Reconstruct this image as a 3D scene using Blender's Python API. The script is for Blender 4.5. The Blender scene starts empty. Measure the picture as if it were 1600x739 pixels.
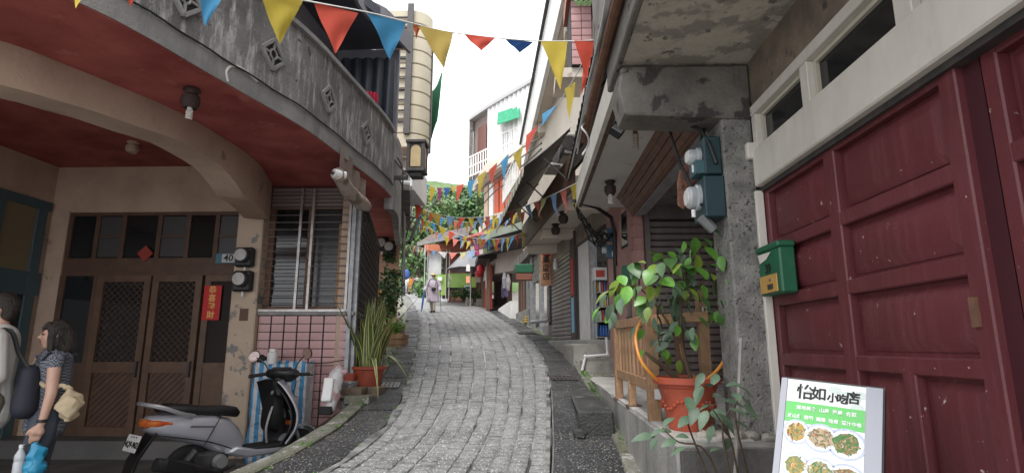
import bpy, bmesh, math, random
from mathutils import Vector, Matrix, noise as mnoise
random.seed(7)
SC = bpy.context.scene
COL = SC.collection
R = math.radians
# ------------------------------------------------------------------ camera
F, PITCH, YAW, EYE = 876.0, R(10.98), R(1.8), 1.5     # focal length in px of a 1600 px wide picture
cam = bpy.data.cameras.new('camera'); cam.sensor_width = 36; cam.lens = 36*F/1600
cam.clip_start = .05; cam.clip_end = 2000
camo = bpy.data.objects.new('camera', cam); COL.objects.link(camo)
camo.location = (0, 0, EYE); camo.rotation_euler = (R(90)+PITCH, 0, YAW)
SC.camera = camo
# ------------------------------------------------------------------ world: bright overcast
w = bpy.data.worlds.new('World'); SC.world = w; w.use_nodes = True
nt = w.node_tree; nt.nodes.clear()
SUN_EL, SUN_AZ = R(62), R(200)
sky = nt.nodes.new('ShaderNodeTexSky'); sky.sky_type = 'NISHITA'; sky.sun_disc = False
sky.sun_elevation = SUN_EL; sky.sun_rotation = SUN_AZ; sky.air_density = 1.0; sky.dust_density = 4.0
hs = nt.nodes.new('ShaderNodeHueSaturation'); hs.inputs['Saturation'].default_value = .12
mixc = nt.nodes.new('ShaderNodeMix'); mixc.data_type = 'RGBA'; mixc.inputs[0].default_value = .8
mixc.inputs[7].default_value = (11.0, 11.2, 11.6, 1)     # even cloud layer
bg = nt.nodes.new('ShaderNodeBackground'); bg.inputs[1].default_value = .1
wo = nt.nodes.new('ShaderNodeOutputWorld')
nt.links.new(sky.outputs[0], hs.inputs['Color']); nt.links.new(hs.outputs[0], mixc.inputs[6])
nt.links.new(mixc.outputs[2], bg.inputs[0]); nt.links.new(bg.outputs[0], wo.inputs[0])
sun = bpy.data.lights.new('sun', 'SUN'); sun.energy = 1.4; sun.angle = R(16); sun.color = (1, .97, .93)
suno = bpy.data.objects.new('sun', sun); COL.objects.link(suno)
suno.rotation_euler = Vector((-math.sin(SUN_AZ)*math.cos(SUN_EL), -math.cos(SUN_AZ)*math.cos(SUN_EL), -math.sin(SUN_EL))).to_track_quat('-Z', 'Y').to_euler()
SC.view_settings.view_transform = 'Standard'; SC.view_settings.look = 'None'
SC.view_settings.exposure = 1.25; SC.view_settings.gamma = 1
SC.cycles.max_bounces = 8; SC.cycles.diffuse_bounces = 4

# ------------------------------------------------------------------ measuring: photograph pixels to places
CAM = Vector((0, 0, EYE))
RM = camo.rotation_euler.to_matrix()
def ray(u, v): return RM @ Vector(((u-800)/F, (369.5-v)/F, -1))
def PX(u, v, x): d = ray(u, v); return CAM + d*(x/d.x)
def PY(u, v, y): d = ray(u, v); return CAM + d*(y/d.y)
def PZ(u, v, z): d = ray(u, v); return CAM + d*((z-EYE)/d.z)
def PL(u, v, k=2.65, m=-.15): d = ray(u, v); return CAM + d*(k/(d.x-m*d.y))    # on the line x = k + m*y
SL = .1215                                                                     # slope of the street
def sz(y): return SL*y
def ST(u, v, h=0): d = ray(u, v); return CAM + d*((h-EYE)/(d.z-SL*d.y))
def interp(tab, y):
    if y <= tab[0][0]: a, b = tab[0], tab[1]
    elif y >= tab[-1][0]: a, b = tab[-2], tab[-1]
    else:
        for i in range(len(tab)-1):
            if tab[i][0] <= y <= tab[i+1][0]: a, b = tab[i], tab[i+1]; break
    t = (y-a[0])/(b[0]-a[0]); return a[1]+(b[1]-a[1])*t
def smoothed(tab):
    return lambda y: sum(interp(tab, y+d)*wt for d, wt in ((-.9, .2), (-.45, .2), (0, .2), (.45, .2), (.9, .2)))
XL = smoothed([(0,-4.4),(2,-2.6),(3,-1.95),(4.5,-1.53),(5.1,-1.43),(6,-1.37),(8,-1.68),(12.3,-2.39),(19.4,-3.73),(27.3,-5.54),(39.8,-8.54),(60,-14)])
XR = smoothed([(0,-.5),(2,-.1),(4.5,.14),(6.5,.21),(8.5,.27),(10.4,.25),(13.5,.03),(16.9,-.53),(22.6,-1.48),(28.4,-2.67),(34,-4.3),(40,-6.2),(60,-11)])
XLO = smoothed([(0,-5.2),(2,-3.4),(3,-2.6),(4.5,-2.03),(5.3,-1.87),(6.5,-1.88),(8,-2.12),(10.4,-2.5),(15,-3.42),(19.4,-4.25),(27.4,-6.0),(40,-9.2),(60,-14.7)])
XRO = smoothed([(0,.2),(2,.55),(4.5,.76),(6.5,.8),(9.7,.77),(12.3,.58),(15,.2),(20.8,-.65),(28.4,-2.0),(34,-3.5),(40,-5.3),(60,-10)])
def W2(y): return 2.65-.15*y

# ------------------------------------------------------------------ materials
MATS = {}
def rgb(c): return (c[0], c[1], c[2], 1)
def M(name, col, rough=.75, col2=None, scale=4., thr=(.35, .65), bump=0., bscale=40., metal=0., streak=None, sscale=3., samt=.6, sst=.12, rnd=0.,
      spots=None, spscale=12., spthr=.62, emit=0., alpha=1., trans=0., spec=None, wet=None, coat=0., geo=False):
    m = bpy.data.materials.new(name); m.use_nodes = True
    t = m.node_tree; N = t.nodes.new; Lk = t.links.new
    b = t.nodes['Principled BSDF']; tc = N('ShaderNodeTexCoord'); src = tc.outputs['Object'] if not geo else N('ShaderNodeNewGeometry').outputs['Position']
    def noise(sc, det=5, vec=None, rg=.6):
        n = N('ShaderNodeTexNoise'); n.inputs['Scale'].default_value = sc; n.inputs['Detail'].default_value = det; n.inputs['Roughness'].default_value = rg
        Lk(vec or src, n.inputs['Vector']); return n.outputs['Fac']
    def ramp(fac, a, c):
        r = N('ShaderNodeMapRange'); r.inputs[1].default_value = a; r.inputs[2].default_value = c; r.clamp = True; Lk(fac, r.inputs[0]); return r.outputs[0]
    def mix(fac, A, B):
        x = N('ShaderNodeMix'); x.data_type = 'RGBA'
        if isinstance(fac, float): x.inputs[0].default_value = fac
        else: Lk(fac, x.inputs[0])
        for s, v in ((6, A), (7, B)):
            if isinstance(v, tuple): x.inputs[s].default_value = rgb(v)
            else: Lk(v, x.inputs[s])
        return x.outputs[2]
    def mul(a, k):
        x = N('ShaderNodeMath'); x.operation = 'MULTIPLY'; Lk(a, x.inputs[0])
        if isinstance(k, float): x.inputs[1].default_value = k
        else: Lk(k, x.inputs[1])
        return x.outputs[0]
    c = tuple(col)
    if col2: c = mix(ramp(noise(scale), *thr), c, tuple(col2))
    if streak:
        mp = N('ShaderNodeMapping'); mp.inputs['Scale'].default_value = (sscale, sscale, sscale*sst); Lk(src, mp.inputs[0])
        s = ramp(noise(2.2, 6, mp.outputs[0], .7), .5, .68)
        c = mix(mul(s, samt), c, tuple(streak))
    if spots: c = mix(ramp(noise(spscale, 4), spthr, spthr+.04), c, tuple(spots))
    if rnd:
        oi = N('ShaderNodeObjectInfo'); hv = N('ShaderNodeHueSaturation')
        mr = N('ShaderNodeMapRange'); mr.inputs[3].default_value = 1-rnd; mr.inputs[4].default_value = 1+rnd
        Lk(oi.outputs['Random'], mr.inputs[0]); Lk(mr.outputs[0], hv.inputs['Value'])
        if isinstance(c, tuple): hv.inputs['Color'].default_value = rgb(c)
        else: Lk(c, hv.inputs['Color'])
        c = hv.outputs[0]
    if isinstance(c, tuple): b.inputs['Base Color'].default_value = rgb(c)
    else: Lk(c, b.inputs['Base Color'])
    b.inputs['Roughness'].default_value = rough; b.inputs['Metallic'].default_value = metal
    if wet: 
        mr = N('ShaderNodeMapRange'); mr.inputs[1].default_value = .4; mr.inputs[2].default_value = .62; mr.inputs[3].default_value = wet; mr.inputs[4].default_value = rough
        Lk(noise(1.7, 4), mr.inputs[0]); Lk(mr.outputs[0], b.inputs['Roughness'])
    if spec is not None: b.inputs['Specular IOR Level'].default_value = spec
    if coat: b.inputs['Coat Weight'].default_value = coat; b.inputs['Coat Roughness'].default_value = .08
    if emit: b.inputs['Emission Color'].default_value = rgb(col); b.inputs['Emission Strength'].default_value = emit
    if trans: b.inputs['Transmission Weight'].default_value = trans
    if alpha < 1: b.inputs['Alpha'].default_value = alpha
    if bump:
        bp = N('ShaderNodeBump'); bp.inputs['Strength'].default_value = min(1., bump); bp.inputs['Distance'].default_value = .02*max(1, bump)
        Lk(noise(bscale, 6), bp.inputs['Height']); Lk(bp.outputs[0], b.inputs['Normal'])
    MATS[name] = m; return m

# ------------------------------------------------------------------ mesh building
WORLD = {}
def wm(o):
    return WORLD[o.name] if o is not None and o.name in WORLD else Matrix()
class MB:
    def __init__(s): s.v = []; s.f = []; s.m = []; s.cur = 0
    def add(s, vs, fs):
        b = len(s.v); s.v += [Vector(p) for p in vs]
        for f in fs: s.f.append([b+i for i in f]); s.m.append(s.cur)
        return s
    def box(s, c, d, rot=None):
        c = Vector(c); h = [x/2 for x in d]
        vs = [Vector((sx*h[0], sy*h[1], sz_*h[2])) for sx in (-1, 1) for sy in (-1, 1) for sz_ in (-1, 1)]
        if rot is not None: vs = [rot @ p for p in vs]
        return s.add([c+p for p in vs], [(0,1,3,2),(4,6,7,5),(0,4,5,1),(2,3,7,6),(0,2,6,4),(1,5,7,3)])
    def bb(s, a, b):
        return s.box([(x+y)/2 for x, y in zip(a, b)], [abs(y-x) for x, y in zip(a, b)])
    def prism(s, pts, ext):
        n = len(pts); e = Vector(ext); A = [Vector(p) for p in pts]
        return s.add(A+[p+e for p in A], [list(range(n))[::-1], list(range(n, 2*n))]+[(i, (i+1) % n, n+(i+1) % n, n+i) for i in range(n)])
    def face(s, *pts): return s.add(pts, [list(range(len(pts)))])
    def plate(s, pts, th):                       # flat polygon given a thickness along its normal
        A = [Vector(p) for p in pts]; n = (A[1]-A[0]).cross(A[-1]-A[0]).normalized()
        return s.prism(A, n*th)
    def bar(s, a, b, w_, h_, up=(0, 0, 1)):      # rectangular bar from a to b
        a, b = Vector(a), Vector(b); d = (b-a).normalized(); u = Vector(up)
        if abs(d.dot(u)) > .98: u = Vector((1, 0, 0))
        r = d.cross(u).normalized(); u = r.cross(d)
        return s.prism([a+r*w_/2+u*h_/2, a-r*w_/2+u*h_/2, a-r*w_/2-u*h_/2, a+r*w_/2-u*h_/2], b-a)
    def cyl(s, a, b, r0, r1=None, n=12, cap=True):
        a, b = Vector(a), Vector(b); r1 = r0 if r1 is None else r1
        d = (b-a).normalized(); u = Vector((0, 0, 1)) if abs(d.z) < .9 else Vector((1, 0, 0))
        x = d.cross(u).normalized(); y = d.cross(x)
        ring = lambda c, r: [c+(x*math.cos(2*math.pi*i/n)+y*math.sin(2*math.pi*i/n))*r for i in range(n)]
        fs = [(i, (i+1) % n, n+(i+1) % n, n+i) for i in range(n)]
        if cap: fs += [list(range(n))[::-1], list(range(n, 2*n))]
        return s.add(ring(a, r0)+ring(b, r1), fs)
    def tube(s, pts, r, n=6):
        pts = [Vector(p) for p in pts]; rr = r if isinstance(r, (list, tuple)) else [r]*len(pts)
        vs = []; x = None
        for i, p in enumerate(pts):
            d = (pts[min(i+1, len(pts)-1)]-pts[max(i-1, 0)]).normalized()
            if x is None:
                u = Vector((0, 0, 1)) if abs(d.z) < .9 else Vector((1, 0, 0)); x = d.cross(u).normalized()
            x = (x-d*x.dot(d)).normalized(); y = d.cross(x)
            vs += [p+(x*math.cos(2*math.pi*k/n)+y*math.sin(2*math.pi*k/n))*rr[i] for k in range(n)]
        fs = [(i*n+k, i*n+(k+1) % n, (i+1)*n+(k+1) % n, (i+1)*n+k) for i in range(len(pts)-1) for k in range(n)]
        m_ = len(pts)-1
        return s.add(vs, fs+[list(range(n))[::-1], [m_*n+k for k in range(n)]])
    def lathe(s, prof, c=(0, 0, 0), n=20, axis=None):
        c = Vector(c); q = Vector((0, 0, 1)).rotation_difference(Vector(axis)) if axis is not None else None
        vs = []
        for r, z in prof:
            for i in range(n):
                p = Vector((r*math.cos(2*math.pi*i/n), r*math.sin(2*math.pi*i/n), z))
                vs.append(c+(q @ p if q else p))
        fs = [(j*n+i, j*n+(i+1) % n, (j+1)*n+(i+1) % n, (j+1)*n+i) for j in range(len(prof)-1) for i in range(n)]
        if prof[0][0] > 1e-4: fs.append(list(range(n))[::-1])
        if prof[-1][0] > 1e-4: fs.append([(len(prof)-1)*n+i for i in range(n)])
        return s.add(vs, fs)
    def ball(s, c, r, nu=12, nv=8):
        r = Vector(r) if not isinstance(r, (int, float)) else Vector((r, r, r)); c = Vector(c)
        vs = [c+Vector((0, 0, r.z))]
        for j in range(1, nv):
            a = math.pi*j/nv
            for i in range(nu): vs.append(c+Vector((r.x*math.sin(a)*math.cos(2*math.pi*i/nu), r.y*math.sin(a)*math.sin(2*math.pi*i/nu), r.z*math.cos(a))))
        vs.append(c-Vector((0, 0, r.z))); e = len(vs)-1
        fs = [(0, 1+i, 1+(i+1) % nu) for i in range(nu)]+[(e, 1+(nv-2)*nu+(i+1) % nu, 1+(nv-2)*nu+i) for i in range(nu)]
        for j in range(nv-2):
            for i in range(nu): fs.append((1+j*nu+i, 1+(j+1)*nu+i, 1+(j+1)*nu+(i+1) % nu, 1+j*nu+(i+1) % nu))
        return s.add(vs, fs)
    def grid(s, fn, nu, nv):
        vs = [fn(i/nu, j/nv) for j in range(nv+1) for i in range(nu+1)]; k = nu+1
        return s.add(vs, [(j*k+i, j*k+i+1, (j+1)*k+i+1, (j+1)*k+i) for j in range(nv) for i in range(nu)])
    def caps(s, pts, rad, n=12):                 # a chain of tapered round limbs
        for i in range(len(pts)):
            s.ball(pts[i], rad[i], n, 8)
            if i: s.cyl(pts[i-1], pts[i], rad[i-1], rad[i], n)
        return s
    def mesh(s, name, mats, inv=None, bevel=0, ang=35, solid=0, jitter=0):
        me = bpy.data.meshes.new(name)
        vs = [inv @ p for p in s.v] if inv is not None else s.v
        me.from_pydata([tuple(p) for p in vs], [], s.f)
        for m_ in (mats if isinstance(mats, (list, tuple)) else [mats]): me.materials.append(m_)
        me.polygons.foreach_set('material_index', s.m)
        bm = bmesh.new(); bm.from_mesh(me)
        bmesh.ops.remove_doubles(bm, verts=bm.verts, dist=1e-5)
        if solid:
            bmesh.ops.recalc_face_normals(bm, faces=bm.faces)
            bmesh.ops.solidify(bm, geom=bm.faces[:], thickness=solid)
        if bevel:
            es = [e for e in bm.edges if len(e.link_faces) == 2 and e.calc_face_angle(0) > R(30)]
            bmesh.ops.bevel(bm, geom=es, offset=bevel, segments=1, affect='EDGES', clamp_overlap=True)
        if jitter:
            for v in bm.verts: v.co += Vector((random.uniform(-1, 1), random.uniform(-1, 1), random.uniform(-1, 1)))*jitter
        bmesh.ops.recalc_face_normals(bm, faces=bm.faces)
        for f in bm.faces: f.smooth = True
        for e in bm.edges:
            if len(e.link_faces) != 2 or e.calc_face_angle(0) > R(ang): e.smooth = False
        bm.to_mesh(me); bm.free(); return me
    def build(s, name, mats, parent=None, world=True, **k):
        inv = wm(parent).inverted() if (parent is not None and world) else None
        o = bpy.data.objects.new(name, s.mesh(name, mats, inv, **k)); COL.objects.link(o)
        if parent is not None: o.parent = parent
        WORLD[o.name] = wm(parent).copy(); return o
    def solo(s, name, mats, label, cat, base=None, group=None, **k):     # a thing that is one mesh; origin at its base
        b = Vector(base) if base is not None else Vector((sum(p.x for p in s.v)/len(s.v), sum(p.y for p in s.v)/len(s.v), min(p.z for p in s.v)))
        mt = Matrix.Translation(b)
        o = bpy.data.objects.new(name, s.mesh(name, mats, mt.inverted(), **k)); COL.objects.link(o); o.location = b
        WORLD[o.name] = mt; tag(o, label, cat, group); return o
def tag(o, label=None, cat=None, group=None, kind=None):
    if label: o['label'] = label
    if cat: o['category'] = cat
    if group: o['group'] = group
    if kind: o['kind'] = kind
    return o
def thing(name, label, cat, loc=(0, 0, 0), rz=0, group=None):
    o = bpy.data.objects.new(name, None); COL.objects.link(o); o.empty_display_size = .1
    o.location = loc; o.rotation_euler = (0, 0, rz)
    WORLD[o.name] = Matrix.Translation(Vector(loc)) @ Matrix.Rotation(rz, 4, 'Z')
    return tag(o, label, cat, group)
def struct(mb, name, mats, **k):
    o = mb.build(name, mats, None, **k); o['kind'] = 'structure'; return o
def inst(me, name, parent, mat):                 # one more piece that shares a mesh; mat in world space
    o = bpy.data.objects.new(name, me); COL.objects.link(o); o.parent = parent
    o.matrix_local = wm(parent).inverted() @ mat if parent is not None else mat
    WORLD[o.name] = wm(parent) @ o.matrix_local; return o
def copy_tree(o, parent=None, kids=None):
    c = o.copy(); COL.objects.link(c)
    if parent is not None: c.parent = parent
    for ch in list(o.children): copy_tree(ch, c)
    return c
def frame(o, x, y, z=None):                      # matrix from an origin and two axes
    x = Vector(x).normalized(); y = Vector(y); y = (y-x*y.dot(x)).normalized(); n = x.cross(y)
    return Matrix(((x.x, y.x, n.x, o[0]), (x.y, y.y, n.y, o[1]), (x.z, y.z, n.z, o[2]), (0, 0, 0, 1)))
def text(body, size, mat, parent, o, x, y, name='lettering', ext=.0015, bold=0., space=1.):
    cu = bpy.data.curves.new(name, 'FONT'); cu.body = body; cu.size = size; cu.align_x = 'CENTER'; cu.align_y = 'CENTER'
    cu.extrude = ext; cu.offset = bold; cu.resolution_u = 2; cu.space_line = space
    to = bpy.data.objects.new('temp', cu); COL.objects.link(to)
    dg = bpy.context.evaluated_depsgraph_get(); me = bpy.data.meshes.new_from_object(to.evaluated_get(dg))
    bpy.data.objects.remove(to); bpy.data.curves.remove(cu)
    me.name = name; me.materials.clear(); me.materials.append(mat)
    return inst(me, name, parent, frame(o, x, y))
def remesh(mb, vox, it=3):                       # fuse a set of volumes into one continuous surface
    me = bpy.data.meshes.new('temp'); me.from_pydata([tuple(p) for p in mb.v], [], mb.f)
    o = bpy.data.objects.new('temp', me); COL.objects.link(o)
    r = o.modifiers.new('r', 'REMESH'); r.mode = 'VOXEL'; r.voxel_size = vox
    s = o.modifiers.new('s', 'SMOOTH'); s.factor = .5; s.iterations = it
    dg = bpy.context.evaluated_depsgraph_get(); out = bpy.data.meshes.new_from_object(o.evaluated_get(dg))
    bpy.data.objects.remove(o); bpy.data.meshes.remove(me)
    for p in out.polygons: p.use_smooth = True
    return out
def fused(mb, name, mat, parent, vox=.012, it=3, local=True):
    me = remesh(mb, vox, it); me.name = name; me.materials.clear(); me.materials.append(mat)
    o = bpy.data.objects.new(name, me); COL.objects.link(o); o.parent = parent; WORLD[o.name] = wm(parent).copy(); return o

# ------------------------------------------------------------------ palette
grey_concrete = M('weathered concrete', (.25,.24,.23), .85, (.12,.115,.11), 1.8, bump=.6, bscale=35, streak=(.6,.59,.57), sscale=5, samt=.8, sst=.2, spots=(.08,.08,.08), spscale=5, spthr=.64)
band_concrete = M('pale concrete band', (.3,.29,.28), .85, (.2,.195,.19), 2.5, bump=.4, bscale=40, streak=(.12,.12,.12), sscale=4, samt=.4)
dark_concrete = M('stained dark concrete', (.11,.1,.09), .85, (.2,.185,.165), 3, bump=.6, bscale=30, spots=(.05,.047,.043), spscale=4, spthr=.58)
peel_ceiling = M('peeling cream ceiling', (.5,.455,.39), .85, (.3,.275,.24), 4.5, (.5,.56), bump=.45, bscale=14, spots=(.17,.155,.135), spscale=11, spthr=.615, streak=(.2,.18,.16), sscale=2, samt=.5)
rough_pillar = M('exposed aggregate', (.3,.29,.27), .9, (.17,.165,.155), 9, bump=1., bscale=60, spots=(.06,.06,.055), spscale=45, spthr=.6, streak=(.14,.13,.12), samt=.3)
red_soffit = M('red painted soffit', (.4,.1,.085), .7, (.24,.045,.038), 2.2, bump=.25, bscale=18, spots=(.4,.12,.1), spscale=5, spthr=.64)
cream_wall = M('cream plaster', (.5,.37,.28), .8, (.4,.29,.22), 2, bump=.25, bscale=25, spots=(.26,.2,.16), spscale=3.5, spthr=.66)
peel_pillar = M('cream plaster flaking grey', (.55,.44,.33), .8, (.48,.37,.28), 3, bump=.4, bscale=22, spots=(.22,.21,.2), spscale=4.5, spthr=.58)
orange_wall = M('orange plaster', (.5,.3,.19), .8, (.4,.23,.15), 2.5, bump=.2, bscale=20)
dark_wood = M('dark brown wood', (.11,.06,.038), .55, (.075,.04,.026), 6, bump=.2, bscale=30)
door_wood = M('brown door wood', (.14,.08,.05), .5, (.09,.052,.033), 7, bump=.2, bscale=30)
lintel_wood = M('red brown boards', (.17,.085,.055), .6, (.11,.055,.037), 8, bump=.25, bscale=40)
fence_wood = M('weathered tan wood', (.34,.2,.105), .7, (.22,.125,.065), 10, bump=.3, bscale=50, spots=(.12,.07,.045), spscale=14, spthr=.68, rnd=.18)
sign_wood = M('pale sign board wood', (.4,.2,.1), .6, (.32,.15,.075), 9)
dark_glass = M('dark window glass', (.012,.013,.015), .08, spec=.6)
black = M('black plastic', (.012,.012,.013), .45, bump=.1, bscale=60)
rubber = M('black rubber', (.015,.015,.015), .8, bump=.2, bscale=60)
seat_vinyl = M('black seat vinyl', (.014,.014,.015), .42, bump=.3, bscale=120)
steel = M('dull steel', (.45,.44,.43), .4, (.3,.28,.26), 12, metal=.9)
galv = M('galvanised steel', (.4,.41,.42), .5, (.26,.27,.28), 9, metal=.6)
rust = M('rusty steel', (.2,.095,.05), .8, (.12,.06,.038), 10, bump=.3)
iron = M('dark iron', (.03,.03,.032), .55, (.06,.05,.045), 12)
cable_black = M('black cable rubber', (.012,.012,.012), .55)
white_paint = M('off white paint', (.66,.63,.57), .6, (.56,.53,.47), 2.2, bump=.12, bscale=20, spots=(.17,.14,.08), spscale=8, spthr=.71, streak=(.38,.35,.3), samt=.3)
white_plain = M('plain white paint', (.8,.8,.78), .55, (.65,.65,.63), 3)
white_plastic = M('white plastic', (.72,.72,.71), .4)
maroon = M('maroon door paint', (.125,.024,.03), .5, (.085,.018,.022), 1.2, (.3,.7), bump=.2, bscale=70, spots=(.5,.4,.36), spscale=26, spthr=.69, streak=(.18,.055,.06), sscale=9, samt=.5, sst=.06)
pink_tile = M('pink glazed tile', (.5,.29,.285), .3, (.42,.235,.23), 5, rnd=.1, bump=.05)
dark_grout = M('dark grout', (.03,.03,.03), .9)
pink_brick = M('pink brick tile', (.4,.22,.2), .55, (.32,.165,.15), 7, rnd=.12, bump=.15)
cream_soffit = M('cream soffit paint', (.62,.56,.48), .8, (.54,.48,.41), 1.6, bump=.15, bscale=20, spots=(.35,.3,.25), spscale=4, spthr=.68)
white_soffit = M('whitish soffit paint', (.55,.53,.5), .8, (.48,.46,.43), 2, bump=.2, bscale=20, spots=(.33,.31,.28), spscale=5, spthr=.66)
shutter_brown = M('brown roller shutter', (.085,.07,.065), .4, (.12,.1,.09), 3, metal=.3, streak=(.2,.18,.17), samt=.3)
shutter_grey = M('grey roller shutter', (.2,.18,.17), .4, (.28,.26,.25), 3, metal=.4)
black_sheet = M('black corrugated sheet', (.022,.022,.024), .55, (.04,.04,.042), 3)
tile_black = M('blue black roof tile', (.024,.03,.042), .4, (.035,.042,.055), 4)
beige_clad = M('beige metal cladding', (.46,.41,.3), .5, (.38,.335,.245), 1.4, bump=.08, bscale=10, spots=(.3,.26,.18), spscale=5, spthr=.74)
white_clad = M('white corrugated cladding', (.72,.72,.72), .5, (.62,.62,.63), 1.2, streak=(.45,.44,.42), sscale=1.5, samt=.35)
green_cloth = M('green cloth', (.03,.3,.16), .8, (.02,.2,.1), 5)
meter_blue = M('dark teal meter box', (.014,.042,.052), .5, (.02,.055,.066), 5, spots=(.1,.12,.12), spscale=12, spthr=.74)
meter_blue2 = M('blue meter box', (.035,.1,.16), .5, (.05,.12,.18), 5)
clear_cover = M('clear plastic dome', (.36,.38,.4), .12, (.48,.5,.52), 14, spec=.6)
green_box = M('green mailbox paint', (.012,.1,.05), .45, (.016,.12,.06), 8, spots=(.2,.2,.15), spscale=14, spthr=.76)
brass = M('yellow metal plate', (.5,.3,.08), .45, (.4,.23,.06), 10)
terracotta = M('terracotta plastic', (.37,.07,.032), .55, (.27,.052,.027), 5, bump=.15, bscale=25, spots=(.42,.16,.1), spscale=18, spthr=.68, streak=(.16,.05,.03), sscale=7, samt=.5)
hose_orange = M('orange hose', (.6,.24,.025), .4, (.5,.18,.02), 6)
soil = M('soil', (.04,.028,.02), .95, (.07,.05,.035), 20, bump=.8, bscale=50)
moss = M('mossy concrete', (.19,.185,.155), .9, (.1,.105,.065), 4, (.4,.66), bump=1., bscale=40, spots=(.3,.29,.27), spscale=9, spthr=.6, wet=.6)
slab_dark = M('dark wet asphalt slab', (.058,.058,.06), .7, (.028,.028,.03), 2.2, bump=1.5, bscale=60, spots=(.34,.34,.33), spscale=55, spthr=.585, rnd=.25, wet=.4, spec=.3)
slab_joint = M('dirty joint', (.1,.1,.095), .9, (.19,.185,.17), 3, bump=.4)
sett = M('grey stone sett', (.27,.27,.272), .6, (.14,.14,.14), 3.5, (.32,.68), bump=1.3, bscale=55, spots=(.52,.52,.51), spscale=70, spthr=.57, wet=.36, geo=True)  # pale spots: stone speckle, strengthened to paint in wet highlights
sett_far = M('grey sett paving', (.25,.25,.25), .6, (.17,.17,.17), 6, bump=.8, bscale=50, spots=(.42,.42,.42), spscale=40, spthr=.62, wet=.42)
sett_joint = M('sett mortar', (.04,.04,.04), .8, (.36,.36,.35), 1.6, (.42,.6), bump=.4, bscale=50, wet=.35)  # pale patches: white grout with water reflection painted in
plinth_grey = M('grey plinth render', (.3,.29,.275), .8, (.2,.195,.18), 3, bump=.35, bscale=25, streak=(.12,.125,.1), sscale=4, samt=.6)
plinth_dark = M('dark wet concrete', (.07,.068,.064), .55, (.11,.105,.1), 4, bump=.4, bscale=30)
block_stone = M('wet dark block', (.03,.031,.032), .6, (.06,.06,.056), 5, bump=1., bscale=45, spots=(.2,.19,.165), spscale=6, spthr=.62, spec=.3)
leaf_a = M('green leaf', (.075,.22,.025), .38, (.13,.3,.045), 9, rnd=.3)
leaf_b = M('dull grey green leaf', (.085,.14,.085), .5, (.06,.105,.06), 9, rnd=.3)
leaf_c = M('tree foliage', (.05,.115,.03), .55, (.1,.19,.05), 1.3, rnd=.12)
leaf_d = M('pale tree foliage', (.085,.15,.045), .6, (.14,.21,.07), 1.0)
leaf_e = M('dark shrub leaf', (.03,.075,.022), .5, (.055,.115,.032), 7)
snake_leaf = M('snake plant leaf', (.04,.08,.028), .45, (.085,.125,.05), 14, rnd=.15)
snake_edge = M('yellow leaf margin', (.42,.38,.12), .5, rnd=.15)
stem_m = M('brown stem', (.05,.032,.02), .8, (.08,.055,.03), 20)
bark = M('tree bark', (.06,.045,.033), .9, (.1,.08,.06), 8, bump=.5)
hill_green = M('wooded slope', (.06,.11,.035), .9, (.1,.16,.055), .5, bump=.5, bscale=3)
earth = M('bare ground', (.16,.14,.12), .95, (.1,.09,.08), 1.5, bump=.4)
apron_m = M('cement floor', (.15,.145,.14), .7, (.1,.098,.095), 1.5, bump=.2, bscale=25, wet=.45)
red_paper = M('red paper', (.5,.02,.02), .6)
gold = M('gold ink', (.75,.45,.12), .5)
ink = M('black ink', (.01,.01,.01), .6)
white_ink = M('white ink', (.8,.8,.8), .6)
lantern_red = M('red lantern', (.38,.01,.02), .5)
shop_red = M('red painted timber', (.36,.045,.03), .55, (.26,.03,.025), 3)
orange_red = M('orange red shutter', (.5,.09,.04), .55)
bulb = M('bulb glass', (.7,.68,.64), .3)
FLAGC = {}
for n_, c_ in (('yellow', (.6,.46,.06)), ('red', (.62,.085,.05)), ('blue', (.07,.32,.58)), ('pale_blue', (.26,.45,.72)), ('pale_red', (.68,.2,.16)), ('orange', (.6,.14,.05)),
               ('purple', (.32,.05,.16)), ('navy', (.03,.1,.3)), ('gold', (.55,.4,.1)), ('white', (.72,.72,.72)), ('pale_yellow', (.62,.58,.28))):
    m_ = M(n_+' flag cloth', c_, .8, tuple(x*.85 for x in c_), 6, rnd=.07, bump=.1, bscale=200)
    bs = m_.node_tree.nodes['Principled BSDF']; t_ = m_.node_tree     # thin cloth lets daylight through
    tr = t_.nodes.new('ShaderNodeBsdfTranslucent'); tr.inputs[0].default_value = rgb(c_); mx = t_.nodes.new('ShaderNodeMixShader'); mx.inputs[0].default_value = .35
    t_.links.new(bs.outputs[0], mx.inputs[1]); t_.links.new(tr.outputs[0], mx.inputs[2]); t_.links.new(mx.outputs[0], t_.nodes['Material Output'].inputs[0])
    FLAGC[n_] = m_
# ================================================================== SETTING: ground, street, pavements
def ground_z(x, y):
    z = SL*min(y, 62) - .45
    if y < 9: z = min(z, z*.5-.25)
    if x < -1.7 and y < 9.5: z = min(z, -.25)
    lat = abs(x+max(0, (y-10)*.22))
    if y > 40: z += max(0, lat-9)*.35*min(1, (y-40)/15)
    if y > 62: z += (y-62)*.42
    return z
gx = [-300,-120,-60,-40,-30,-24,-19,-15,-12,-9,-7,-5,-3.5,-2.3,-1.6,-.5,.5,1.5,3,5,8,12,18,26,40,70,150,300]
gy = [-80,-30,-10,-4,0,2,4,6,8,9,10,12,15,18,22,27,32,38,44,50,56,62,70,80,95,120]
mb = MB(); k = len(gx)
mb.add([(x, y, ground_z(x, y)) for y in gy for x in gx], [(j*k+i, j*k+i+1, (j+1)*k+i+1, (j+1)*k+i) for j in range(len(gy)-1) for i in range(k-1)])
struct(mb, 'ground', earth, ang=80)
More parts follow.
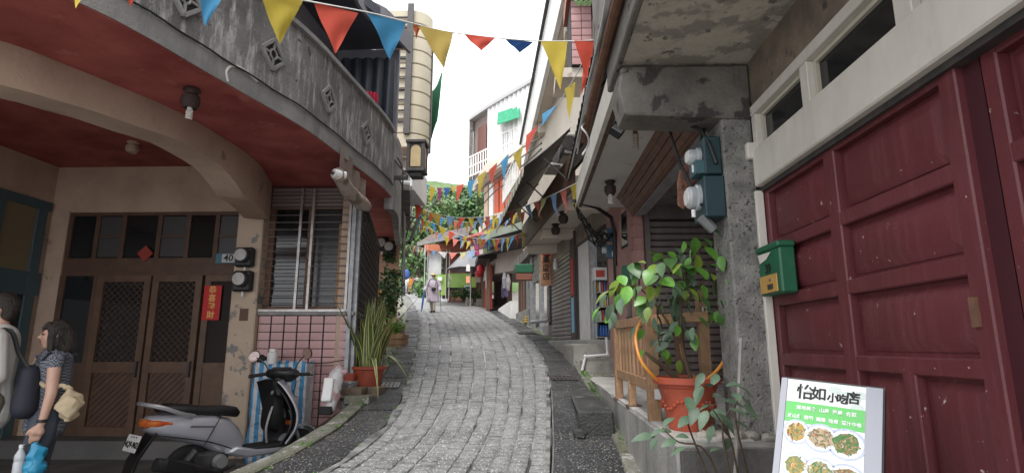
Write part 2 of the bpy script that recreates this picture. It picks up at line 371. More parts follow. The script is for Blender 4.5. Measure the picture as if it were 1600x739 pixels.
def strip(fa, fb, y0, y1, n, dz, w_=1):
    m_ = MB(); vs = []
    for j in range(n+1):
        y = y0+(y1-y0)*j/n
        for i in range(w_+1):
            t = i/w_; vs.append((fa(y)*(1-t)+fb(y)*t, y, sz(y)+dz))
    q = w_+1
    return m_.add(vs, [(j*q+i, j*q+i+1, (j+1)*q+i+1, (j+1)*q+i) for j in range(n) for i in range(w_)])
street = struct(strip(lambda y: XL(y)-.02, lambda y: XR(y)+.02, -3, 60, 126, -.022, 4), 'street', sett_joint, ang=80)
# --- setts: nine courses, each stone a worn block of its own
NC, ROW = 11, .1
def sett_mesh():
    m_ = MB(); r = lambda a: random.uniform(-a, a)
    b = [(-.5, -.5), (.5, -.5), (.5, .5), (-.5, .5)]
    lo = [(x, y, -.06) for x, y in b]; mid = [(x*.975, y*.965, -.008) for x, y in b]
    hi = [(x*.9+r(.02), y*.84+r(.03), r(.003)) for x, y in b]
    m_.add(lo+mid+hi+[(r(.1), r(.1), .0045+r(.003))], [(i, (i+1) % 4, 4+(i+1) % 4, 4+i) for i in range(4)]+[(4+i, 4+(i+1) % 4, 8+(i+1) % 4, 8+i) for i in range(4)]+[(8+i, 8+(i+1) % 4, 12) for i in range(4)])
    return m_
protos = [sett_mesh() for _ in range(6)]
pmesh = [p.mesh('sett', sett, ang=50) for p in protos]
far = MB(); cnt = 0
for j in range(0, 250):
    for c in range(NC):
        y = 4.15+ROW*(j+.5)+((c*.37) % 1)*ROW+random.uniform(-.005, .005)
        if y > 26: continue
        xl, xr = XL(y), XR(y); wd = (xr-xl)/NC
        x = xl+wd*(c+.5)+random.uniform(-.002,.002)+.009*math.sin(y*1.3+c*2); d = ((XL(y+.1)-XL(y-.1))*(1-(c+.5)/NC)+(XR(y+.1)-XR(y-.1))*(c+.5)/NC)/.2
        ax = Vector((1, -d*.35, 0)).normalized(); ay = Vector((d*.8, 1, SL)).normalized(); az = ax.cross(ay).normalized()
        sx, sy = wd*random.uniform(.915, .97), ROW*random.uniform(.83, .92)
        t = random.uniform(-.005, .004)
        mt = Matrix(((ax.x*sx, ay.x*sy, az.x, x), (ax.y*sx, ay.y*sy, az.y, y), (ax.z*sx, ay.z*sy, az.z, sz(y)+t), (0, 0, 0, 1))) 
        q = random.randrange(6)
        if cnt < 300 and y < 7:
            o = bpy.data.objects.new('sett', pmesh[q]); COL.objects.link(o); o.parent = street; o.matrix_local = mt; cnt += 1
        else: far.add([mt @ p for p in protos[q].v], protos[q].f)
fo = far.build('setts', sett, street, ang=50); fo['kind'] = 'stuff'
struct(strip(lambda y: XL(y)+.01, lambda y: XR(y)-.01, 25.9, 60, 60, 0, 3), 'road', sett_far, ang=80)
# --- pavements: dark slabs with open joints
def pavement(fa, fb, name, y0, y1, seedn, ends):
    pv = struct(strip(fa, fb, -2, 45, 94, -.03), name, slab_joint, ang=80)
    y = y0; rs = random.Random(seedn)
    while y < y1:
        L = rs.uniform(.95, 1.3); a, b = y+.012, min(y+L, y1)-.012
        n = 5; vs = []
        for j in range(n+1):
            yy = a+(b-a)*j/n; vs += [(fa(yy)+.015, yy, 0), (fb(yy)-.015, yy, 0)]
        s_ = MB(); tilt = rs.uniform(-.006, .006)
        top = [(p[0], p[1], sz(p[1])+.004+tilt) for p in vs]; lo = [(p[0], p[1], sz(p[1])-.06) for p in vs]
        N_ = len(top); fs = [(2*j, 2*j+1, 2*j+3, 2*j+2) for j in range(n)]
        loop = [2*j for j in range(n+1)]+[2*j+1 for j in range(n, -1, -1)]
        fs += [(loop[i], loop[(i+1) % len(loop)], N_+loop[(i+1) % len(loop)], N_+loop[i]) for i in range(len(loop))]
        s_.add(top+lo, fs).build('pavement_slab', slab_dark, pv, bevel=.006)
        y += L
    return pv
pavement(XLO, lambda y: XL(y)-.03, 'left_pavement', 3.2, 27, 3, 0)
pavement(lambda y: XR(y)+.03, XRO, 'right_pavement', 3.0, 24, 5, 0)
# worn pale edge between setts and pavement
struct(strip(lambda y: XL(y)-.045-.02*math.sin(y*5.1)-.015*math.sin(y*11.7), lambda y: XL(y)+.03, 3, 24, 60, .006, 1), 'gutter_edge', M('pale worn mortar', (.26,.26,.25), .7, (.07,.07,.07), 4, (.4,.6), bump=1., bscale=60), ang=80)
struct(strip(lambda y: XR(y)-.03, lambda y: XR(y)+.012+.014*math.sin(y*4.3)+.012*math.sin(y*13), 3, 24, 60, .006, 1), 'gutter_edge', MATS['pale worn mortar'], ang=80)
# verge on the right, between pavement and walls
struct(strip(XRO, lambda y: max(W2(y)+.4, 1.7 if y < 9 else -99), 2.6, 45, 80, -.004, 3), 'verge', moss, ang=80)
struct(strip(lambda y: XLO(y)-(.5 if y < 11 else 1.6), XLO, 7.0, 45, 70, -.006, 2), 'verge', moss, ang=80)
# --- cement forecourt of house 40, lower than the street
mb = MB().bb((-14, -4, -.3), (-2.3, 8, .15))
struct(mb, 'forecourt', apron_m)
# mossy kerb stones holding the pavement above the forecourt
kerb = struct(MB().prism([(XLO(y)-.10, y, -.2) for y in (2.6, 4, 5.2, 6.4, 7.2)]+[(XLO(y)-.005, y, -.2) for y in (7.2, 6.4, 5.2, 4, 2.6)], (0, 0, .3)), 'left_kerb', moss)
y = 3.0
for L in (.9, 1.0, .85, .95, .8, .7):
    a, b = y+.01, y+L-.01
    q = [(XLO(a)-.17, a), (XLO(a), a), (XLO(b), b), (XLO(b)-.17, b)]
    m_ = MB(); m_.add([(p[0], p[1], -.1) for p in q]+[(p[0], p[1], sz(p[1])+.022) for p in q], [(0,3,2,1),(4,5,6,7),(0,1,5,4),(1,2,6,5),(2,3,7,6),(3,0,4,7)])
    m_.build('kerb_stone', moss, kerb, bevel=.014, jitter=.006); y += L
mb = MB()      # mossy wedge of concrete rising from the forecourt to the wall corner
pts = [(-2.9,6.0,.2),(-2.75,6.6,.35),(-2.68,7.25,.5)]
out = [(XLO(6.0)-.16,5.95,sz(5.9)-.06),(XLO(6.6)-.16,6.6,sz(6.6)-.03),(XLO(7.3)-.12,7.3,sz(7.3)-.01)]
mb.add(pts+out+[(p[0], p[1], -.1) for p in pts+out], [(0,3,4,1),(1,4,5,2),(0,1,7,6),(1,2,8,7),(3,0,6,9),(2,5,11,8)])
struct(mb, 'mossy_ramp', moss, ang=60)
# --- plinth in front of the red doored house and the shutter
mb = MB(); a = [(.82,3.35),(1.62,3.35),(2.9,3.86),(2.9,7.8),(1.6,8.3),(1.3,9.25),(.86,9.25)]
pz = lambda y: .955+.014*(y-3.3)
mb.add([(x, y, -.4) for x, y in a]+[(x, y, pz(y)) for x, y in a], [tuple(range(7)), tuple(range(7, 14))]+[(i, (i+1) % 7, 7+(i+1) % 7, 7+i) for i in range(7)])
pl = struct(mb, 'plinth', plinth_grey, bevel=.012)
MB().bb((.835,3.30,-.2),(1.62,3.347,.935)).build('plinth_face', plinth_dark, pl, bevel=.006)
for yy, L in ((3.42,1.35),(4.80,1.3),(6.12,1.25),(7.4,1.7)):
    MB().add([(.835,yy,pz(yy)+.001),(1.28,yy,pz(yy)+.001),(1.28,yy+L,pz(yy+L)+.001),(.85,yy+L,pz(yy+L)+.001)]+[(.835,yy,pz(yy)+.012),(1.28,yy,pz(yy)+.012),(1.28,yy+L,pz(yy+L)+.012),(.85,yy+L,pz(yy+L)+.012)],
        [(4,5,6,7),(0,1,5,4),(1,2,6,5),(2,3,7,6),(3,0,4,7)]).build('coping_slab', M('pale coping %d' % int(yy*10), (.42,.41,.39), .75, (.3,.29,.27), 3, bump=.25, bscale=25, spots=(.2,.2,.17), spscale=4, spthr=.64), pl)
# concrete kerb pieces along the plinth foot
kr = struct(MB().prism([(XRO(y)+.0, y, -.1) for y in (3,5,7,9)]+[(XRO(y)+.06, y, -.1) for y in (9,7,5,3)], (0, 0, .2)), 'right_kerb', moss)
for y, L in ((4.2,.75),(5.0,.7),(7.55,.7),(8.3,.75),(9.1,.8)):
    a, b = y, y+L-.02; q = [(XRO(a)-.03, a), (XRO(a)+.11, a), (XRO(b)+.11, b), (XRO(b)-.03, b)]
    MB().add([(p[0], p[1], -.1) for p in q]+[(p[0], p[1], sz(p[1])+.03) for p in q], [(0,3,2,1),(4,5,6,7),(0,1,5,4),(1,2,6,5),(2,3,7,6),(3,0,4,7)]).build('kerb_stone', moss, kr, bevel=.012, jitter=.006)
# steps to the drink shop
step_m = M('worn step concrete', (.33,.32,.29), .85, (.2,.195,.17), 4, bump=.9, bscale=35, spots=(.1,.105,.07), spscale=6, spthr=.6)
st = thing('shop_steps', 'two rough concrete steps up to the drinks fridge shop, crossed by a pale pipe', 'steps', (1.0, 9.3, 1.05))
MB().bb((.82,8.95,.8),(1.42,9.55,1.29)).build('step', step_m, st, bevel=.03, jitter=.008)
MB().prism([(.72,9.5,.9),(1.34,9.5,.9),(1.2,10.6,.9),(.62,10.6,.9)], (0,0,.63)).build('step', step_m, st, bevel=.03, jitter=.008)
MB().prism([(.86,9.9,1.1),(1.34,9.45,1.1),(1.3,9.2,1.1),(1.5,9.2,1.1),(.75,14.2,1.1),(.3,14.2,1.1),(.55,11.5,1.1)], (0,0,.5)).build('landing', M('pale landing concrete', (.33,.32,.3), .8, (.22,.22,.2), 3, bump=.4), st, bevel=.015)
tb = MB(); p = [PL(957,520), PL(957,552), PL(908,553), PL(904,567)]
p = [Vector((1.2,9.0,1.62)), Vector((1.2,8.93,1.36)), Vector((.86,8.93,1.33)), Vector((.8,8.9,1.12))]
tb.tube(p, .024, 8); 
for q in p[1:3]: tb.ball(q, .033)
tb.solo('drain_pipe', M('grey plastic pipe', (.5,.5,.5), .45), 'pale grey drain pipe bent over the concrete steps', 'pipe')
# dark block used as a step
mb = MB(); q0 = [(.44,5.5),(.79,5.46),(.83,7.5),(.62,7.6)]
mb.add([(x, y, .5) for x, y in q0]+[(.45,5.5,.905),(.78,5.47,.9),(.82,7.5,.93),(.5,7.6,.935)], [(0,3,2,1),(4,5,6,7),(0,1,5,4),(1,2,6,5),(2,3,7,6),(3,0,4,7)])
mb.solo('stone_block', block_stone, 'dark wet stone block laid as a step on the right pavement', 'stone block', (.62,5.5,.62), bevel=.02, jitter=.008)
MB().ball((.45,5.42,.70), (.06,.04,.05), 8, 6).solo('loose_stone', block_stone, 'small rounded stone at the near foot of the dark block', 'stone', jitter=.006)
# drain grates
def grate(x, y, w_, l_, label, mat, d=0.):
    t = thing('drain_grate', label, 'drain grate', (x, y, sz(y)+.012), 0, 'drain grates in the pavements')
    ax = Vector((1, 0, 0)); ay = Vector((d, 1, SL)).normalized(); az = ax.cross(ay).normalized()
    P = lambda a, b, c: Vector((x, y, sz(y)+.012))+ax*a+ay*b+az*c
    m_ = MB()
    for a0, a1, b0, b1 in ((-w_/2, w_/2, -l_/2, -l_/2+.03), (-w_/2, w_/2, l_/2-.03, l_/2), (-w_/2, -w_/2+.03, -l_/2, l_/2), (w_/2-.03, w_/2, -l_/2, l_/2), (-w_/2, w_/2, -.02, .02)):
        m_.prism([P(a0, b0, 0), P(a1, b0, 0), P(a1, b1, 0), P(a0, b1, 0)], az*.012)
    m_.build('frame', mat, t)
    for i in range(1, 6):
        a = -w_/2+w_*i/6
        MB().prism([P(a-.016, -l_/2, .001), P(a+.016, -l_/2, .001), P(a+.016, l_/2, .001), P(a-.016, l_/2, .001)], az*.009).build('bar', mat, t)
    MB().prism([P(-w_/2+.01, -l_/2+.01, -.006), P(w_/2-.01, -l_/2+.01, -.006), P(w_/2-.01, l_/2-.01, -.006), P(-w_/2+.01, l_/2-.01, -.006)], az*.003).build('pit_shade', rubber, t)  # thin black sheet paints the darkness below the bars
pg = M('pale grate concrete', (.3,.3,.29), .7, (.2,.2,.19), 12)
for (u, v, w_, l_, lb, mt) in ((605,603,.34,.34,'pale slotted drain grate beside the snake plant pot', pg), (637,526,.42,.42,'pale drain grate just beyond the wooden planters', pg), (646,500,.42,.6,'pale drain grate further up the left pavement', pg),
                               (651,485,.42,.7,'farthest pale drain grate up the left pavement', pg), (880,592,.36,.34,'dark iron drain grate above the stone block step', iron), (822,521,.44,.5,'dark drain grate by the coiled yellow hose on the right', iron)):
    p = ST(u, v); grate(p.x, p.y, w_, l_, lb, mt, -.15)
# ================================================================== HOUSE 40 on the left, with the curved balcony
def catmull(pts, n=4):
    P = [Vector(p) for p in pts]; out = []
    for i in range(len(P)-1):
        a = P[max(i-1, 0)]; b = P[i]; c = P[i+1]; d = P[min(i+2, len(P)-1)]
        for k in range(n):
            t = k/n; out.append(.5*((2*b)+(c-a)*t+(2*a-5*b+4*c-d)*t*t+(3*b-a-3*c+d)*t**3))
    return out+[P[-1]]
def hit(poly, u, v):                      # where a sight line meets an upright curved wall given in plan
    d = ray(u, v); best = None
    for i in range(len(poly)-1):
        ax, ay, bx, by = poly[i][0], poly[i][1], poly[i+1][0], poly[i+1][1]
        den = d.x*(by-ay)-d.y*(bx-ax)
        if abs(den) < 1e-9: continue
        t = (ax*(by-ay)-ay*(bx-ax))/den
        p = CAM+d*t; s = ((p.x-ax)*(bx-ax)+(p.y-ay)*(by-ay))/((bx-ax)**2+(by-ay)**2)
        if t > 0 and -.02 <= s <= 1.02 and (best is None or t < best[0]): best = (t, p, Vector((bx-ax, by-ay, 0)).normalized())
    if best is None:
        ax, ay = poly[0][0], poly[0][1]; return PY(u, v, ay), Vector((0, 1, 0))
    return best[1], best[2]
def wall_strip(poly, z0, z1, th):         # upright wall along a plan curve, thickened to its left-hand side
    m_ = MB(); n = len(poly); nr = []
    for i in range(n):
        d = (Vector((*poly[min(i+1, n-1)].xy, 0))-Vector((*poly[max(i-1, 0)].xy, 0))).normalized()
        nr.append(Vector((-d.y, d.x, 0)))
    f0 = z0 if callable(z0) else (lambda i: z0); f1 = z1 if callable(z1) else (lambda i: z1)
    vs = []
    for i in range(n):
        p = Vector((poly[i].x, poly[i].y, 0)); q = p+nr[i]*th
        vs += [p+Vector((0, 0, f0(i))), p+Vector((0, 0, f1(i))), q+Vector((0, 0, f1(i))), q+Vector((0, 0, f0(i)))]
    fs = [(4*i+a, 4*i+4+a, 4*i+4+(a+1) % 4, 4*i+(a+1) % 4) for i in range(n-1) for a in range(4)]
    return m_.add(vs, fs+[(0, 1, 2, 3), (4*n-4, 4*n-1, 4*n-2, 4*n-3)])
H40 = thing('townhouse', 'house with a curved stained concrete balcony over a dark red soffit and arched porch', 'house', (-3.6, 7.2, .15))
ZS = 3.6
BALP = [PZ(u, v, ZS) for u, v in ((103,0),(225,60),(320,115),(400,160),(481,207),(542,252),(595,292),(612,310))]
BALP = [Vector((-3.4,2.2,ZS)), Vector((-5.5,.6,ZS))][::-1]+BALP
BAL = catmull(BALP, 4)
wall_strip(BAL, ZS+.02, ZS+.20, .14).build('balcony_band', band_concrete, H40)
inner = [Vector((p.x-.02, p.y, p.z)) for p in BAL]
wall_strip(inner, ZS+.20, ZS+1.0, .11).build('balcony_parapet', grey_concrete, H40)
wall_strip([Vector((p.x+.02, p.y, p.z)) for p in BAL], ZS+1.0, ZS+1.05, .17).build('balcony_coping', band_concrete, H40)
MB().tube([Vector((p.x+.012, p.y, ZS+.205+.006*math.sin(i*1.7))) for i, p in enumerate(BAL)], .009, 5).build('balcony_cable', cable_black, H40)
# diamond vent blocks on the parapet; a flat black plate paints each recess's shade
for i, (u, v) in enumerate(((287,3),(425,86),(512,155),(571,208))):
    p, d = hit(inner, u, v); n = Vector((d.y, -d.x, 0)); zc = min(max(p.z, ZS+.5), ZS+.72); o = Vector((p.x, p.y, zc))+n*.004
    q = Vector((0, 0, 1)); s = .15
    vb = MB(); P = lambda a, b, c=0.: o+d*a+q*b+n*c
    vb.prism([P(-s,0,.0), P(0,-s,.0), P(s,0,.0), P(0,s,.0)], n*.006); blk = vb.build('vent_block', rubber, H40)
    fr = MB()
    C4 = [(-s,0),(0,-s),(s,0),(0,s)]
    for a in range(4): fr.bar(P(*C4[a], .012), P(*C4[(a+1) % 4], .012), .03, .03, n)
    for rr in (.045,):
        ring = [P(rr*math.cos(t*math.pi/6), rr*math.sin(t*math.pi/6), .014) for t in range(13)]; fr.tube(ring, .011, 5)
    for a in range(4): fr.bar(P(C4[a][0]*.32, C4[a][1]*.32, .012), P(C4[a][0]*.95, C4[a][1]*.95, .012), .02, .02, n)
    fr.build('vent_lattice', band_concrete, blk)
# red soffit under the balcony
ARCP = [PZ(u, v, ZS) for u, v in ((0,65),(100,102),(190,138),(270,172),(330,205),(400,252),(425,288))]
ARCP = [Vector((-4.6,2.3,ZS))]+ARCP
ARC = catmull(ARCP, 4)
sof = [Vector((p.x-.01, p.y, ZS+.01)) for p in BAL]+[Vector((-2.9,7.9,ZS+.01)), Vector((-3.6,7.3,ZS+.01))]+[Vector((p.x-.05, p.y, ZS+.01)) for p in ARC[::-1]]+[Vector((-7,1.4,ZS+.01))]
mb = MB(); mb.prism([Vector((p.x, p.y, ZS+.01)) for p in sof], (0, 0, .12)); mb.build('soffit', red_soffit, H40)
# arched beam: outer face follows the curve, underside sweeps down to the pillar
low = [(-30,118),(0,133),(75,153),(150,175),(215,198),(280,220),(340,255),(365,280),(380,305),(386,345)]
arch = MB(); A0 = []; n = 40
for i in range(n+1):
    t = i/n*(len(ARC)-1); a = int(min(t, len(ARC)-2)); p = ARC[a].lerp(ARC[a+1], t-a); A0.append(Vector((p.x, p.y, 0)))
lowz = [(hit(ARC, u, v)[0]) for u, v in low]
tab = sorted((p.y, p.z) for p in lowz)
vs = []
for i, p in enumerate(A0):
    d = (A0[min(i+1, n)]-A0[max(i-1, 0)]).normalized(); nn = Vector((-d.y, d.x, 0)); z = min(ZS-.12, max(3.12, interp(tab, p.y)))
    vs += [Vector((p.x, p.y, z)), Vector((p.x, p.y, ZS+.005)), p+nn*.3+Vector((0, 0, ZS+.3)), p+nn*.3+Vector((0, 0, z))]
arch.add(vs, [(4*i+a, 4*i+4+a, 4*i+4+(a+1) % 4, 4*i+(a+1) % 4) for i in range(n) for a in range(4)]+[(0, 1, 2, 3), (4*n, 4*n+3, 4*n+2, 4*n+1)])
arch.build('arch_beam', cream_wall, H40, ang=50)
MB().bb((-3.84,7.1,.1),(-3.50,7.42,3.6)).build('pillar', peel_pillar, H40, bevel=.015)
# porch interior
YB = 7.35
MB().prism([(-3.5,7.45,3.95),(-3.75,3.0,3.95),(-5.2,1.8,3.95),(-8,1.8,3.95),(-8,7.5,3.95)], (0,0,.1)).build('porch_ceiling', red_soffit, H40)
MB().bb((-6.6,YB,3.30),(-3.84,YB+.2,4.0)).build('porch_wall', cream_wall, H40)
MB().bb((-6.58,YB-.02,.15),(-6.33,YB+.2,3.32)).build('porch_post', cream_wall, H40)
MB().bb((-6.75,2.0,.15),(-6.6,YB+.1,4.0)).build('side_wall', cream_wall, H40)
sw = MB()
for a, b in (((-6.6,5.3,2.15),(-6.56,7.3,2.45)),((-6.6,5.3,3.3),(-6.56,7.3,3.42)),((-6.6,7.1,.2),(-6.555,7.24,3.4)),((-6.6,6.55,2.4),(-6.56,6.62,3.3))): sw.bb(a, b)
sw.build('side_frame', M('dull blue green frame', (.06,.1,.115), .6), H40)
MB().bb((-6.61,5.3,2.45),(-6.585,7.1,3.3)).build('side_pane', M('dusty ochre glass', (.2,.16,.09), .35), H40)
MB().bb((-6.61,5.3,.2),(-6.585,7.1,2.15)).build('side_pane', dark_glass, H40)
MB().bb((-6.6,6.95,.15),(-3.84,YB,.37)).build('door_step', apron_m, H40, bevel=.01)
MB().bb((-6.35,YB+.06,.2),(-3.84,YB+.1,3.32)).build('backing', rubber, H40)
MB().bb((-6.33,YB+.001,2.42),(-3.84,YB+.05,2.66)).build('door_lintel', dark_wood, H40)
MB().bb((-6.33,YB+.001,3.25),(-3.84,YB+.05,3.32)).build('transom_rail', dark_wood, H40)
tx = [-6.30,-5.92,-5.55,-5.05,-4.65,-4.25,-3.86]
for i in range(len(tx)-1):
    tw = MB().bb((tx[i]+.03,YB+.02,2.68),(tx[i+1]-.03,YB+.05,3.24)).build('transom_window', dark_glass if i % 2 == 0 else M('dull grey pane %d' % i, (.06,.058,.06), .35), H40)
    mb = MB().bb((tx[i]-.03,YB-.005,2.66),(tx[i]+.03,YB+.05,3.25))
    if i % 2: mb.bb((tx[i]+.03,YB+.0,2.94),(tx[i+1]-.03,YB+.045,2.97))
    mb.build('transom_bar', dark_wood, tw)
def door_leaf(x0, x1, lattice=True, label=None):
    z0, z1, zm = .37, 2.42, 1.22; f = .085
    o = MB().bb((x0,YB-.04,z0),(x0+f,YB+.02,z1)).bb((x1-f,YB-.04,z0),(x1,YB+.02,z1)).bb((x0+f,YB-.037,z1-f),(x1-f,YB+.02,z1)).bb((x0+f,YB-.037,z0),(x1-f,YB+.02,z0+f*1.3)).bb((x0+f,YB-.037,zm-.07),(x1-f,YB+.02,zm+.07)).build('door', door_wood, H40)
    MB().bb((x0+f,YB+.0,zm+.07),(x1-f,YB+.012,z1-f)).build('door_pane', dark_glass, o)
    MB().bb((x0+f,YB+.0,z0+f*1.3),(x1-f,YB+.012,zm-.07)).build('door_panel', dark_wood, o)
    if lattice:
        for za, zb, dirs in ((zm+.07, z1-f, (1, -1)), (z0+f*1.3, zm-.07, (1,))):
            m_ = MB(); w_ = x1-x0-2*f; h = zb-za
            for dr in dirs:
                k = -h
                while k < w_+h:
                    # line x = k + dr*t, clipped to the opening
                    p = []
                    for t in range(0, 41):
                        tt = h*t/40; xx = (k+tt) if dr > 0 else (w_-k-tt)
                        if 0 <= xx <= w_: p.append((x0+f+xx, za+tt))
                    if len(p) > 1: m_.bar((p[0][0], YB-.006-.004*dr, p[0][1]), (p[-1][0], YB-.006-.004*dr, p[-1][1]), .008, .008, (0, 1, 0))
                    k += .085
            m_.build('lattice', dark_wood, o)
    MB().bb((x1-.06,YB-.075,1.1),(x1-.03,YB-.04,1.3)).build('handle', iron, o)
door_leaf(-5.78,-5.06); door_leaf(-5.03,-4.36)
sd = MB().bb((-4.33,YB-.02,.37),(-4.25,YB+.02,2.42)).bb((-3.92,YB-.02,.37),(-3.84,YB+.02,2.42)).bb((-4.25,YB-.018,1.2),(-3.92,YB+.02,1.28)).bb((-4.25,YB-.018,2.34),(-3.92,YB+.02,2.42)).build('side_light', door_wood, H40)
MB().bb((-4.25,YB,1.28),(-3.92,YB+.012,2.34)).build('pane', dark_glass, sd); MB().bb((-4.25,YB-.005,.37),(-3.92,YB+.012,1.2)).build('panel', door_wood, sd)
sd = MB().bb((-6.33,YB-.02,.37),(-6.25,YB+.02,2.42)).bb((-5.86,YB-.02,.37),(-5.78,YB+.02,2.42)).bb((-6.25,YB-.018,1.2),(-5.86,YB+.02,1.28)).build('side_light', dark_wood, H40)
MB().bb((-6.25,YB,1.28),(-5.86,YB+.012,2.42)).build('pane', dark_glass, sd); MB().bb((-6.25,YB-.005,.37),(-5.86,YB+.012,1.2)).build('panel', dark_wood, sd)
# pink tiled wall with the barred window
YP = 7.2
MB().bb((-3.50,YP,.1),(-2.28,YP+.25,1.88)).build('tiled_wall', dark_grout, H40)
me = MB().box((0, 0, 0), (.155, .012, .097)).mesh('tile', pink_tile, bevel=.004)
tw = bpy.data.objects[[o.name for o in H40.children if o.name.startswith('tiled_wall')][0]]
for r in range(17):
    for c in range(7):
        x = -3.50+.1+c*.1715; z = 1.88-.056-r*.1045
        inst(me, 'tile', tw, Matrix.Translation((x-.012, YP-.006, z)))
for r in range(17): inst(me, 'tile', tw, Matrix.Translation((-2.272, YP+.11, 1.88-.056-r*.1045)) @ Matrix.Rotation(R(90), 4, 'Z'))
MB().bb((-3.52,YP-.05,1.88),(-2.25,YP+.26,1.925)).build('window_ledge', band_concrete, H40, bevel=.006)
wn = MB().bb((-3.50,YP+.08,1.925),(-3.42,YP+.2,3.6)).bb((-2.36,YP+.08,1.925),(-2.28,YP+.2,3.6)).bb((-3.42,YP+.08,3.3),(-2.36,YP+.2,3.6)).bb((-3.42,YP+.08,1.925),(-2.36,YP+.2,2.0)).bb((-2.97,YP+.08,2.0),(-2.88,YP+.2,3.3)).build('window', lintel_wood, H40)
MB().bb((-3.42,YP+.12,2.0),(-2.97,YP+.14,3.3)).build('pane', dark_glass, wn); MB().bb((-2.88,YP+.12,2.0),(-2.36,YP+.14,3.3)).build('pane', M('dull window pane', (.035,.037,.04), .2), wn)
MB().bb((-2.55,YP+.10,2.0),(-2.4,YP+.118,3.1)).build('curtain', M('tan curtain', (.35,.2,.11), .8), wn)
for i in range(5): MB().bb((-3.46,YP+.03,3.33+i*.052),(-2.3,YP+.06,3.375+i*.052)).build('blind_slat', M('dusty slat %d' % i, (.19,.15,.14), .7), wn)
gr = MB()
for x in (-3.52,-3.02,-2.86,-2.36): gr.bb((x-.016,YP-.06,1.93),(x+.016,YP-.03,3.56))
gr.bb((-3.5,YP-.058,1.925),(-2.28,YP-.032,1.955)); gr = gr.build('window_grille', steel, H40)
bar = MB().cyl((-.25, 0, 0), (.25, 0, 0), .0065, n=6).mesh('bar', steel)
for i in range(16):
    for x in (-3.27,-2.61): inst(bar, 'bar', gr, Matrix.Translation((x, YP-.045, 2.03+i*.097)))
    if i in (1,2,6,7,10,11,14): inst(bar, 'bar', gr, Matrix.Translation((-2.94, YP-.045, 2.03+i*.097)) @ Matrix.Scale(.3, 4, (1, 0, 0)))
# side of the house along the street with its lattice screen
a, b = Vector((-2.28,YP+.02,0)), Vector((-3.22,11.6,0)); d = (b-a).normalized(); nrm = Vector((d.y, -d.x, 0))
MB().prism([a+Vector((0,0,.3)), b+Vector((0,0,.3)), b-nrm*.2+Vector((0,0,.3)), a-nrm*.2+Vector((0,0,.3))], (0,0,3.4)).build('street_wall', cream_wall, H40)
sg = MB(); a2, b2 = a+nrm*.05, b+nrm*.05
for z in (.75,1.9,3.45): sg.bar(a2+Vector((0,0,z)), b2+Vector((0,0,z+.1)), .03, .03)
for i in range(20): 
    p = a2.lerp(b2, i/19); sg.bar(p+Vector((0,0,.75)), p+Vector((0,0,3.45)), .016, .016)
for i in range(21):
    z = .9+i*.12; sg.bar(a2+Vector((0,0,z)), b2+Vector((0,0,z+.05)), .012, .012)
sg.build('lattice_screen', iron, H40)
MB().bb((-2.33,YP-.07,.5),(-2.28,YP-.01,3.5)).bb((-2.29,YP+.01,.7),(-2.235,YP+.07,3.5)).build('corner_post', galv, H40)
# upper storey, set back, with a dark eave
MB().prism([(-6,1.0,ZS+.5),(-2.9,3.6,ZS+.5),(-2.4,5.0,ZS+.5),(-2.3,8.4,ZS+.5),(-8,8.4,ZS+.5),(-8,1,ZS+.5)], (0,0,.05)).build('balcony_floor', dark_concrete, H40)
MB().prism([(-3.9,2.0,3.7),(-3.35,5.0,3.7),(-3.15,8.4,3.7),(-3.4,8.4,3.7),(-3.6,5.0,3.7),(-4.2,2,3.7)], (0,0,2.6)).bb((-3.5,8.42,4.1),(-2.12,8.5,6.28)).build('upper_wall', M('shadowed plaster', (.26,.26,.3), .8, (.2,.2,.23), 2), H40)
uw = MB()
for y0, y1 in ((3.4,4.6),(5.3,6.6)): uw.prism([(-3.62+(y0-2)*.155+.03,y0,4.4),(-3.62+(y1-2)*.155+.03,y1,4.4),(-3.68+(y1-2)*.155,y1,4.4),(-3.68+(y0-2)*.155,y0,4.4)], (0,0,1.6))
EV = [PZ(u, v, 6.3) for u, v in ((560,0),(600,32),(640,75))]
eve = [Vector((-3.2,2.0,6.3)), Vector((-2.35,4.2,6.3))]+[Vector((p.x, p.y, 6.3)) for p in EV]+[Vector((-3.2,8.5,6.3)), Vector((-8,8.5,6.3)), Vector((-8,2,6.3))]
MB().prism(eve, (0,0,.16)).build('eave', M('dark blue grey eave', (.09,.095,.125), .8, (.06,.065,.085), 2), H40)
wall_strip(catmull([Vector((p.x+.03, p.y, 0)) for p in eve[:5]], 3), 6.2, 6.5, .05).build('fascia', M('pale fascia', (.2,.2,.22), .7), H40)
# vertical sheet of black roof tiles closing the end of the balcony
tp = thing('roof_tile_panel', 'upright panel of blue black pantiles closing the balcony end beside the beige cladding', 'tile panel', (-2.55, 8.2, 4.6))
def pan(x0, x1, z0, z1, y):
    n_ = 14; return MB().grid(lambda s, t: Vector((x0+(x1-x0)*s, y-.05*abs(math.sin(math.pi*s*1.0))-.0, z0+(z1-z0)*t)), 8, 1)
for r in range(4):
    for c in range(5):
        x0 = -3.0+c*.175; z0 = 4.62+r*.34
        pan(x0, x0+.172, z0, z0+.36, 8.2-.012*(3-r)).build('tile', tile_black, tp, solid=.012)
MB().bb((-3.0,8.22,4.6),(-2.13,8.25,5.98)).build('frame', iron, tp)
ra, rb_ = PY(553,182,7.9), PY(592,138,7.9)
rc = MB().grid(lambda s, t: Vector((ra.x+(rb_.x-ra.x)*s, 7.9-.02*math.sin(s*40), ra.z+(rb_.z-ra.z)*(t*(1-.18*s)))), 44, 1)
rc.solo('red_sheet', M('crimson corrugated plastic', (.5,.02,.06), .5), 'crimson corrugated sheet behind the curved balcony wall', 'plastic sheet', solid=.01)
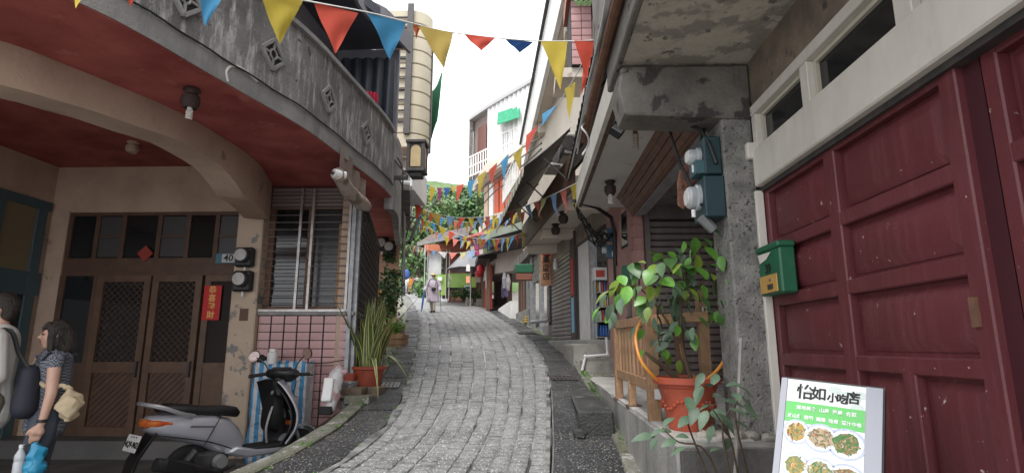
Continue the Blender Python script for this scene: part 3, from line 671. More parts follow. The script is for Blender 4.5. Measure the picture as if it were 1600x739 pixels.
# rolled blind hanging under the balcony
p0, p1 = PY(527,272,5.9), PY(572,322,6.9)
rb = thing('rolled_blind', 'dirty rolled up plastic blind slung under the balcony edge', 'rolled blind', (p0+p1)/2)
pts = [p0.lerp(p1, t/6)+Vector((0, 0, -.05*math.sin(t/6*math.pi)+random.uniform(-.01,.01))) for t in range(7)]
MB().tube(pts, [.075,.08,.085,.08,.085,.09,.07], 14).build('roll', M('dirty plastic film', (.36,.3,.25), .5, (.17,.12,.09), 5, (.45,.55), bump=.4, bscale=15), rb)
MB().cyl(p0+Vector((-.03,-.03,.0)), p0+Vector((.06,.07,0)), .05, n=14).build('roll_end', white_plastic, rb)
MB().cyl(p0+Vector((-.045,-.045,.0)), p0+Vector((-.03,-.03,0)), .02, n=10).build('core', iron, rb)
MB().grid(lambda s, t: p0.lerp(p1, .05+.85*s)+Vector((.02*math.sin(s*20), 0, .07+t*(3.58-(p0.z+p1.z)/2-.07+.1-.18*s*0)*(.95 if s < .5 else .75))), 14, 4).build('hanging_film', M('brown stained film', (.17,.12,.1), .6, (.26,.2,.17), 4), rb)
# ceiling lamps of the porch
def ceiling_lamp(p, label, r=.075, drop=.14, mat=None, cfl=True, group=None, bs=1.):
    t = thing('ceiling_lamp', label, 'lamp', p, 0, group)
    m_ = MB().lathe([(r*.9,0),(r,-.015),(r*.8,-.02),(r*.62,-drop*.3),(r*1.02,-drop*.42),(r*1.05,-drop*.8),(r*.72,-drop*1.05),(r*.6,-drop*1.0)], (0, 0, 0), 14); m_.build('housing', mat or MATS['rusty lamp housing'], t, world=False)
    if cfl:
        h = .09*bs; c_ = MB().lathe([(.022*bs,-drop),(.026*bs,-drop-.03)], (0,0,0), 10).build('bulb_socket', white_plastic, t, world=False)
        sp = [Vector((.028*bs*math.cos(k*.8), .028*bs*math.sin(k*.8), -drop-.03-h*k/32)) for k in range(33)]
        MB().tube(sp, .0085*bs, 6).build('spiral_bulb', bulb, t, world=False)
    return t
M('rusty lamp housing', (.055,.032,.026), .7, (.03,.02,.018), 14, bump=.3)
ceiling_lamp(PZ(300,140,3.6), 'rusty ceiling lamp with a bare spiral bulb on the red soffit', .07, .16, None, True, None, .8)
q = PZ(208,222,3.95); ceiling_lamp(q, 'small pale lamp on the inner porch ceiling behind the arch', .07, .13, cream_wall, False)
# meters on the pillar
def round_meter(p, s, label, mat, dial):
    t = thing('electricity_meter', label, 'meter', p)
    MB().box((0, -.05, 0), (s, .1, s*1.1)).build('case', mat, t, world=False, bevel=.02)
    MB().lathe([(s*.42,0),(s*.42,.05),(s*.36,.075)], (0, -.09, s*.08), 18, (0, -1, 0)).build('bezel', iron, t, world=False)
    MB().lathe([(s*.33,0),(s*.33,.012),(.0,.02)], (-.01*s, -.165, s*.08), 18, (0, -1, 0)).build('dial', dial, t, world=False)
    MB().cyl((0, -.04, -s*.55), (0, -.04, -s*.8), .014, n=8).build('conduit', white_plastic, t, world=False)
    return t
dial = M('grey meter dial', (.45,.43,.42), .3, (.38,.36,.35), 30)
round_meter(PY(386,403,7.08), .23, 'round black electricity meter, the upper of two on the cream pillar', black, dial)
m2 = round_meter(PY(383,440,7.08), .24, 'round black electricity meter, the lower of two on the cream pillar', black, dial)
MB().bb(PY(375,482,7.09), PY(387,501,7.1)).solo('small_tag', M('brown card', (.12,.07,.045), .7), 'small brown card below the lower pillar meter', 'card')
# house number, red couplet, red diamond
hp = thing('house_number_sign', 'blue and white enamel house number sign reading 40', 'house number', PY(352,403,YB-.0))
a = PY(338,396,YB-.03); b = PY(368,411,YB-.03); zc = (a.z+b.z)/2
MB().bb((a.x,YB-.03,b.z),(b.x,YB-.02,a.z)).build('plate', M('blue enamel', (.05,.16,.22), .4), hp)
wx = a.x+.085; MB().bb((wx,YB-.034,b.z+.01),(b.x-.008,YB-.031,a.z-.01)).build('number_panel', M('grey white enamel', (.5,.5,.48), .4), hp)
text('40', .13, ink, hp, ((wx+b.x-.008)/2, YB-.037, zc), (1,0,0), (0,0,1), 'lettering', .001, .002)
cp = thing('red_couplet', 'red paper couplet with gold characters on the dark side light', 'couplet', PY(331,500,YB-.02))
a = PY(320,446,YB-.025); b = PY(342,500,YB-.025)
MB().bb((a.x,YB-.028,b.z),(b.x,YB-.023,a.z)).build('paper', red_paper, cp)
text('恭\n喜\n發\n財', .105, gold, cp, ((a.x+b.x)/2, YB-.03, (a.z+b.z)/2), (1,0,0), (0,0,1), 'lettering', .001, .0015, 1.05)
c = PY(227,396,YB-.02); MB().plate([c+Vector((-.11,0,0)), c+Vector((0,0,-.11)), c+Vector((.11,0,0)), c+Vector((0,0,.11))], .006).solo('red_diamond_paper', M('faded red paper', (.33,.04,.02), .6, (.24,.03,.02), 9), 'faded red paper diamond over the double doors', 'paper charm')
# ================================================================== neighbour house beyond, orange wall
NB = thing('neighbour_house', 'narrow orange walled house beyond number 40 with a grey parapet above', 'house', (-3.6, 14.5, 1.7))
MB().prism([(-5.2,14.5,1.2),(-3.42,14.5,1.2),(-5.1,21,1.2),(-7.5,21,1.2)], (0,0,3.15)).build('wall', orange_wall, NB)
fin = catmull([Vector((-2.0,7.9,0)), Vector((-2.22,9.2,0)), Vector((-2.7,11.3,0)), Vector((-3.36,14.3,0))], 4)
wall_strip(fin, lambda i: 3.45+.05*i, lambda i: 4.62+.06*i, .12).build('parapet', band_concrete, NB)
MB().prism([(-2.15,8.0,3.85),(-3.4,14.3,4.28),(-5.0,14.4,4.28),(-4.2,8.0,3.85)], (0,0,.1)).build('soffit', red_soffit, NB)
MB().prism([(-5.2,12.5,4.45),(-3.3,12.5,4.45),(-5.2,21,4.45),(-7.5,21,4.45)], (0,0,3.75)).build('upper_wall', white_plain, NB)
for i in range(3):
    MB().tube([Vector((p.x+.03+.02*i, p.y, 4.55-.32*i+.05*k-(.5*max(0, k-8)*.12))) for k, p in enumerate(fin)], .012, 5).build('cable', cable_black if i else white_plastic, NB)
# balcony of the house after it
nb = MB(); q = PY(640,318,13); 
MB().prism([(-3.5,12.2,5.0),(-2.75,12.4,5.0),(-3.7,17,5.0),(-4.6,17,5.0)], (0,0,.14)).build('balcony_slab', dark_concrete, NB)
rl = MB()
for z in (5.2,5.5,5.8,6.1): rl.bar((-2.72,12.4,z), (-3.67,17,z), .03, .03); rl.bar((-3.5,12.2,z), (-2.72,12.4,z), .03, .03)
for t in range(6): p = Vector((-2.72,12.4,0)).lerp(Vector((-3.67,17,0)), t/5); rl.bar(p+Vector((0,0,5.1)), p+Vector((0,0,6.12)), .04, .04)
rl.build('railing', white_plain, NB)
# beige clad bay with black frame
BT = thing('clad_bay', 'tall beige metal clad bay with rounded edge and black ladder frame above the street', 'clad bay', (-2.9, 12, 5.9))
y0 = 12.
for r in range(10):
    za = 5.9+r*.345; zb = za+.335
    prof = [(-3.6,y0),(-2.78,y0)]+[(-2.78+.45*math.sin(t*math.pi/12), y0+.45-.45*math.cos(t*math.pi/12)) for t in range(1, 7)]+[(-2.95,14.5),(-3.6,14.5)]
    MB().prism([(x, y, za) for x, y in prof], (0,0,zb-za)).build('panel', beige_clad, BT, bevel=.02)
MB().prism([(-3.5,y0+.05,5.95),(-2.85,y0+.05,5.95),(-2.42,y0+.6,5.95),(-3.0,14.4,5.95),(-3.5,14.4,5.95)], (0,0,3.3)).build('core', rubber, BT)
lf = MB().bb((-2.84,y0-.09,6.2),(-2.70,y0-.02,9.45))
for r in range(11): lf.bb((-3.5,y0-.06,6.5+r*.26),(-2.8,y0-.02,6.53+r*.26)) if r % 3 else lf.bb((-3.6,y0-.06,6.5+r*.26),(-2.8,y0-.02,6.55+r*.26))
lf.build('ladder_frame', iron, BT)
MB().bb((-2.33,12.42,5.9),(-2.30,12.47,9.0)).build('corner_strip', iron, BT)
MB().bb((-3.7,12.9,5.15),(-2.75,14.5,5.9)).build('base_wall', white_clad, BT)
MB().grid(lambda s, t: Vector((-2.95+.62*s+.1*t, 14.6-1.2*s, 6.75+1.35*t+.35*s-.5*(1-t)*(1-s)+.05*math.sin(9*s+5*t))), 10, 10).solo('green_tarpaulin', green_cloth, 'green tarpaulin hanging behind the beige clad bay', 'tarpaulin', solid=.01)
# street lamp on a bracket
sl = thing('street_lamp', 'square black wall lantern with arched amber pane on a bracket', 'street lamp', PY(652,275,8.0))
c = PY(652,247,8.0); W_, H_ = .26, .44
for z, w_, h in ((c.z+H_/2, W_+.04, .05), (c.z-H_/2, W_+.02, .05), (c.z-H_/2-.06, W_*.7, .07)): MB().box((c.x, c.y, z), (w_, w_, h)).build('cap', iron, sl, bevel=.008)
lb = MB()
for sx in (-1, 1):
    for sy in (-1, 1): lb.box((c.x+sx*(W_/2-.02), c.y+sy*(W_/2-.02), c.z), (.045, .045, H_))
lb.build('lantern_frame', iron, sl)
pane = M('amber lamp pane', (.5,.38,.2), .35, (.42,.31,.16), 5)
for k in range(4):
    rz = Matrix.Rotation(k*math.pi/2, 3, 'Z'); pts = [(-.075,-.17),(.075,-.17),(.075,.08)]+[(.075*math.cos(t), .08+.085*math.sin(t)) for t in (.5,1.05,1.57,2.1,2.64)]+[(-.075,.08)]
    MB().prism([c+rz @ Vector((x, -W_/2+.012, z)) for x, z in pts], rz @ Vector((0, -.006, 0))).build('pane', pane, sl)
    MB().prism([c+rz @ Vector((x, -W_/2+.03, z)) for x, z in ((-.11,-.21),(.11,-.21),(.11,.21),(-.11,.21))], rz @ Vector((0, -.01, 0))).build('side_plate', iron, sl)
MB().bar(PY(613,278,8.0), PY(637,278,8.0), .05, .05).bar(PY(606,238,8.0), PY(637,276,8.0), .025, .025).build('bracket', iron, sl)

hk = MB().tube(catmull([hit(inner, u, v)[0]+Vector((.02,0,0)) for u, v in ((352,128),(350,112),(360,104),(378,110),(398,128))], 4), .012, 6)
hk.solo('loose_cable', M('pale cable', (.55,.54,.5), .5), 'loose pale cable end curling from the curved concrete parapet', 'cable')
# ================================================================== RIGHT: house with maroon doors
HA = thing('shophouse', 'house with tall maroon panelled doors, white lintel and peeling concrete canopy', 'house', (1.5, 2.5, .9))
XD = 1.5
def leaf_door(y0, y1, xf, label=None):
    """one sliding door: stiles, rails and raised panels; visible face looks towards the street (-x)"""
    d = MB(); zs = [2.47, 2.10, 1.77, 1.42, .40]; ym = y0+(y1-y0)*.52; s = .055
    d.bb((xf+.045,y0,.35),(xf+.07,y1,2.5))                                     # backing board
    for a, b in ((y0, y0+.085), (ym-.05, ym+.05), (y1-.07, y1)): d.bb((xf,a,.35),(xf+.05,b,2.5))
    for z in zs[1:4]: d.bb((xf+.001,y0+.02,z-.035),(xf+.05,y1-.02,z+.035))
    d.bb((xf+.001,y0+.02,2.44),(xf+.05,y1-.02,2.5)).bb((xf+.001,y0+.02,.35),(xf+.05,y1-.02,.5))
    yq = y0+.085+(ym-.05-y0-.085)*.52
    d.bb((xf+.002,yq-.04,.45),(xf+.05,yq+.04,1.4))
    o = d.build('door', maroon, HA, bevel=.006)
    for (a, b) in ((y0+.085, ym-.05), (ym+.05, y1-.07)):
        for i in range(3):
            zt, zb = (2.44 if i == 0 else zs[i]-.035), zs[i+1]+.035
            g = .02; m_ = MB(); A = [(a+g,zb+g),(b-g,zb+g),(b-g,zt-g),(a+g,zt-g)]; k = .045
            Bq = [(a+g+k,zb+g+k),(b-g-k,zb+g+k),(b-g-k,zt-g-k),(a+g+k,zt-g-k)]
            m_.add([(xf+.04,p[0],p[1]) for p in A]+[(xf+.018,p[0],p[1]) for p in Bq], [(4,5,6,7),(0,1,5,4),(1,2,6,5),(2,3,7,6),(3,0,4,7)])
            m_.build('door_panel', maroon, o, bevel=.003)
    for (a, b) in ((y0+.085, yq-.04), (yq+.04, ym-.05), (ym+.05, y1-.07)):
        g = .018; k = .04; A = [(a+g,.5+g),(b-g,.5+g),(b-g,1.385-g),(a+g,1.385-g)]; Bq = [(a+g+k,.5+g+k),(b-g-k,.5+g+k),(b-g-k,1.385-g-k),(a+g+k,1.385-g-k)]
        MB().add([(xf+.04,p[0],p[1]) for p in A]+[(xf+.022,p[0],p[1]) for p in Bq], [(4,5,6,7),(0,1,5,4),(1,2,6,5),(2,3,7,6),(3,0,4,7)]).build('door_panel', maroon, o, bevel=.003)
    return o
d1 = leaf_door(1.88, 3.53, XD); d2 = leaf_door(.2, 1.81, XD+.03)
MB().bb((XD-.008,1.93,1.56),(XD+.0,1.965,1.66)).build('handle', rust, d1)
MB().bb((XD+.03,1.80,.35),(XD+.09,1.89,2.5)).build('door_jamb', M('dark maroon jamb', (.045,.006,.011), .6), HA)
MB().bb((XD-.06,.1,2.49),(XD+.09,3.50,2.735)).build('lintel', white_paint, HA, bevel=.008)
MB().bb((XD-.02,.1,2.46),(XD+.05,3.5,2.488)).build('door_track', iron, HA)
MB().bb((XD-.055,3.505,.96),(XD-.005,3.545,2.47)).build('door_jamb', white_paint, HA, bevel=.004)
# transom windows
wf = MB().bb((XD-.05,.1,2.965),(XD+.06,3.5,3.03))
for y0, y1 in ((3.44,3.5),(2.76,2.84),(1.97,2.07),(1.2,1.28),(.5,.58)): wf.bb((XD-.045,y0,2.737),(XD+.055,y1,2.964))
wf = wf.build('transom_frame', white_paint, HA, bevel=.004)
for y0, y1 in ((2.845,3.435),(2.075,2.755),(1.285,1.965),(.585,1.195)):
    MB().bb((XD+.01,y0,2.74),(XD+.016,y1,2.963)).build('pane', dark_glass, wf)
    g = MB(); 
    for a in ((y0,y0+.02,2.738,2.963),(y1-.02,y1,2.738,2.963),(y0+.02,y1-.02,2.94,2.963),(y0+.02,y1-.02,2.738,2.758)): g.bb((XD-.01,a[0],a[2]),(XD+.03,a[1],a[3]))
    g.build('sash', M('cream sash', (.5,.46,.38), .6) if 'cream sash' not in MATS else MATS['cream sash'], wf)
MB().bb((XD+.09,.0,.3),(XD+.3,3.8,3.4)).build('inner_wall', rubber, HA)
MB().bb((XD-.03,.1,3.035),(XD+.3,3.86,3.36)).build('wall_beam', M('stained brown concrete', (.24,.19,.14), .9, (.12,.1,.08), 4, bump=.5, bscale=25, spots=(.06,.05,.045), spscale=3, spthr=.56), HA)
MB().bb((1.27,3.53,.96),(1.47,3.85,2.985)).build('pillar', rough_pillar, HA, bevel=.012)
MB().bb((1.471,3.56,.96),(1.75,3.85,2.98)).build('return_wall', rough_pillar, HA)
MB().prism([(.62,3.5,3.34),(1.468,3.5,3.34),(1.468,3.5,2.96),(.64,3.5,3.0),(.60,3.5,3.16)], (0,.3,0)).build('canopy_beam', dark_concrete, HA, bevel=.015, jitter=.003)
MB().bb((.63,.0,3.355),(1.75,3.86,3.5)).build('canopy_slab', peel_ceiling, HA)
MB().bb((.585,.0,3.335),(.629,3.9,3.6)).build('canopy_edge', dark_concrete, HA, bevel=.01)
MB().bb((.5,-.2,3.66),(1.8,3.95,9)).bb((1.55,3.96,3.66),(1.8,8.0,9)).build('upper_wall', dark_concrete, HA)
tb = MB().tube([(.545,2.2,3.55),(.545,3.4,3.55),(.55,4.6,3.54),(.565,5.4,3.53)], .036, 10); tb.solo('gutter_pipe', rust, 'rusty gutter pipe running along the canopy edge on the right', 'pipe')
tb = MB()
for k in range(5):
    tb.tube([(.49+.008*k,2.4+.5*t+.1*k,3.66+.03*math.sin(t*2+k)-.02*t) for t in range(7)], .008, 5)
tb.tube([(.52+.03*math.cos(a*.7), 4.9+.05*math.sin(a*.7), 3.6-.03*a) for a in range(14)], .009, 5)
tb.solo('loose_wires', M('pale loose wire', (.45,.45,.44), .5), 'tangle of pale loose wires along the canopy edge where the flags are tied', 'wires')
# --- small fittings on pillar
p = PX(1167,243,1.44); MB().box((1.44,3.5,p.z), (.07,.05,.11)).solo('junction_box', white_paint, 'small white junction box on the pillar beside the transom', 'junction box', bevel=.008)
def big_meter(label, x0, x1, y0, y1, z0, z1, dr, group=None):
    t = thing('electricity_meter', label, 'meter', ((x0+x1)/2, y0, z0), 0, group)
    MB().bb((x0,y0,z0),(x1,y1,z1)).build('case', meter_blue, t, bevel=.008)
    c = Vector((x0, (y0+y1)/2, (z0+z1)/2+.02))
    MB().lathe([(dr*1.05,0),(dr*1.05,.02),(dr*.9,.028),(dr*.9,.062),(dr*.78,.076),(0,.08)], c, 20, (-1,0,0)).build('dome', clear_cover, t)
    MB().lathe([(dr*.62,0),(dr*.62,.015),(0,.016)], c+Vector((-.072,0,0)), 18, (-1,0,0)).build('dial', white_plastic, t)
    MB().cyl(c+Vector((-.05,-.03,-dr*1.05)), c+Vector((-.05,-.03,-dr*1.05-.05)), .014, n=8).build('seal', white_plastic, t)
    MB().bb((x0+.02,y0-.006,z0+.05),(x0+.025,y0,z0+.1)).build('latch', iron, t)
    return t
mu = big_meter('dark teal meter box with square clear cover, the upper one on the rough pillar', 1.155, 1.267, 3.56, 3.78, 2.60, 2.86, .062)
MB().bb((1.10,3.57,2.61),(1.154,3.72,2.70)).build('louvre', M('teal louvre', (.05,.12,.14), .5), mu)
ml = big_meter('dark teal meter box with round clear dome, the lower one on the rough pillar', 1.135, 1.266, 3.54, 3.80, 2.31, 2.585, .085)
MB().cyl((1.12,3.6,2.32), (1.2,3.62,2.24), .035, n=10).build('cable_gland', galv, ml)
tb = MB(); tb.tube([(1.03,3.86,3.2),(1.02,3.86,3.0),(1.06,3.8,2.75),(1.1,3.65,2.5),(1.13,3.6,2.4)], .011, 6).tube([(1.12,3.7,2.99),(1.16,3.62,2.93),(1.19,3.55,2.8),(1.22,3.53,2.66)], .013, 6).tube([(1.24,3.8,3.0),(1.2,3.7,2.95),(1.18,3.66,2.86)], .016, 6)
tb.solo('meter_cables', cable_black, 'black cables looping down from the beam into the teal meters', 'cables')
pq = thing('wall_plaque', 'rusty brown cast plaque hanging beside the teal meters', 'plaque', (1.12, 3.95, 2.45))
c = Vector((1.16, 3.95, 2.63)); mb = MB()
outl = [(-.085,-.14),(-.05,-.17),(-.02,-.15),(.02,-.17),(.05,-.14),(.075,-.05),(.085,.05),(.06,.13),(.02,.165),(-.02,.165),(-.06,.12),(-.085,.03)]
mb.prism([c+Vector((x, 0, z)) for x, z in outl], (0,.03,0)); pl_ = mb.build('plate', M('rusty terracotta', (.3,.15,.1), .85, (.17,.08,.055), 14, bump=.7, bscale=35), pq, bevel=.01, jitter=.004)
rs = random.Random(5); mb = MB()
for i in range(34):
    a, r_ = rs.uniform(0, 6.28), rs.uniform(0, .075); mb.ball(c+Vector((r_*math.cos(a), -.002, r_*1.6*math.sin(a))), (rs.uniform(.008,.017), .016, rs.uniform(.008,.017)), 6, 4)
mb.build('relief', MATS['rusty terracotta'], pq)
# green mailbox 39
mbx = thing('mailbox', 'green metal mailbox numbered 39 with a yellow lock plate on the maroon doors', 'mailbox', (1.45, 3.36, 1.78))
x0, x1, ya, yb, za, zb = 1.41, 1.50, 3.17, 3.47, 1.79, 2.085
MB().prism([(x0,ya,za),(x0,yb,za),(x0,yb,zb-.03),(x0,ya,zb-.03)], (x1-x0,0,0)).build('body', green_box, mbx, bevel=.01)
MB().bb((x0-.012,ya-.01,zb-.035),(x1,yb+.01,zb)).build('lid', green_box, mbx, bevel=.008)
MB().bb((x0-.008,ya+.045,za+.012),(x0-.001,yb-.02,za+.115)).build('lock_plate', brass, mbx, bevel=.003)
MB().cyl((x0-.018,ya+.125,za+.085),(x0-.005,ya+.125,za+.085), .009, n=10).build('lock', steel, mbx); MB().bb((x0-.012,ya+.1,za+.03),(x0-.006,ya+.17,za+.06)).build('slot', iron, mbx)
MB().face((x0-.004,ya+.10,zb-.05),(x0-.004,yb-.015,zb-.045),(x0-.006,yb-.04,zb-.10),(x0-.004,ya+.17,zb-.085)).build('torn_sticker', white_paint, mbx, solid=.002)
text('39', .08, ink, mbx, (x0-.006, 3.33, za+.152), (0,-1,0), (0,0,1), 'lettering', .001, .001)
# menu board on the ground
mn = thing('menu_board', 'standing menu board headed 怡如小吃店 with photographs of dishes', 'menu board', (1.05, 2.15, .28))
BL, BR = PY(1232,593,2.25), PY(1354,607,2.1); o = BL; xa = (BR-BL); wdt = xa.length; xa.normalize()
dn = (PY(1196,739,2.18)-BL); dn = (dn-xa*dn.dot(xa)).normalized(); nrm = xa.cross(-dn).normalized()
HB = 1.02
P = lambda a, b, c=0.: o+xa*a+dn*b+nrm*c
def rect(a0, b0, a1, b1, c0, c1): return MB().prism([P(a0,b0,c0),P(a1,b0,c0),P(a1,b1,c0),P(a0,b1,c0)], nrm*(c1-c0))
rect(-.02,-.012,wdt+.055,HB,-.05,-.004).build('back_panel', iron, mn)
rect(-.022,-.004,-.001,HB,-.004,.008).build('frame', M('grey aluminium frame', (.28,.29,.32), .4, metal=.4), mn); rect(wdt+.001,-.004,wdt+.05,HB,-.004,.008).build('frame', MATS['grey aluminium frame'], mn)
rect(0,-.003,wdt,HB,-.003,.004).build('poster', M('printed poster white', (.74,.75,.74), .35), mn)
rect(.001,.082,wdt-.001,.158,.0042,.0052).build('green_band', M('poster green', (.12,.5,.12), .35), mn)
for s_, a, sz_ in (('怡', .075, .062), ('如', .130, .054), ('小', .185, .038), ('吃', .222, .04), ('店', .262, .05)): text(s_, sz_*.95, ink, mn, P(a*wdt/.31+.0, .045+(.008 if sz_ < .05 else 0), .0056), xa, -dn, 'lettering', .0004, .0013)
text('道地美食  山產  海產  合菜', .0165, white_ink, mn, P(wdt*.52, .103, .0066), xa, -dn, 'lettering', .0004, .0003)
text('放山雞  箭筍  龍鬚  珠蔥  蜜汁中卷', .0155, white_ink, mn, P(wdt*.5, .137, .0066), xa, -dn, 'lettering', .0004, .0003)
plate_w = M('plate china', (.5,.54,.62), .3, (.36,.42,.58), 60); 
foods = [M('food %d' % i, a, .6, b, 70, spots=c_, spscale=60, spthr=.58) for i, (a, b, c_) in enumerate((((.5,.25,.07),(.35,.3,.06),(.6,.5,.35)), ((.5,.4,.27),(.35,.26,.15),(.1,.09,.07)), ((.04,.14,.03),(.08,.2,.05),(.3,.08,.04)),
          ((.13,.17,.05),(.25,.25,.12),(.04,.06,.02)), ((.3,.3,.17),(.1,.14,.05),(.5,.48,.36)), ((.1,.12,.04),(.35,.09,.04),(.45,.4,.3)), ((.2,.2,.08),(.1,.12,.04),(.4,.3,.2)), ((.4,.25,.12),(.2,.14,.06),(.5,.4,.3)), ((.08,.16,.04),(.3,.28,.1),(.4,.1,.05))))]
rs = random.Random(3)
for i in range(9):
    r_, c_ = divmod(i, 3); a = wdt*(.17+.31*c_)+.004*r_; b = .192+.118*r_+.008*c_; rx, ry = (.046,.056,.062)[c_]*.98, (.045,.05,.054)[c_]
    dsk = MB().prism([P(a+rx*math.cos(t*math.pi/12), b+ry*math.sin(t*math.pi/12), .0045) for t in range(24)], nrm*.001).build('plate_print', plate_w, mn)
    MB().prism([P(a+rx*.86*math.cos(t*math.pi/12), b+ry*.86*math.sin(t*math.pi/12), .0053) for t in range(24)], nrm*.0003).build('plate_well', MATS['printed poster white'], dsk)
    fd = [(rx*.72*rs.uniform(.82,1.1)*math.cos(t*math.pi/9), ry*.72*rs.uniform(.82,1.1)*math.sin(t*math.pi/9)) for t in range(18)]
    MB().prism([P(a+x, b+y_, .0057) for x, y_ in fd], nrm*.0008).build('dish_print', foods[i], dsk)
    bits = MB()
    for q in range(46):
        t_, rr = rs.uniform(0,6.28), rs.random()**.6*.66; cx, cy = a+rx*rr*math.cos(t_), b+ry*rr*math.sin(t_); L, wd, an = rs.uniform(.004,.012), rs.uniform(.0015,.0035), rs.uniform(0,3.14); bits.cur = rs.randrange(3)
        ux, uy = math.cos(an), math.sin(an); bits.prism([P(cx-ux*L-uy*wd, cy-uy*L+ux*wd, .0066+q*.00001), P(cx+ux*L-uy*wd, cy+uy*L+ux*wd, .0066+q*.00001), P(cx+ux*L*.8+uy*wd, cy+uy*L*.8-ux*wd, .0066+q*.00001), P(cx-ux*L*.8+uy*wd, cy-uy*L*.8-ux*wd, .0066+q*.00001)], nrm*.0003)
    bits.build('garnish_print', [foods[i], foods[(i*2+3) % 9], foods[(i+5) % 9]], dsk)
for a, b in ((.62,.02),(.75,.035),(.86,.05),(.93,.03),(.9,.075)): MB().prism([P(wdt*a+.022*math.cos(t*.7), b+.014*math.sin(t*.7), .0045) for t in range(9)], nrm*.0006).build('leaf_print', M('pale leaf print', (.55,.62,.58), .4) if 'pale leaf print' not in MATS else MATS['pale leaf print'], mn)
lg = MB()
for a in (.02, wdt-.0): lg.bar(P(a,.2,-.06), P(a,.9,-.06)+Vector((.0,.3,-.2)), .03, .03)
lg.build('leg', iron, mn)
# ================================================================== RIGHT: alcove with brown shutter (house B)
HB_ = thing('shuttered_house', 'pink brick shophouse with a recessed brown roller shutter under a pale soffit', 'house', (1.9, 7.7, 1.0))
MB().bb((.72,3.96,3.5),(1.6,8.1,3.66)).build('soffit', white_soffit, HB_)
br = MB().bb((.675,4.0,3.48),(.719,8.1,3.75)).build('soffit_edge', white_paint, HB_)
bme = MB().box((0,0,0), (.05,.185,.006)).mesh('brick', M('brown edge tile', (.14,.085,.07), .7, (.1,.06,.05), 9, rnd=.2), bevel=.002)
for i in range(21): inst(bme, 'brick', br, Matrix.Translation((.748, 4.1+i*.192, 3.496)))
for k in range(4):
    a0, a1 = k/4, (k+1)/4
    A = lambda t, y: Vector((1.20+.2*t, y, 3.5-.21*t-.0))
    MB().prism([A(a0,3.9)+Vector((0,0,-.006*k)), A(a1-.02,3.9)+Vector((0,0,-.006*k)), A(a1-.02,7.55)+Vector((0,0,-.006*k)), A(a0,7.55)+Vector((0,0,-.006*k))], (.02,0,.03)).build('lintel_board', lintel_wood, HB_, bevel=.004)
MB().bb((1.40,3.9,3.24),(1.44,7.55,3.30)).build('lintel_edge', lintel_wood, HB_, bevel=.004)
rv = MB().grid(lambda s, t: Vector((1.44+.16*t, 3.9+3.6*s, 3.235+.008*(int(s*160) % 2)+.03*t)), 160, 1).build('ribbed_strip', galv, HB_, solid=.01)
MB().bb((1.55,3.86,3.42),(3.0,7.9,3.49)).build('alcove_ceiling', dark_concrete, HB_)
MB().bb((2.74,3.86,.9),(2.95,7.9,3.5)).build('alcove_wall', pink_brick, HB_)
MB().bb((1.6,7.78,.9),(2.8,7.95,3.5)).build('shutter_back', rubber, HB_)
sh = MB().bb((1.60,7.66,.98),(1.67,7.78,3.45)).bb((2.68,7.66,.98),(2.74,7.78,3.45)).bb((1.67,7.64,3.22),(2.68,7.78,3.45)).build('roller_shutter', shutter_brown, HB_)
sme = MB().prism([(-.51,0,-.045),(-.51,-.02,-.03),(-.51,-.022,.03),(-.51,-.004,.045)], (1.02,0,0)).mesh('slat', shutter_brown)
for i in range(24): inst(sme, 'slat', sh, Matrix.Translation((2.175, 7.76, 1.04+i*.0925)))
MB().bb((1.67,7.72,.99),(2.68,7.775,1.03)).build('bottom_bar', white_paint, sh)
# pink brick corner and street wall
cw = MB().prism([(1.47,7.75,.95),(1.6,7.75,.95),(1.6,9.3,.95),(1.27,9.1,.95)], (0,0,2.75)).build('brick_wall', pink_brick, HB_)
qme = MB().box((0,0,0), (.115,.022,.165)).mesh('brick', pink_brick, bevel=.003); q2 = MB().box((0,0,0), (.022,.115,.165)).mesh('brick', pink_brick, bevel=.003)
for i in range(13):
    inst(qme, 'brick', cw, Matrix.Translation((1.532, 7.742, 1.09+i*.18))); inst(q2, 'brick', cw, Matrix.Translation((1.458, 7.81, 1.09+i*.18)) @ Matrix.Rotation(R(8.5), 4, 'Z'))
    inst(qme, 'brick', cw, Matrix.Translation((2.80, 7.64, 1.09+i*.18)))
for (ya, yb, z0, z1) in ((7.98,8.2,1.9,2.62),(8.05,8.3,2.95,3.45)):
    xa_, xb_ = 1.47-.1481*(ya-7.75)-.004, 1.47-.1481*(yb-7.75)-.004
    MB().prism([(xa_,ya,z0),(xb_,yb,z0),(xb_+.03,yb,z0),(xa_+.03,ya,z0)], (0,0,z1-z0)).build('slot_window', dark_glass, cw)
    MB().prism([(xa_-.012,ya-.02,z0-.04),(xb_-.012,yb+.02,z0-.04),(xb_+.03,yb+.02,z0-.04),(xa_+.03,ya-.02,z0-.04)], (0,0,.035)).build('sill', dark_grout, cw)
MB().bb((1.325,7.98,2.35),(1.43,8.12,2.62)).solo('letter_box', green_box, 'small green letter box on the pink brick wall by the slot window', 'letter box', bevel=.008)
gl = 'rusty glass shade lamps under the soffits'
ceiling_lamp(PZ(953,283,3.5), 'rusty caged lamp near the far end of the pale soffit', .07, .17, None, True, gl)
def bare_bulb(p, label, mat):
    t = thing('hanging_bulb', label, 'bulb', p); MB().lathe([(.06,0),(.055,-.02),(.022,-.03),(.022,-.07)], (0,0,0), 12).build('socket', mat, t, world=False)
    MB().tube([Vector((.024*math.cos(k*.8), .024*math.sin(k*.8), -.07-.15*k/40)) for k in range(41)], .008, 6).build('spiral_bulb', M('dusty bulb', (.3,.25,.19), .5) if 'dusty bulb' not in MATS else MATS['dusty bulb'], t, world=False); return t
bare_bulb(PZ(992,197,3.5), 'dusty brown spiral bulb hanging from the pale soffit beside the floodlight', rust)
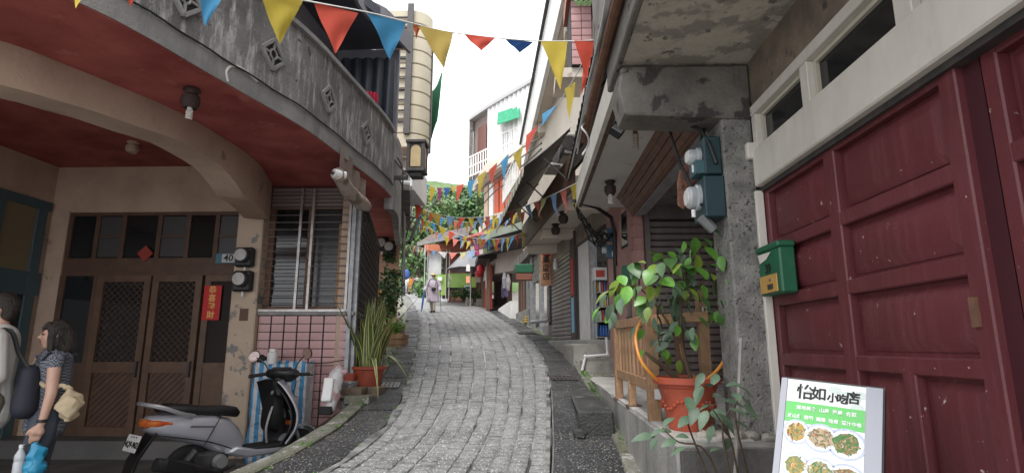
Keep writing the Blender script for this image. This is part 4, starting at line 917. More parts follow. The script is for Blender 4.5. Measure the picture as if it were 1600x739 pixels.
t = thing('hanging_bulb', 'white spiral bulb in a black base just under the concrete beam', 'bulb', (.93,4.5,3.5)); MB().lathe([(.07,0),(.07,-.03),(.03,-.04)], (0,0,0), 12).build('socket', black, t, world=False); MB().tube([Vector((.035*math.cos(k*.8), .035*math.sin(k*.8), -.04-.1*k/30)) for k in range(31)], .011, 6).build('spiral_bulb', bulb, t, world=False)
fl = thing('floodlight', 'small square black floodlight on the pale soffit', 'floodlight', (.80,4.85,3.5)); rm = Matrix.Rotation(R(35), 3, 'Y') @ Matrix.Rotation(R(-35), 3, 'X')
MB().box((0,0,-.09), (.12,.07,.12), rm).build('housing', black, fl, world=False, bevel=.008); MB().box(Vector((0,0,-.09))+rm @ Vector((0,-.037,0)), (.1,.006,.1), rm).build('lens', clear_cover, fl, world=False); MB().box((0,0,-.02), (.03,.03,.05)).build('mount', black, fl, world=False)
# small blue meters on the pink wall
for i, (u, v, w_, h_, dm, lb) in enumerate(((955,366,.13,.2,1,'topmost small blue meter box on the pink wall'), (955,392,.14,.21,1,'second small blue meter box on the pink wall'), (971,398,.15,.22,1,'blue meter box to the right of the stack on the pink wall'), (974,421,.16,.2,0,'lowest plain blue box on the pink wall'))):
    p = PY(u, v, 8.75-.12*(i > 1)); t = thing('electricity_meter', lb, 'meter', p)
    MB().box((0,.06,0), (w_,.12,h_)).build('case', meter_blue2, t, world=False, bevel=.006)
    if dm: MB().lathe([(.055,0),(.055,.05),(.045,.065),(0,.07)], (-w_/2,.05,.02), 14, (-1,0,0)).build('dome', clear_cover, t, world=False)
    else: MB().box((0,-.004,0), (w_*.8,.008,.012)).build('hinge', iron, t, world=False)
tb = MB(); rs = random.Random(8)
for k in range(9):
    a = Vector((.66,7.9,3.5)); b = Vector((1.3,8.6,3.2)); pts = []
    for s in range(9):
        q = a.lerp(b, s/8); pts.append(q+Vector((rs.uniform(-.02,.02), 0, -rs.uniform(.1,.42)*math.sin(s/8*math.pi)+rs.uniform(-.02,.02))))
    tb.tube(pts, .009, 5)
tb.tube([(.64,7.8,3.53),(1.0,8.1,3.5),(1.25,8.4,3.42),(1.32,8.55,3.2),(1.32,8.6,2.7)], .03, 8).tube([(1.31,8.62,3.3),(1.31,8.64,2.2),(1.3,8.66,1.7)], .02, 6)
tb.solo('cable_bundle', cable_black, 'bundle of black cables sagging over the blue meters at the shop corner', 'cables')
# black corrugated awning above the soffit
aw = thing('corrugated_awning', 'black corrugated awning with a scalloped edge above the pale soffit', 'awning', (.65,6,4.0))
n_ = 96
MB().grid(lambda s, t: Vector((.56+.45*t, 3.6+4.7*s, 4.0+.52*t+.022*math.sin(s*n_*math.pi/2))), n_*2, 2).build('sheet', black_sheet, aw, solid=.006)
for y in (4.0,5.6,7.2,8.2): MB().bar((.62,y,4.03),(1.0,y,4.47), .03, .03).build('bracket', iron, aw)
MB().tube([(.6,3.7,4.0),(.6,8.25,4.0)], .012, 6).build('lit_edge_line', white_paint, aw)  # white line paints daylight along the sheet's scalloped edge
# ================================================================== RIGHT: drinks shop and second shutter (house C)
HC = thing('drink_shop', 'shophouse with an open drinks shop, white door panel and grey brown shutter, cream balconies above', 'house', (.9, 11, 1.6))
def wl(y, off=0., z=0.): return Vector((W2(y)-off, y, z))
def wbox(ya, yb, z0, z1, off, th, mb=None):    # box standing on the slanted wall line; off = how far it stands proud of it
    m_ = mb or MB(); return m_.prism([wl(ya,off,z0), wl(yb,off,z0), wl(yb,off-th,z0), wl(ya,off-th,z0)], (0,0,z1-z0))
wbox(9.1,14.2,3.47,3.85,.02,.2).build('fascia_panel', M('brown grey fascia metal', (.2,.17,.15), .35, (.3,.26,.23), 1.5, metal=.5, spots=(.14,.07,.05), spscale=2.5, spthr=.62), HC)
wbox(9.1,14.2,3.44,3.468,.05,.1).build('shutter_rail', iron, HC)
wbox(10.1,10.2,1.6,3.44,.03,.12).build('door_frame', galv, HC); wbox(11.16,11.24,1.6,3.44,.03,.12).build('door_frame', iron, HC); wbox(9.07,9.13,1.6,3.44,.02,.1).build('door_frame', iron, HC)
wbox(10.2,11.16,1.6,3.44,.0,.06).build('white_panel', white_plain, HC); wbox(10.22,10.3,1.6,3.44,.012,.014).build('panel_strip', cream_wall, HC)
wbox(11.24,11.62,1.55,3.8,.06,.25).build('post', M('dark brown post', (.055,.035,.03), .6), HC)
wbox(9.13,14.0,1.55,3.5,-1.6,.1).build('back_wall', rubber, HC); wbox(9.1,9.16,1.5,3.5,-.15,1.5).build('side_wall', rubber, HC)  # black walls paint in the shade of the open shop
fr = thing('drinks_fridge', 'glass fronted drinks fridge with a white header in the open shop', 'fridge', wl(9.6,-.2,1.62))
def fbox(xa, xb, z0, z1, o, th, nm, m_): return MB().bb((xa,9.86+o,z0),(xb,9.86+o+th,z1)).build(nm, m_, fr)
fbox(1.13,1.62,1.61,2.85,.45,.05,'back',rubber); fbox(1.13,1.62,2.63,2.85,.0,.45,'header',white_plain); fbox(1.17,1.32,2.68,2.8,-.012,.01,'header_print',M('red header print', (.5,.06,.04), .5))
for a_, b_ in ((1.13,1.165),(1.585,1.62)): fbox(a_,b_,1.61,2.63,.0,.45,'frame',galv)
for z in (1.63,1.9,2.15,2.4): fbox(1.165,1.585,z,z+.02,.03,.4,'shelf',steel)
fc_ = [M('drink %d' % i, c_, .3) for i, c_ in enumerate(((.03,.12,.4),(.5,.05,.04),(.08,.35,.08),(.6,.4,.05),(.6,.6,.6),(.25,.12,.05)))]
btm = [MB().lathe([(.019,0),(.021,.01),(.021,.12),(.014,.16),(.014,.185),(0,.186)], (0,0,0), 8).mesh('drink_bottle', m_) for m_ in fc_]
for r_, z in enumerate((1.66,1.92,2.17,2.42)):
    for c_ in range(9):
        q = Vector((1.195+c_*.045, 9.94, z)); o = bpy.data.objects.new('drink_bottle', btm[(0 if r_ == 0 else (c_*c_+3*r_) % 6)]); COL.objects.link(o); o.location = q
        tag(o, '%s drink bottle on the %s fridge shelf' % (('blue','red','green','yellow','white','brown')[0 if r_ == 0 else (c_*c_+3*r_) % 6], ('lowest','second','third','top')[r_]), 'bottle', 'bottles in the drinks fridge')
s2 = wbox(11.62,11.70,1.6,3.45,.0,.1); wbox(13.75,13.85,1.6,3.45,.0,.1,s2); s2 = s2.build('roller_shutter', shutter_grey, HC)
dl = (wl(13.75)-wl(11.7)); ln = dl.length; rzs = math.atan2(dl.y, dl.x)
s2m = MB().prism([(0,.0,-.045),(0,.03,-.03),(0,.034,.02),(0,.004,.045)], (ln,0,0)).mesh('slat', shutter_grey)
for i in range(20): inst(s2m, 'slat', s2, Matrix.Translation(wl(11.7,.0,1.66+i*.0925)-Vector((.02,0,0))) @ Matrix.Rotation(rzs, 4, 'Z'))
for (y0, z0, z1, m_, lb) in ((11.33,2.5,3.25,red_paper,'red paper strip pasted on the brown post'), (11.33,1.75,2.45,M('pale blue paper', (.2,.45,.65), .6),'pale blue paper strip pasted below the red one')):
    wbox(y0,y0+.22,z0,z1,.068,.005).solo('paper_strip', m_, lb, 'paper strip')
# soffit with beams, and the fascia
E0, E1 = (.70,8.0), (-.12,13.4)
ed = lambda y: E0[0]+(E1[0]-E0[0])*(y-E0[1])/(E1[1]-E0[1])
MB().prism([(ed(8.05),8.05,3.86),(ed(13.4),13.4,3.86),(W2(13.4)+.1,13.4,3.86),(W2(8.05)+.1,8.05,3.86)], (0,0,.12)).build('soffit', cream_soffit, HC)
for y in (8.9,11.3,13.15): MB().prism([(ed(y)+.06,y,3.66),(ed(y+.25)+.06,y+.25,3.66),(W2(y+.25),y+.25,3.66),(W2(y),y,3.66)], (0,0,.197)).build('beam', cream_soffit, HC, bevel=.01)
MB().prism([(ed(8.05),8.05,3.8),(ed(13.45),13.45,3.8),(ed(13.45)-.05,13.45,3.8),(ed(8.05)-.05,8.05,3.8)], (0,0,.55)).build('fascia', dark_wood, HC)
MB().prism([(W2(8.05)-.02,8.05,3.99),(W2(19)-.02,19,3.99),(3,19,3.99),(3,8.05,3.99)], (0,0,3.6)).build('upper_wall', cream_soffit, HC)
MB().bb((1.3,13.42,1.4),(3,14.2,9)).build('end_wall', dark_concrete, HC)
for k, (u, v, lb) in enumerate(((880,331,'rusty caged lamp on the cream soffit, nearer of the pair over the grey shutter'), (868,350,'rusty caged lamp on the cream soffit, farther of the pair over the grey shutter'))):
    ceiling_lamp(PZ(u, v, 3.86), lb, .085, .2, None, False, gl)
    
# fabric awning on a frame
fa = thing('fabric_awning', 'dark fabric awning with a pale striped edge over the drinks shop', 'awning', (-.1,10.5,4.1))
ae = lambda y, t, z=0.: Vector((ed(y)-.72*(1-t), y, 4.22+.62*t+z))
MB().grid(lambda s, t: ae(8.3+4.6*s, t)+Vector((0,0,-.03*math.sin(math.pi*t))), 12, 4).build('cloth', M('dark brown awning cloth', (.04,.034,.03), .8, (.06,.05,.045), 3), fa, solid=.008)
for i in range(24):
    y = 8.3+4.6*i/24
    MB().grid(lambda s, t: ae(y+.19*s, 0)+Vector((-.02,0,-.16*t*(1-.35*abs(2*s-1)))), 4, 2).build('valance', M('pale valance', (.5,.46,.36), .8) if 'pale valance' not in MATS and i % 2 == 0 else (MATS['pale valance'] if i % 2 == 0 else M('grey valance', (.22,.2,.17), .8) if 'grey valance' not in MATS else MATS['grey valance']), fa, solid=.006)
for y in (8.35,9.8,11.3,12.85): MB().tube([ae(y,0,-.01), ae(y,.5,-.03), ae(y,1,-.03)], .018, 6).tube([ae(y,.35,-.03), (ed(y)-.05,y,4.0)], .014, 6).build('arm', iron, fa)
# upper cream balcony with white parapet
UB = lambda y: .62-.085*(y-10)
MB().prism([(UB(7.0),7.0,7.5),(UB(19),19,7.5),(2.5,19,7.5),(2.5,7.0,7.5)], (0,0,.15)).build('upper_soffit', cream_soffit, HC)
MB().prism([(UB(7.0)-.02,7.0,7.46),(UB(19)-.02,19,7.46),(UB(19)-.12,19,7.46),(UB(7)-.12,7,7.46)], (0,0,1.05)).build('upper_parapet', white_plain, HC)
MB().prism([(UB(7.0)-.125,7.0,8.5),(UB(19)-.125,19,8.5),(UB(19)-.2,19,8.5),(UB(7)-.2,7,8.5)], (0,0,.08)).build('upper_coping', iron, HC)
for u, v in ((850,209),(880,118)):
    p = PZ(u, v, 7.5); MB().lathe([(.16,0),(.17,-.03),(.11,-.06),(.0,-.065)], p, 18).solo('round_ceiling_lamp', M('brass ring', (.35,.26,.13), .5) if 'brass ring' not in MATS else MATS['brass ring'], 'flat round lamp on the high cream soffit, %s one' % ('farther' if u == 850 else 'nearer'), 'lamp', p)
for y in (9.5,14.5): MB().prism([(UB(y)+.02,y,7.2),(UB(y)+.02,y+.35,7.2),(2.4,y+.35,7.2),(2.4,y,7.2)], (0,0,.297)).build('upper_beam', cream_soffit, HC, bevel=.01)
def ac_unit(p, s, rz, label):
    t = thing('air_conditioner', label, 'air conditioner', p, rz)
    MB().box((0,0,0), (.32*s,.8*s,.55*s)).build('case', M('grey white casing', (.42,.42,.41), .5, (.33,.33,.32), 5) if 'grey white casing' not in MATS else MATS['grey white casing'], t, world=False, bevel=.015)
    MB().lathe([(.22*s,0),(.22*s,.012),(.0,.014)], (0,-.4*s,.0), 18, (0,-1,0)).build('fan_grille', iron, t, world=False)
    g = MB()
    for k in range(7): g.box((-.165*s,0,-.2*s+k*.066*s), (.01,.66*s,.025*s))
    g.build('louvre', iron, t, world=False)
    MB().box((.05*s,0,-.32*s), (.5*s,.7*s,.04*s)).build('bracket', iron, t, world=False)
ac_unit(PL(886,232,2.05,-.15), .62, R(8), 'grey air conditioner hung above the black corrugated awning'); ac_unit(PY(864,250,12.2), .8, R(8), 'pale air conditioner beyond the fabric awning')
# pink tiled planter corner high up
pk = thing('tiled_planter', 'pink tiled planter box with sprigs high on the right above the flags', 'planter', (.75,8.2,5.9))
cbx = [PY(893,98,8.2), PY(925,98,8.2), PY(930,0,8.2), PY(895,0,8.2)]; c0 = cbx[0]
MB().bb((c0.x,8.2,c0.z-.05),(c0.x+.34,9.0,c0.z+1.1)).build('box', dark_grout, pk)
tme = MB().box((0,0,0), (.155,.014,.115)).mesh('tile', pink_tile, bevel=.003)
for r in range(9):
    for c in range(2): inst(tme, 'tile', pk, Matrix.Translation((c0.x+.088+c*.165, 8.195, c0.z+.02+r*.125)))
MB().bb((c0.x-.06,8.1,c0.z+1.1),(c0.x+.42,9.0,c0.z+1.3)).build('rim', terracotta, pk)
MB().bb((c0.x-.25,8.25,c0.z-.22),(c0.x+.2,9.0,c0.z-.06)).build('ledge', cream_soffit, pk)
tb = MB()
for k in range(14): 
    a = Vector((c0.x+.05+.02*k, 8.08, c0.z+1.0-.02*(k%4))); tb.add([a, a+Vector((.03,-.01,.02)), a+Vector((.05,-.02,-.02)), a+Vector((.02,0,-.05))], [(0,1,2,3)])
tb.build('sprig', leaf_a, pk)
MB().grid(lambda s, t: Vector((c0.x+.42+.16*s+.05*math.sin(t*9), 8.0, c0.z+1.1-1.2*t)), 3, 12).solo('black_netting', rubber, 'ragged black netting hanging beside the pink tiled planter', 'netting', solid=.01)
# ================================================================== fence, pots and plants on the right
fc = thing('wooden_fence', 'weathered tan wooden picket fence turning a corner on the plinth', 'fence', (.88,4.15,.97))
A0, A1, A2 = Vector((.87,5.65,0)), Vector((.885,4.15,0)), Vector((1.25,4.0,0))
MB().bar(A0+Vector((0,0,1.70)), A1+Vector((0,0,1.68)), .055, .075).build('top_rail', fence_wood, fc, bevel=.004)
MB().bar(A0+Vector((0,0,1.235)), A1+Vector((0,0,1.215)), .05, .08).build('bottom_rail', fence_wood, fc, bevel=.004)
MB().bar(A1+Vector((0,0,1.68)), A2+Vector((0,0,1.70)), .055, .07).build('top_rail', fence_wood, fc, bevel=.004); MB().bar(A1+Vector((0,0,1.16)), A2+Vector((0,0,1.16)), .045, .07).build('bottom_rail', M('grey painted rail', (.4,.4,.4), .7), fc, bevel=.004)
pk_ = MB().box((0,0,0), (.02,.055,.40)).mesh('picket', fence_wood, bevel=.003)
for i in range(9):
    p = A0.lerp(A1, (i+.5)/9); inst(pk_, 'picket', fc, Matrix.Translation((p.x, p.y, 1.462)) @ Matrix.Rotation(random.uniform(-.02,.02), 4, 'X'))
for p, z1, w_ in ((A0,1.665,.07), (A0.lerp(A1,.45),1.2,.06), (A1,1.85,.085), (A2-Vector((.03,0,0)),1.88,.07)):
    MB().box((p.x,p.y+.045,(.965+z1)/2), (w_,w_,z1-.965)).build('post', fence_wood, fc, bevel=.005)
MB().box((1.07,4.12,1.33), (.06,.05,.7)).build('post', dark_wood, fc, bevel=.005)
for p in (A0, A0.lerp(A1,.45)): MB().box((p.x+.01,p.y+.05,.985), (.12,.13,.03)).build('foot', dark_wood, fc, bevel=.004)
MB().bb((1.12,4.3,.975),(1.24,4.5,1.2)).solo('white_card', white_plain, 'white card standing behind the orange pot at the pillar foot', 'card')
def leaf_mesh(name, mat, fold=.18, droop=.25, wid=.33):
    """pointed oval leaf, unit length along +y, midrib folded, tip drooping"""
    m_ = MB(); rows = [(0,.0),(.12,.55),(.3,.95),(.5,1.0),(.7,.75),(.87,.38),(1,0)]
    vs = []
    for t, w_ in rows: 
        z = -droop*t*t; vs += [(-wid*w_, t, z+fold*wid*w_), (0, t, z), (wid*w_, t, z+fold*wid*w_)]
    fs = []
    for j in range(len(rows)-1): fs += [(3*j,3*j+1,3*j+4,3*j+3),(3*j+1,3*j+2,3*j+5,3*j+4)]
    return m_.add(vs, fs).mesh(name, mat, ang=80)
LA = [leaf_mesh('leaf', leaf_a, .2, d, w_) for d, w_ in ((.2,.34),(.35,.3),(.1,.36))]
LA.append(leaf_mesh('leaf', M('yellowing leaf', (.2,.26,.03), .45, (.11,.2,.03), 3, rnd=.25), .25, .3, .28)); LA.append(leaf_mesh('leaf', M('deep green leaf', (.035,.11,.025), .4, (.06,.15,.03), 7, rnd=.25), .15, .45, .33))
LB = [leaf_mesh('leaf', leaf_b, .2, d, w_) for d, w_ in ((.25,.26),(.4,.23))]
def place_leaf(meshes, parent, p, dr, size, rs):
    y = Vector(dr).normalized(); up = Vector((rs.uniform(-.5,.5), rs.uniform(-.8,.1), 1)); x = y.cross(up).normalized(); z = x.cross(y)
    mt = Matrix(((x.x*size,y.x*size,z.x*size,p.x),(x.y*size,y.y*size,z.y*size,p.y),(x.z*size,y.z*size,z.z*size,p.z),(0,0,0,1)))
    return inst(rs.choice(meshes), 'leaf', parent, mt)
# big orange pot with a leafy shrub
PC = Vector((1.02, 3.80, .97))
pt = thing('plant_pot', 'large orange plastic pot with raised garland at the plinth corner', 'pot', PC)
MB().lathe([(.125,0),(.13,.02),(.165,.2),(.19,.285),(.215,.29),(.218,.325),(.2,.33),(.185,.31),(.0,.29)], (0,0,0), 28).build('pot', terracotta, pt, world=False)
rl = MB()
for k in range(9): rl.lathe([(.183+.004*k/9,.262),(.19,.265),(.186,.27)], (0,0,0), 28) if k == 0 else None
for k in range(40):
    a = k/40*6.283; rl.ball((.165*math.cos(a), .165*math.sin(a), .16+.025*math.cos(a*6)), (.012,.012,.012), 6, 4)
rl.build('garland', terracotta, pt, world=False); MB().lathe([(.19,.30),(.15,.315),(0,.32)], (0,0,0), 20).build('soil', soil, pt, world=False, jitter=.006)
rs = random.Random(21)
shr = thing('potted_shrub', 'leafy green shrub with long twigs growing from the large orange pot', 'plant', PC+Vector((0,0,.3)))
tips = [(1105,372,.16),(1082,384,.15),(1062,392,.14),(1110,398,.17),(1094,402,.12),(1132,426,.15),(1148,440,.15),(1140,462,.15),(1122,448,.14),(1098,428,.16),(1075,440,.15),(1058,425,.13),(1046,408,.17),(1030,398,.14),(1022,420,.2),(1040,442,.16),
        (1000,408,.14),(986,418,.17),(1002,432,.15),(975,440,.15),(958,450,.17),(942,466,.17),(982,462,.17),(966,478,.15),(952,488,.15),(1012,456,.15),(1032,468,.16),(1064,468,.14),(1048,486,.2),(1062,500,.18),(1028,505,.16),(1080,482,.15),(1100,470,.14),(1078,528,.15),
        (1064,548,.16),(1036,545,.14),(992,520,.14),(1012,492,.15),(1090,412,.17),(1118,412,.13),(1070,415,.17),(1052,455,.15),(1020,440,.14),(1128,470,.14),(1085,455,.17),(1016,475,.14),(1040,520,.13),(1156,430,.13),(1160,448,.13),(1152,462,.12),(1135,480,.13),(1112,488,.13),(1050,510,.13),(1000,470,.13),(1072,505,.13),(1025,535,.12),(1098,505,.12),(990,448,.14),(1102,385,.13)]
nodes = [PY(u, v, 3.8) for u, v in ((1066,540),(1064,480),(1068,430),(1085,400),(1115,425),(1020,470),(985,445),(1045,425))]
b0 = PC+Vector((.03,0,.31)); b1 = PC+Vector((-.06,-.02,.31))
br = MB()
def twig(pts, r0, r1): 
    c_ = catmull(pts, 4); n = len(c_); br.tube(c_, [r0+(r1-r0)*i/(n-1) for i in range(n)], 6)
twig([b0, nodes[0], nodes[1], nodes[2], nodes[3]], .016, .004); twig([nodes[1], nodes[1].lerp(nodes[4],.5)+Vector((0,-.05,.02)), nodes[4], PY(1150,425,3.75)], .007, .003)
twig([nodes[0], nodes[5], nodes[6], PY(945,455,3.9)], .008, .003); twig([nodes[5], PY(1010,440,3.85), PY(985,412,3.85)], .006, .0025); twig([nodes[1], nodes[7], PY(1035,395,3.8)], .007, .003); twig([nodes[3], PY(1105,372,3.8)], .005, .002)
twig([b1, PY(1040,575,3.75), PY(1020,560,3.7), PY(1008,550,3.7)], .02, .009); twig([b1, PY(1035,555,3.8), PY(1028,520,3.8)], .009, .004)
br.build('twigs', stem_m, shr)
ends = nodes
for i, (u, v, s_) in enumerate(tips):
    y = 3.8+rs.uniform(-.22,.2); p = PY(u, v, y); q = min(ends, key=lambda n: (n-p).length)
    dr = (p-q); dr = Vector((dr.x, dr.y*.5, min(dr.z, .05)-.08+rs.uniform(-.08,.05))); 
    if dr.length < .02: dr = Vector((rs.uniform(-1,1), -.3, -.3))
    dr.normalize(); s_ *= .82; place_leaf(LA if (v < 480 and rs.random() < .75) else LB, shr, p-dr*s_*.5, dr+Vector((rs.uniform(-.3,.3),-.15,rs.uniform(-.1,.35))), s_, rs)
    for _ in range(2): place_leaf(LA if rs.random() < .6 else LB, shr, p+Vector((rs.uniform(-.07,.07), rs.uniform(-.05,.1), rs.uniform(-.07,.07))), dr+Vector((rs.uniform(-.8,.8),0,-.3)), s_*.75, rs)
# lower grey green plant in front of the plinth
lp = thing('low_shrub', 'grey green leafy shrub rising in front of the dark plinth face under the orange pot', 'plant', (1.15,3.1,.36))
br = MB(); roots = [Vector((1.13,3.12,.36)), Vector((1.1,3.15,.36)), Vector((1.22,3.15,.38))]
st_ = [[roots[0], PY(1145,700,3.1), PY(1125,655,3.05), PY(1100,625,3.05)], [roots[1], PY(1110,715,3.1), PY(1060,690,3.05), PY(1035,668,3.05)], [roots[2], PY(1150,660,3.15), PY(1160,620,3.2)], [roots[1], PY(1085,690,3.15), PY(1075,660,3.1)], [roots[0], PY(1130,690,3.0), PY(1140,640,3.0)]]
for s_ in st_: twig(s_, .007, .003)
br.build('twigs', stem_m, lp)
for (u, v, s_) in ((1092,612,.12),(1105,600,.11),(1078,628,.12),(1110,630,.13),(1125,615,.12),(1140,625,.12),(1120,645,.13),(1100,650,.11),(1085,645,.11),(1072,655,.11),(1135,655,.12),(1150,640,.12),(1165,625,.11),(1172,640,.1),(1150,615,.1),(1130,670,.11),(1110,672,.1),
                   (1046,655,.1),(1030,672,.1),(1010,680,.12),(1022,690,.08),(1048,690,.09),(1062,700,.09),(1070,680,.08),(1088,708,.08),(1160,605,.11),(1095,590,.1),(1118,590,.09),(1142,600,.09),(1155,660,.1),(1042,672,.08),(1120,700,.09),(1138,690,.09)):
    p = PY(u, v, 3.05+rs.uniform(-.12,.15)); dr = Vector((-(1120-u)/90+rs.uniform(-.6,.6), -.4, rs.uniform(-.5,.35))); place_leaf(LB, lp, p-dr.normalized()*s_*.4, dr, s_, rs)
p0, p1 = PY(1158,528,3.35), PY(1149,739,3.2)
MB().tube([p0, p1, p1+(p1-p0)*.12], .011, 8).solo('pole', M('weathered grey pole', (.33,.31,.29), .7, (.22,.2,.18), 12), 'thin grey pole leaning upright in front of the rough pillar', 'pole')
for k, (x, y, s_) in enumerate(((1.02,3.50,.05),(1.12,3.46,.045),(1.2,3.47,.055),(1.3,3.5,.05),(1.38,3.45,.045),(1.08,3.56,.035))): MB().ball((x,y,.95+s_*.55), (s_,s_*.8,s_*.6), 9, 6).solo('stone', M('pale stone', (.36,.33,.29), .85, (.24,.22,.19), 8) if 'pale stone' not in MATS else MATS['pale stone'], ('pale stone next to the orange pot foot','second pale stone on the plinth edge from the orange pot','largest pale stone on the plinth edge, midway to the pillar','pale stone on the plinth edge before the rough pillar','rightmost pale stone on the plinth edge','smallest pale stone tucked behind the others by the pot')[k], 'stone', group='stones on the plinth edge', jitter=.006)
hs = MB(); hp1 = [PY(1137,484,3.9), PY(1141,500,3.9), PY(1141,530,3.88), PY(1128,568,3.84), PY(1105,592,3.8), PY(1085,603,3.78)]
hs.tube(catmull(hp1, 5), .0105, 8)
hs.tube(catmull([PY(1010,492,3.92), PY(1003,500,3.85), PY(993,525,3.78), PY(1000,560,3.7), PY(1018,585,3.7), PY(1035,600,3.78)], 5), .0105, 8)
hs.tube(catmull([PY(1062,510,3.84), PY(1066,550,3.83), PY(1080,585,3.82), PY(1092,600,3.82)], 5), .0105, 8)
hs.solo('garden_hose', hose_orange, 'orange garden hose looped over the fence and the large orange pot', 'hose')
tp_ = thing('tap', 'small brass garden tap on the rough pillar above the hose', 'tap', PY(1137,484,3.88)); MB().cyl((.11,0,0),(0,0,.0),.014,n=8).cyl((0,0,0),(0,0,-.04),.012,n=8).build('spout', galv, tp_, world=False); MB().box((.03,0,.03),(.05,.012,.008)).build('handle', iron, tp_, world=False)
MB().tube(catmull([PY(1098,498,4.0), PY(1098,482,4.0), PY(1101,480,4.0), PY(1104,484,4.0), PY(1104,499,4.0)], 4), .007, 6).solo('hook', steel, 'bent steel hook on the far fence rail', 'hook')
# ================================================================== left pavement things
# bricks under the snake plant pot
for k, (u, v, yy, w_, h_, m_, lb) in enumerate(((556,625,6.75,.30,.10,moss,'grey stone at the bottom front of the pile beside the plastic bag'), (549,611,6.95,.27,.09,M('brown stone', (.2,.14,.1), .9, (.13,.1,.07), 8, bump=.5),'brown stone in the middle of the pile beside the plastic bag'), (541,601,7.0,.17,.08,grey_concrete,'small grey block on top of the pile beside the plastic bag'),
        (575,612,7.25,.34,.13,MATS['brown stone'],'wide mossy stone carrying the snake plant pot'), (545,592,7.1,.12,.13,M('red brick', (.35,.07,.04), .8, (.26,.05,.035), 12, bump=.3),'red brick standing on end against the pot'))):
    p = PY(u, v, yy); MB().box((p.x,p.y+.1,p.z), (w_,.24 if k != 3 else .34,h_)).solo('brick' if k == 4 else 'stone_slab', m_, lb, 'brick' if k == 4 else 'stone', bevel=.012, jitter=.009)
SP = PY(566,606,7.3)+Vector((.02,.12,0))
sp = thing('plant_pot', 'orange plastic pot holding the snake plant beside the pink tiled wall', 'pot', SP)
MB().lathe([(.17,0),(.175,.02),(.22,.22),(.25,.23),(.255,.265),(.235,.27),(.22,.25),(0,.23)], (0,0,0), 26).build('pot', terracotta, sp, world=False); MB().lathe([(.225,.245),(.1,.255),(0,.26)], (0,0,0), 16).build('soil', soil, sp, world=False, jitter=.006)
snk = thing('snake_plant', 'tall snake plant with yellow edged blades in an orange pot', 'plant', SP+Vector((0,0,.25)))
def blade(parent, base, length, lean, az, w_, rs, curl=.0):
    d = Vector((math.cos(az), math.sin(az), 0)); side = Vector((-d.y, d.x, 0)); tw = rs.uniform(-.6, .6); rows = []
    for j in range(8):
        t = j/7; wid = w_*min(1, .45+t*1.6)*(1-max(0, t-.55)/.45*.97); off = lean*t*t*length; z = length*t*(1-.15*lean)-curl*t**3*length
        c = base+d*off+Vector((0,0,z)); s_ = (side*math.cos(tw)+d*math.sin(tw)); rows.append([c-s_*wid*.5, c-s_*wid*.34, c+d*.006, c+s_*wid*.34, c+s_*wid*.5])
    m_ = MB()
    for i in range(4):
        m_.cur = 1 if i in (0, 3) else 0
        m_.add([r[i] for r in rows]+[r[i+1] for r in rows], [(j, j+1, 9+j, 8+j) for j in range(7)])
    return m_.build('leaf', [snake_leaf, snake_edge], parent, ang=80)
rs = random.Random(4)
for i in range(66):
    a = rs.uniform(0, 6.283); r_ = rs.uniform(0, .2); b = SP+Vector((r_*math.cos(a), r_*math.sin(a), .24))
    blade(snk, b, rs.uniform(.55, .98)*(1.0 if i % 3 else .8), rs.uniform(.08, .5)*(r_/.19+.2), a+rs.uniform(-.5,.5), rs.uniform(.05,.082), rs)
for a, L, c in ((-.5,.62,1.35),(-.15,.5,1.25),(-1.1,.55,1.5)): blade(snk, SP+Vector((.2*math.cos(a), .2*math.sin(a), .25)), L, 1.0, a, .06, rs, c)
def leafy(name, label, cat, base, rad, h, n, mat, seed=1, size=.07, group=None, stems=6, flat=1., parts=True):
    """bushy plant: stems plus many small folded leaves through its volume"""
    rs = random.Random(seed); t = thing(name, label, cat, base, 0, group); base = Vector(base); m_ = MB(); s_ = MB()
    tops = []
    for k in range(stems):
        a = rs.uniform(0,6.28); q = base+Vector((rad*.7*math.cos(a)*rs.random(), rad*.7*math.sin(a)*rs.random(), h*rs.uniform(.5,.95))); tops.append(q); s_.tube([base, base.lerp(q,.5)+Vector((0,0,.05*h)), q], [.012*h+.004,.008,.004], 5)
    s_.build('stems', stem_m, t)
    for i in range(n):
        q = rs.choice(tops); sc = rs.random()
        p = base.lerp(q, rs.uniform(.35,1.05))+Vector((rs.gauss(0,rad*.35), rs.gauss(0,rad*.35)*flat, rs.gauss(0,h*.12)))
        d = Vector((rs.uniform(-1,1), rs.uniform(-1,1), rs.uniform(-.6,.7))).normalized(); u = d.cross(Vector((rs.uniform(-1,1), rs.uniform(-1,1), rs.uniform(-1,1)))).normalized(); L = size*rs.uniform(.7,1.4)
        m_.add([p, p+d*L*.5+u*L*.28, p+d*L, p+d*L*.5-u*L*.28], [(0,1,2,3)])
    m_.build('leaves', mat, t, ang=1); return t
def planter(x0, x1, y0, y1, z0, z1, label):
    t = thing('wooden_planter', label, 'planter', ((x0+x1)/2, (y0+y1)/2, z0)); n = 3
    for k in range(n):
        za = z0+(z1-z0)*k/n; zb = z0+(z1-z0)*(k+1)/n-.012
        for a in ((x0,y0,x1,y0+.025),(x0,y1-.025,x1,y1),(x0,y0+.025,x0+.025,y1-.025),(x1-.025,y0+.025,x1,y1-.025)): MB().bb((a[0],a[1],za),(a[2],a[3],zb)).build('board', fence_wood, t, bevel=.004)
    MB().bb((x0+.03,y0+.03,z0),(x1-.03,y1-.03,z1-.05)).build('soil', soil, t); return t
planter(-3.42,-2.98,12.9,13.5,1.48,2.0,'weathered wooden planter box at the far corner of the left pavement'); planter(-3.2,-2.72,12.1,12.7,1.4,1.75,'low wooden planter box in front of the taller one')
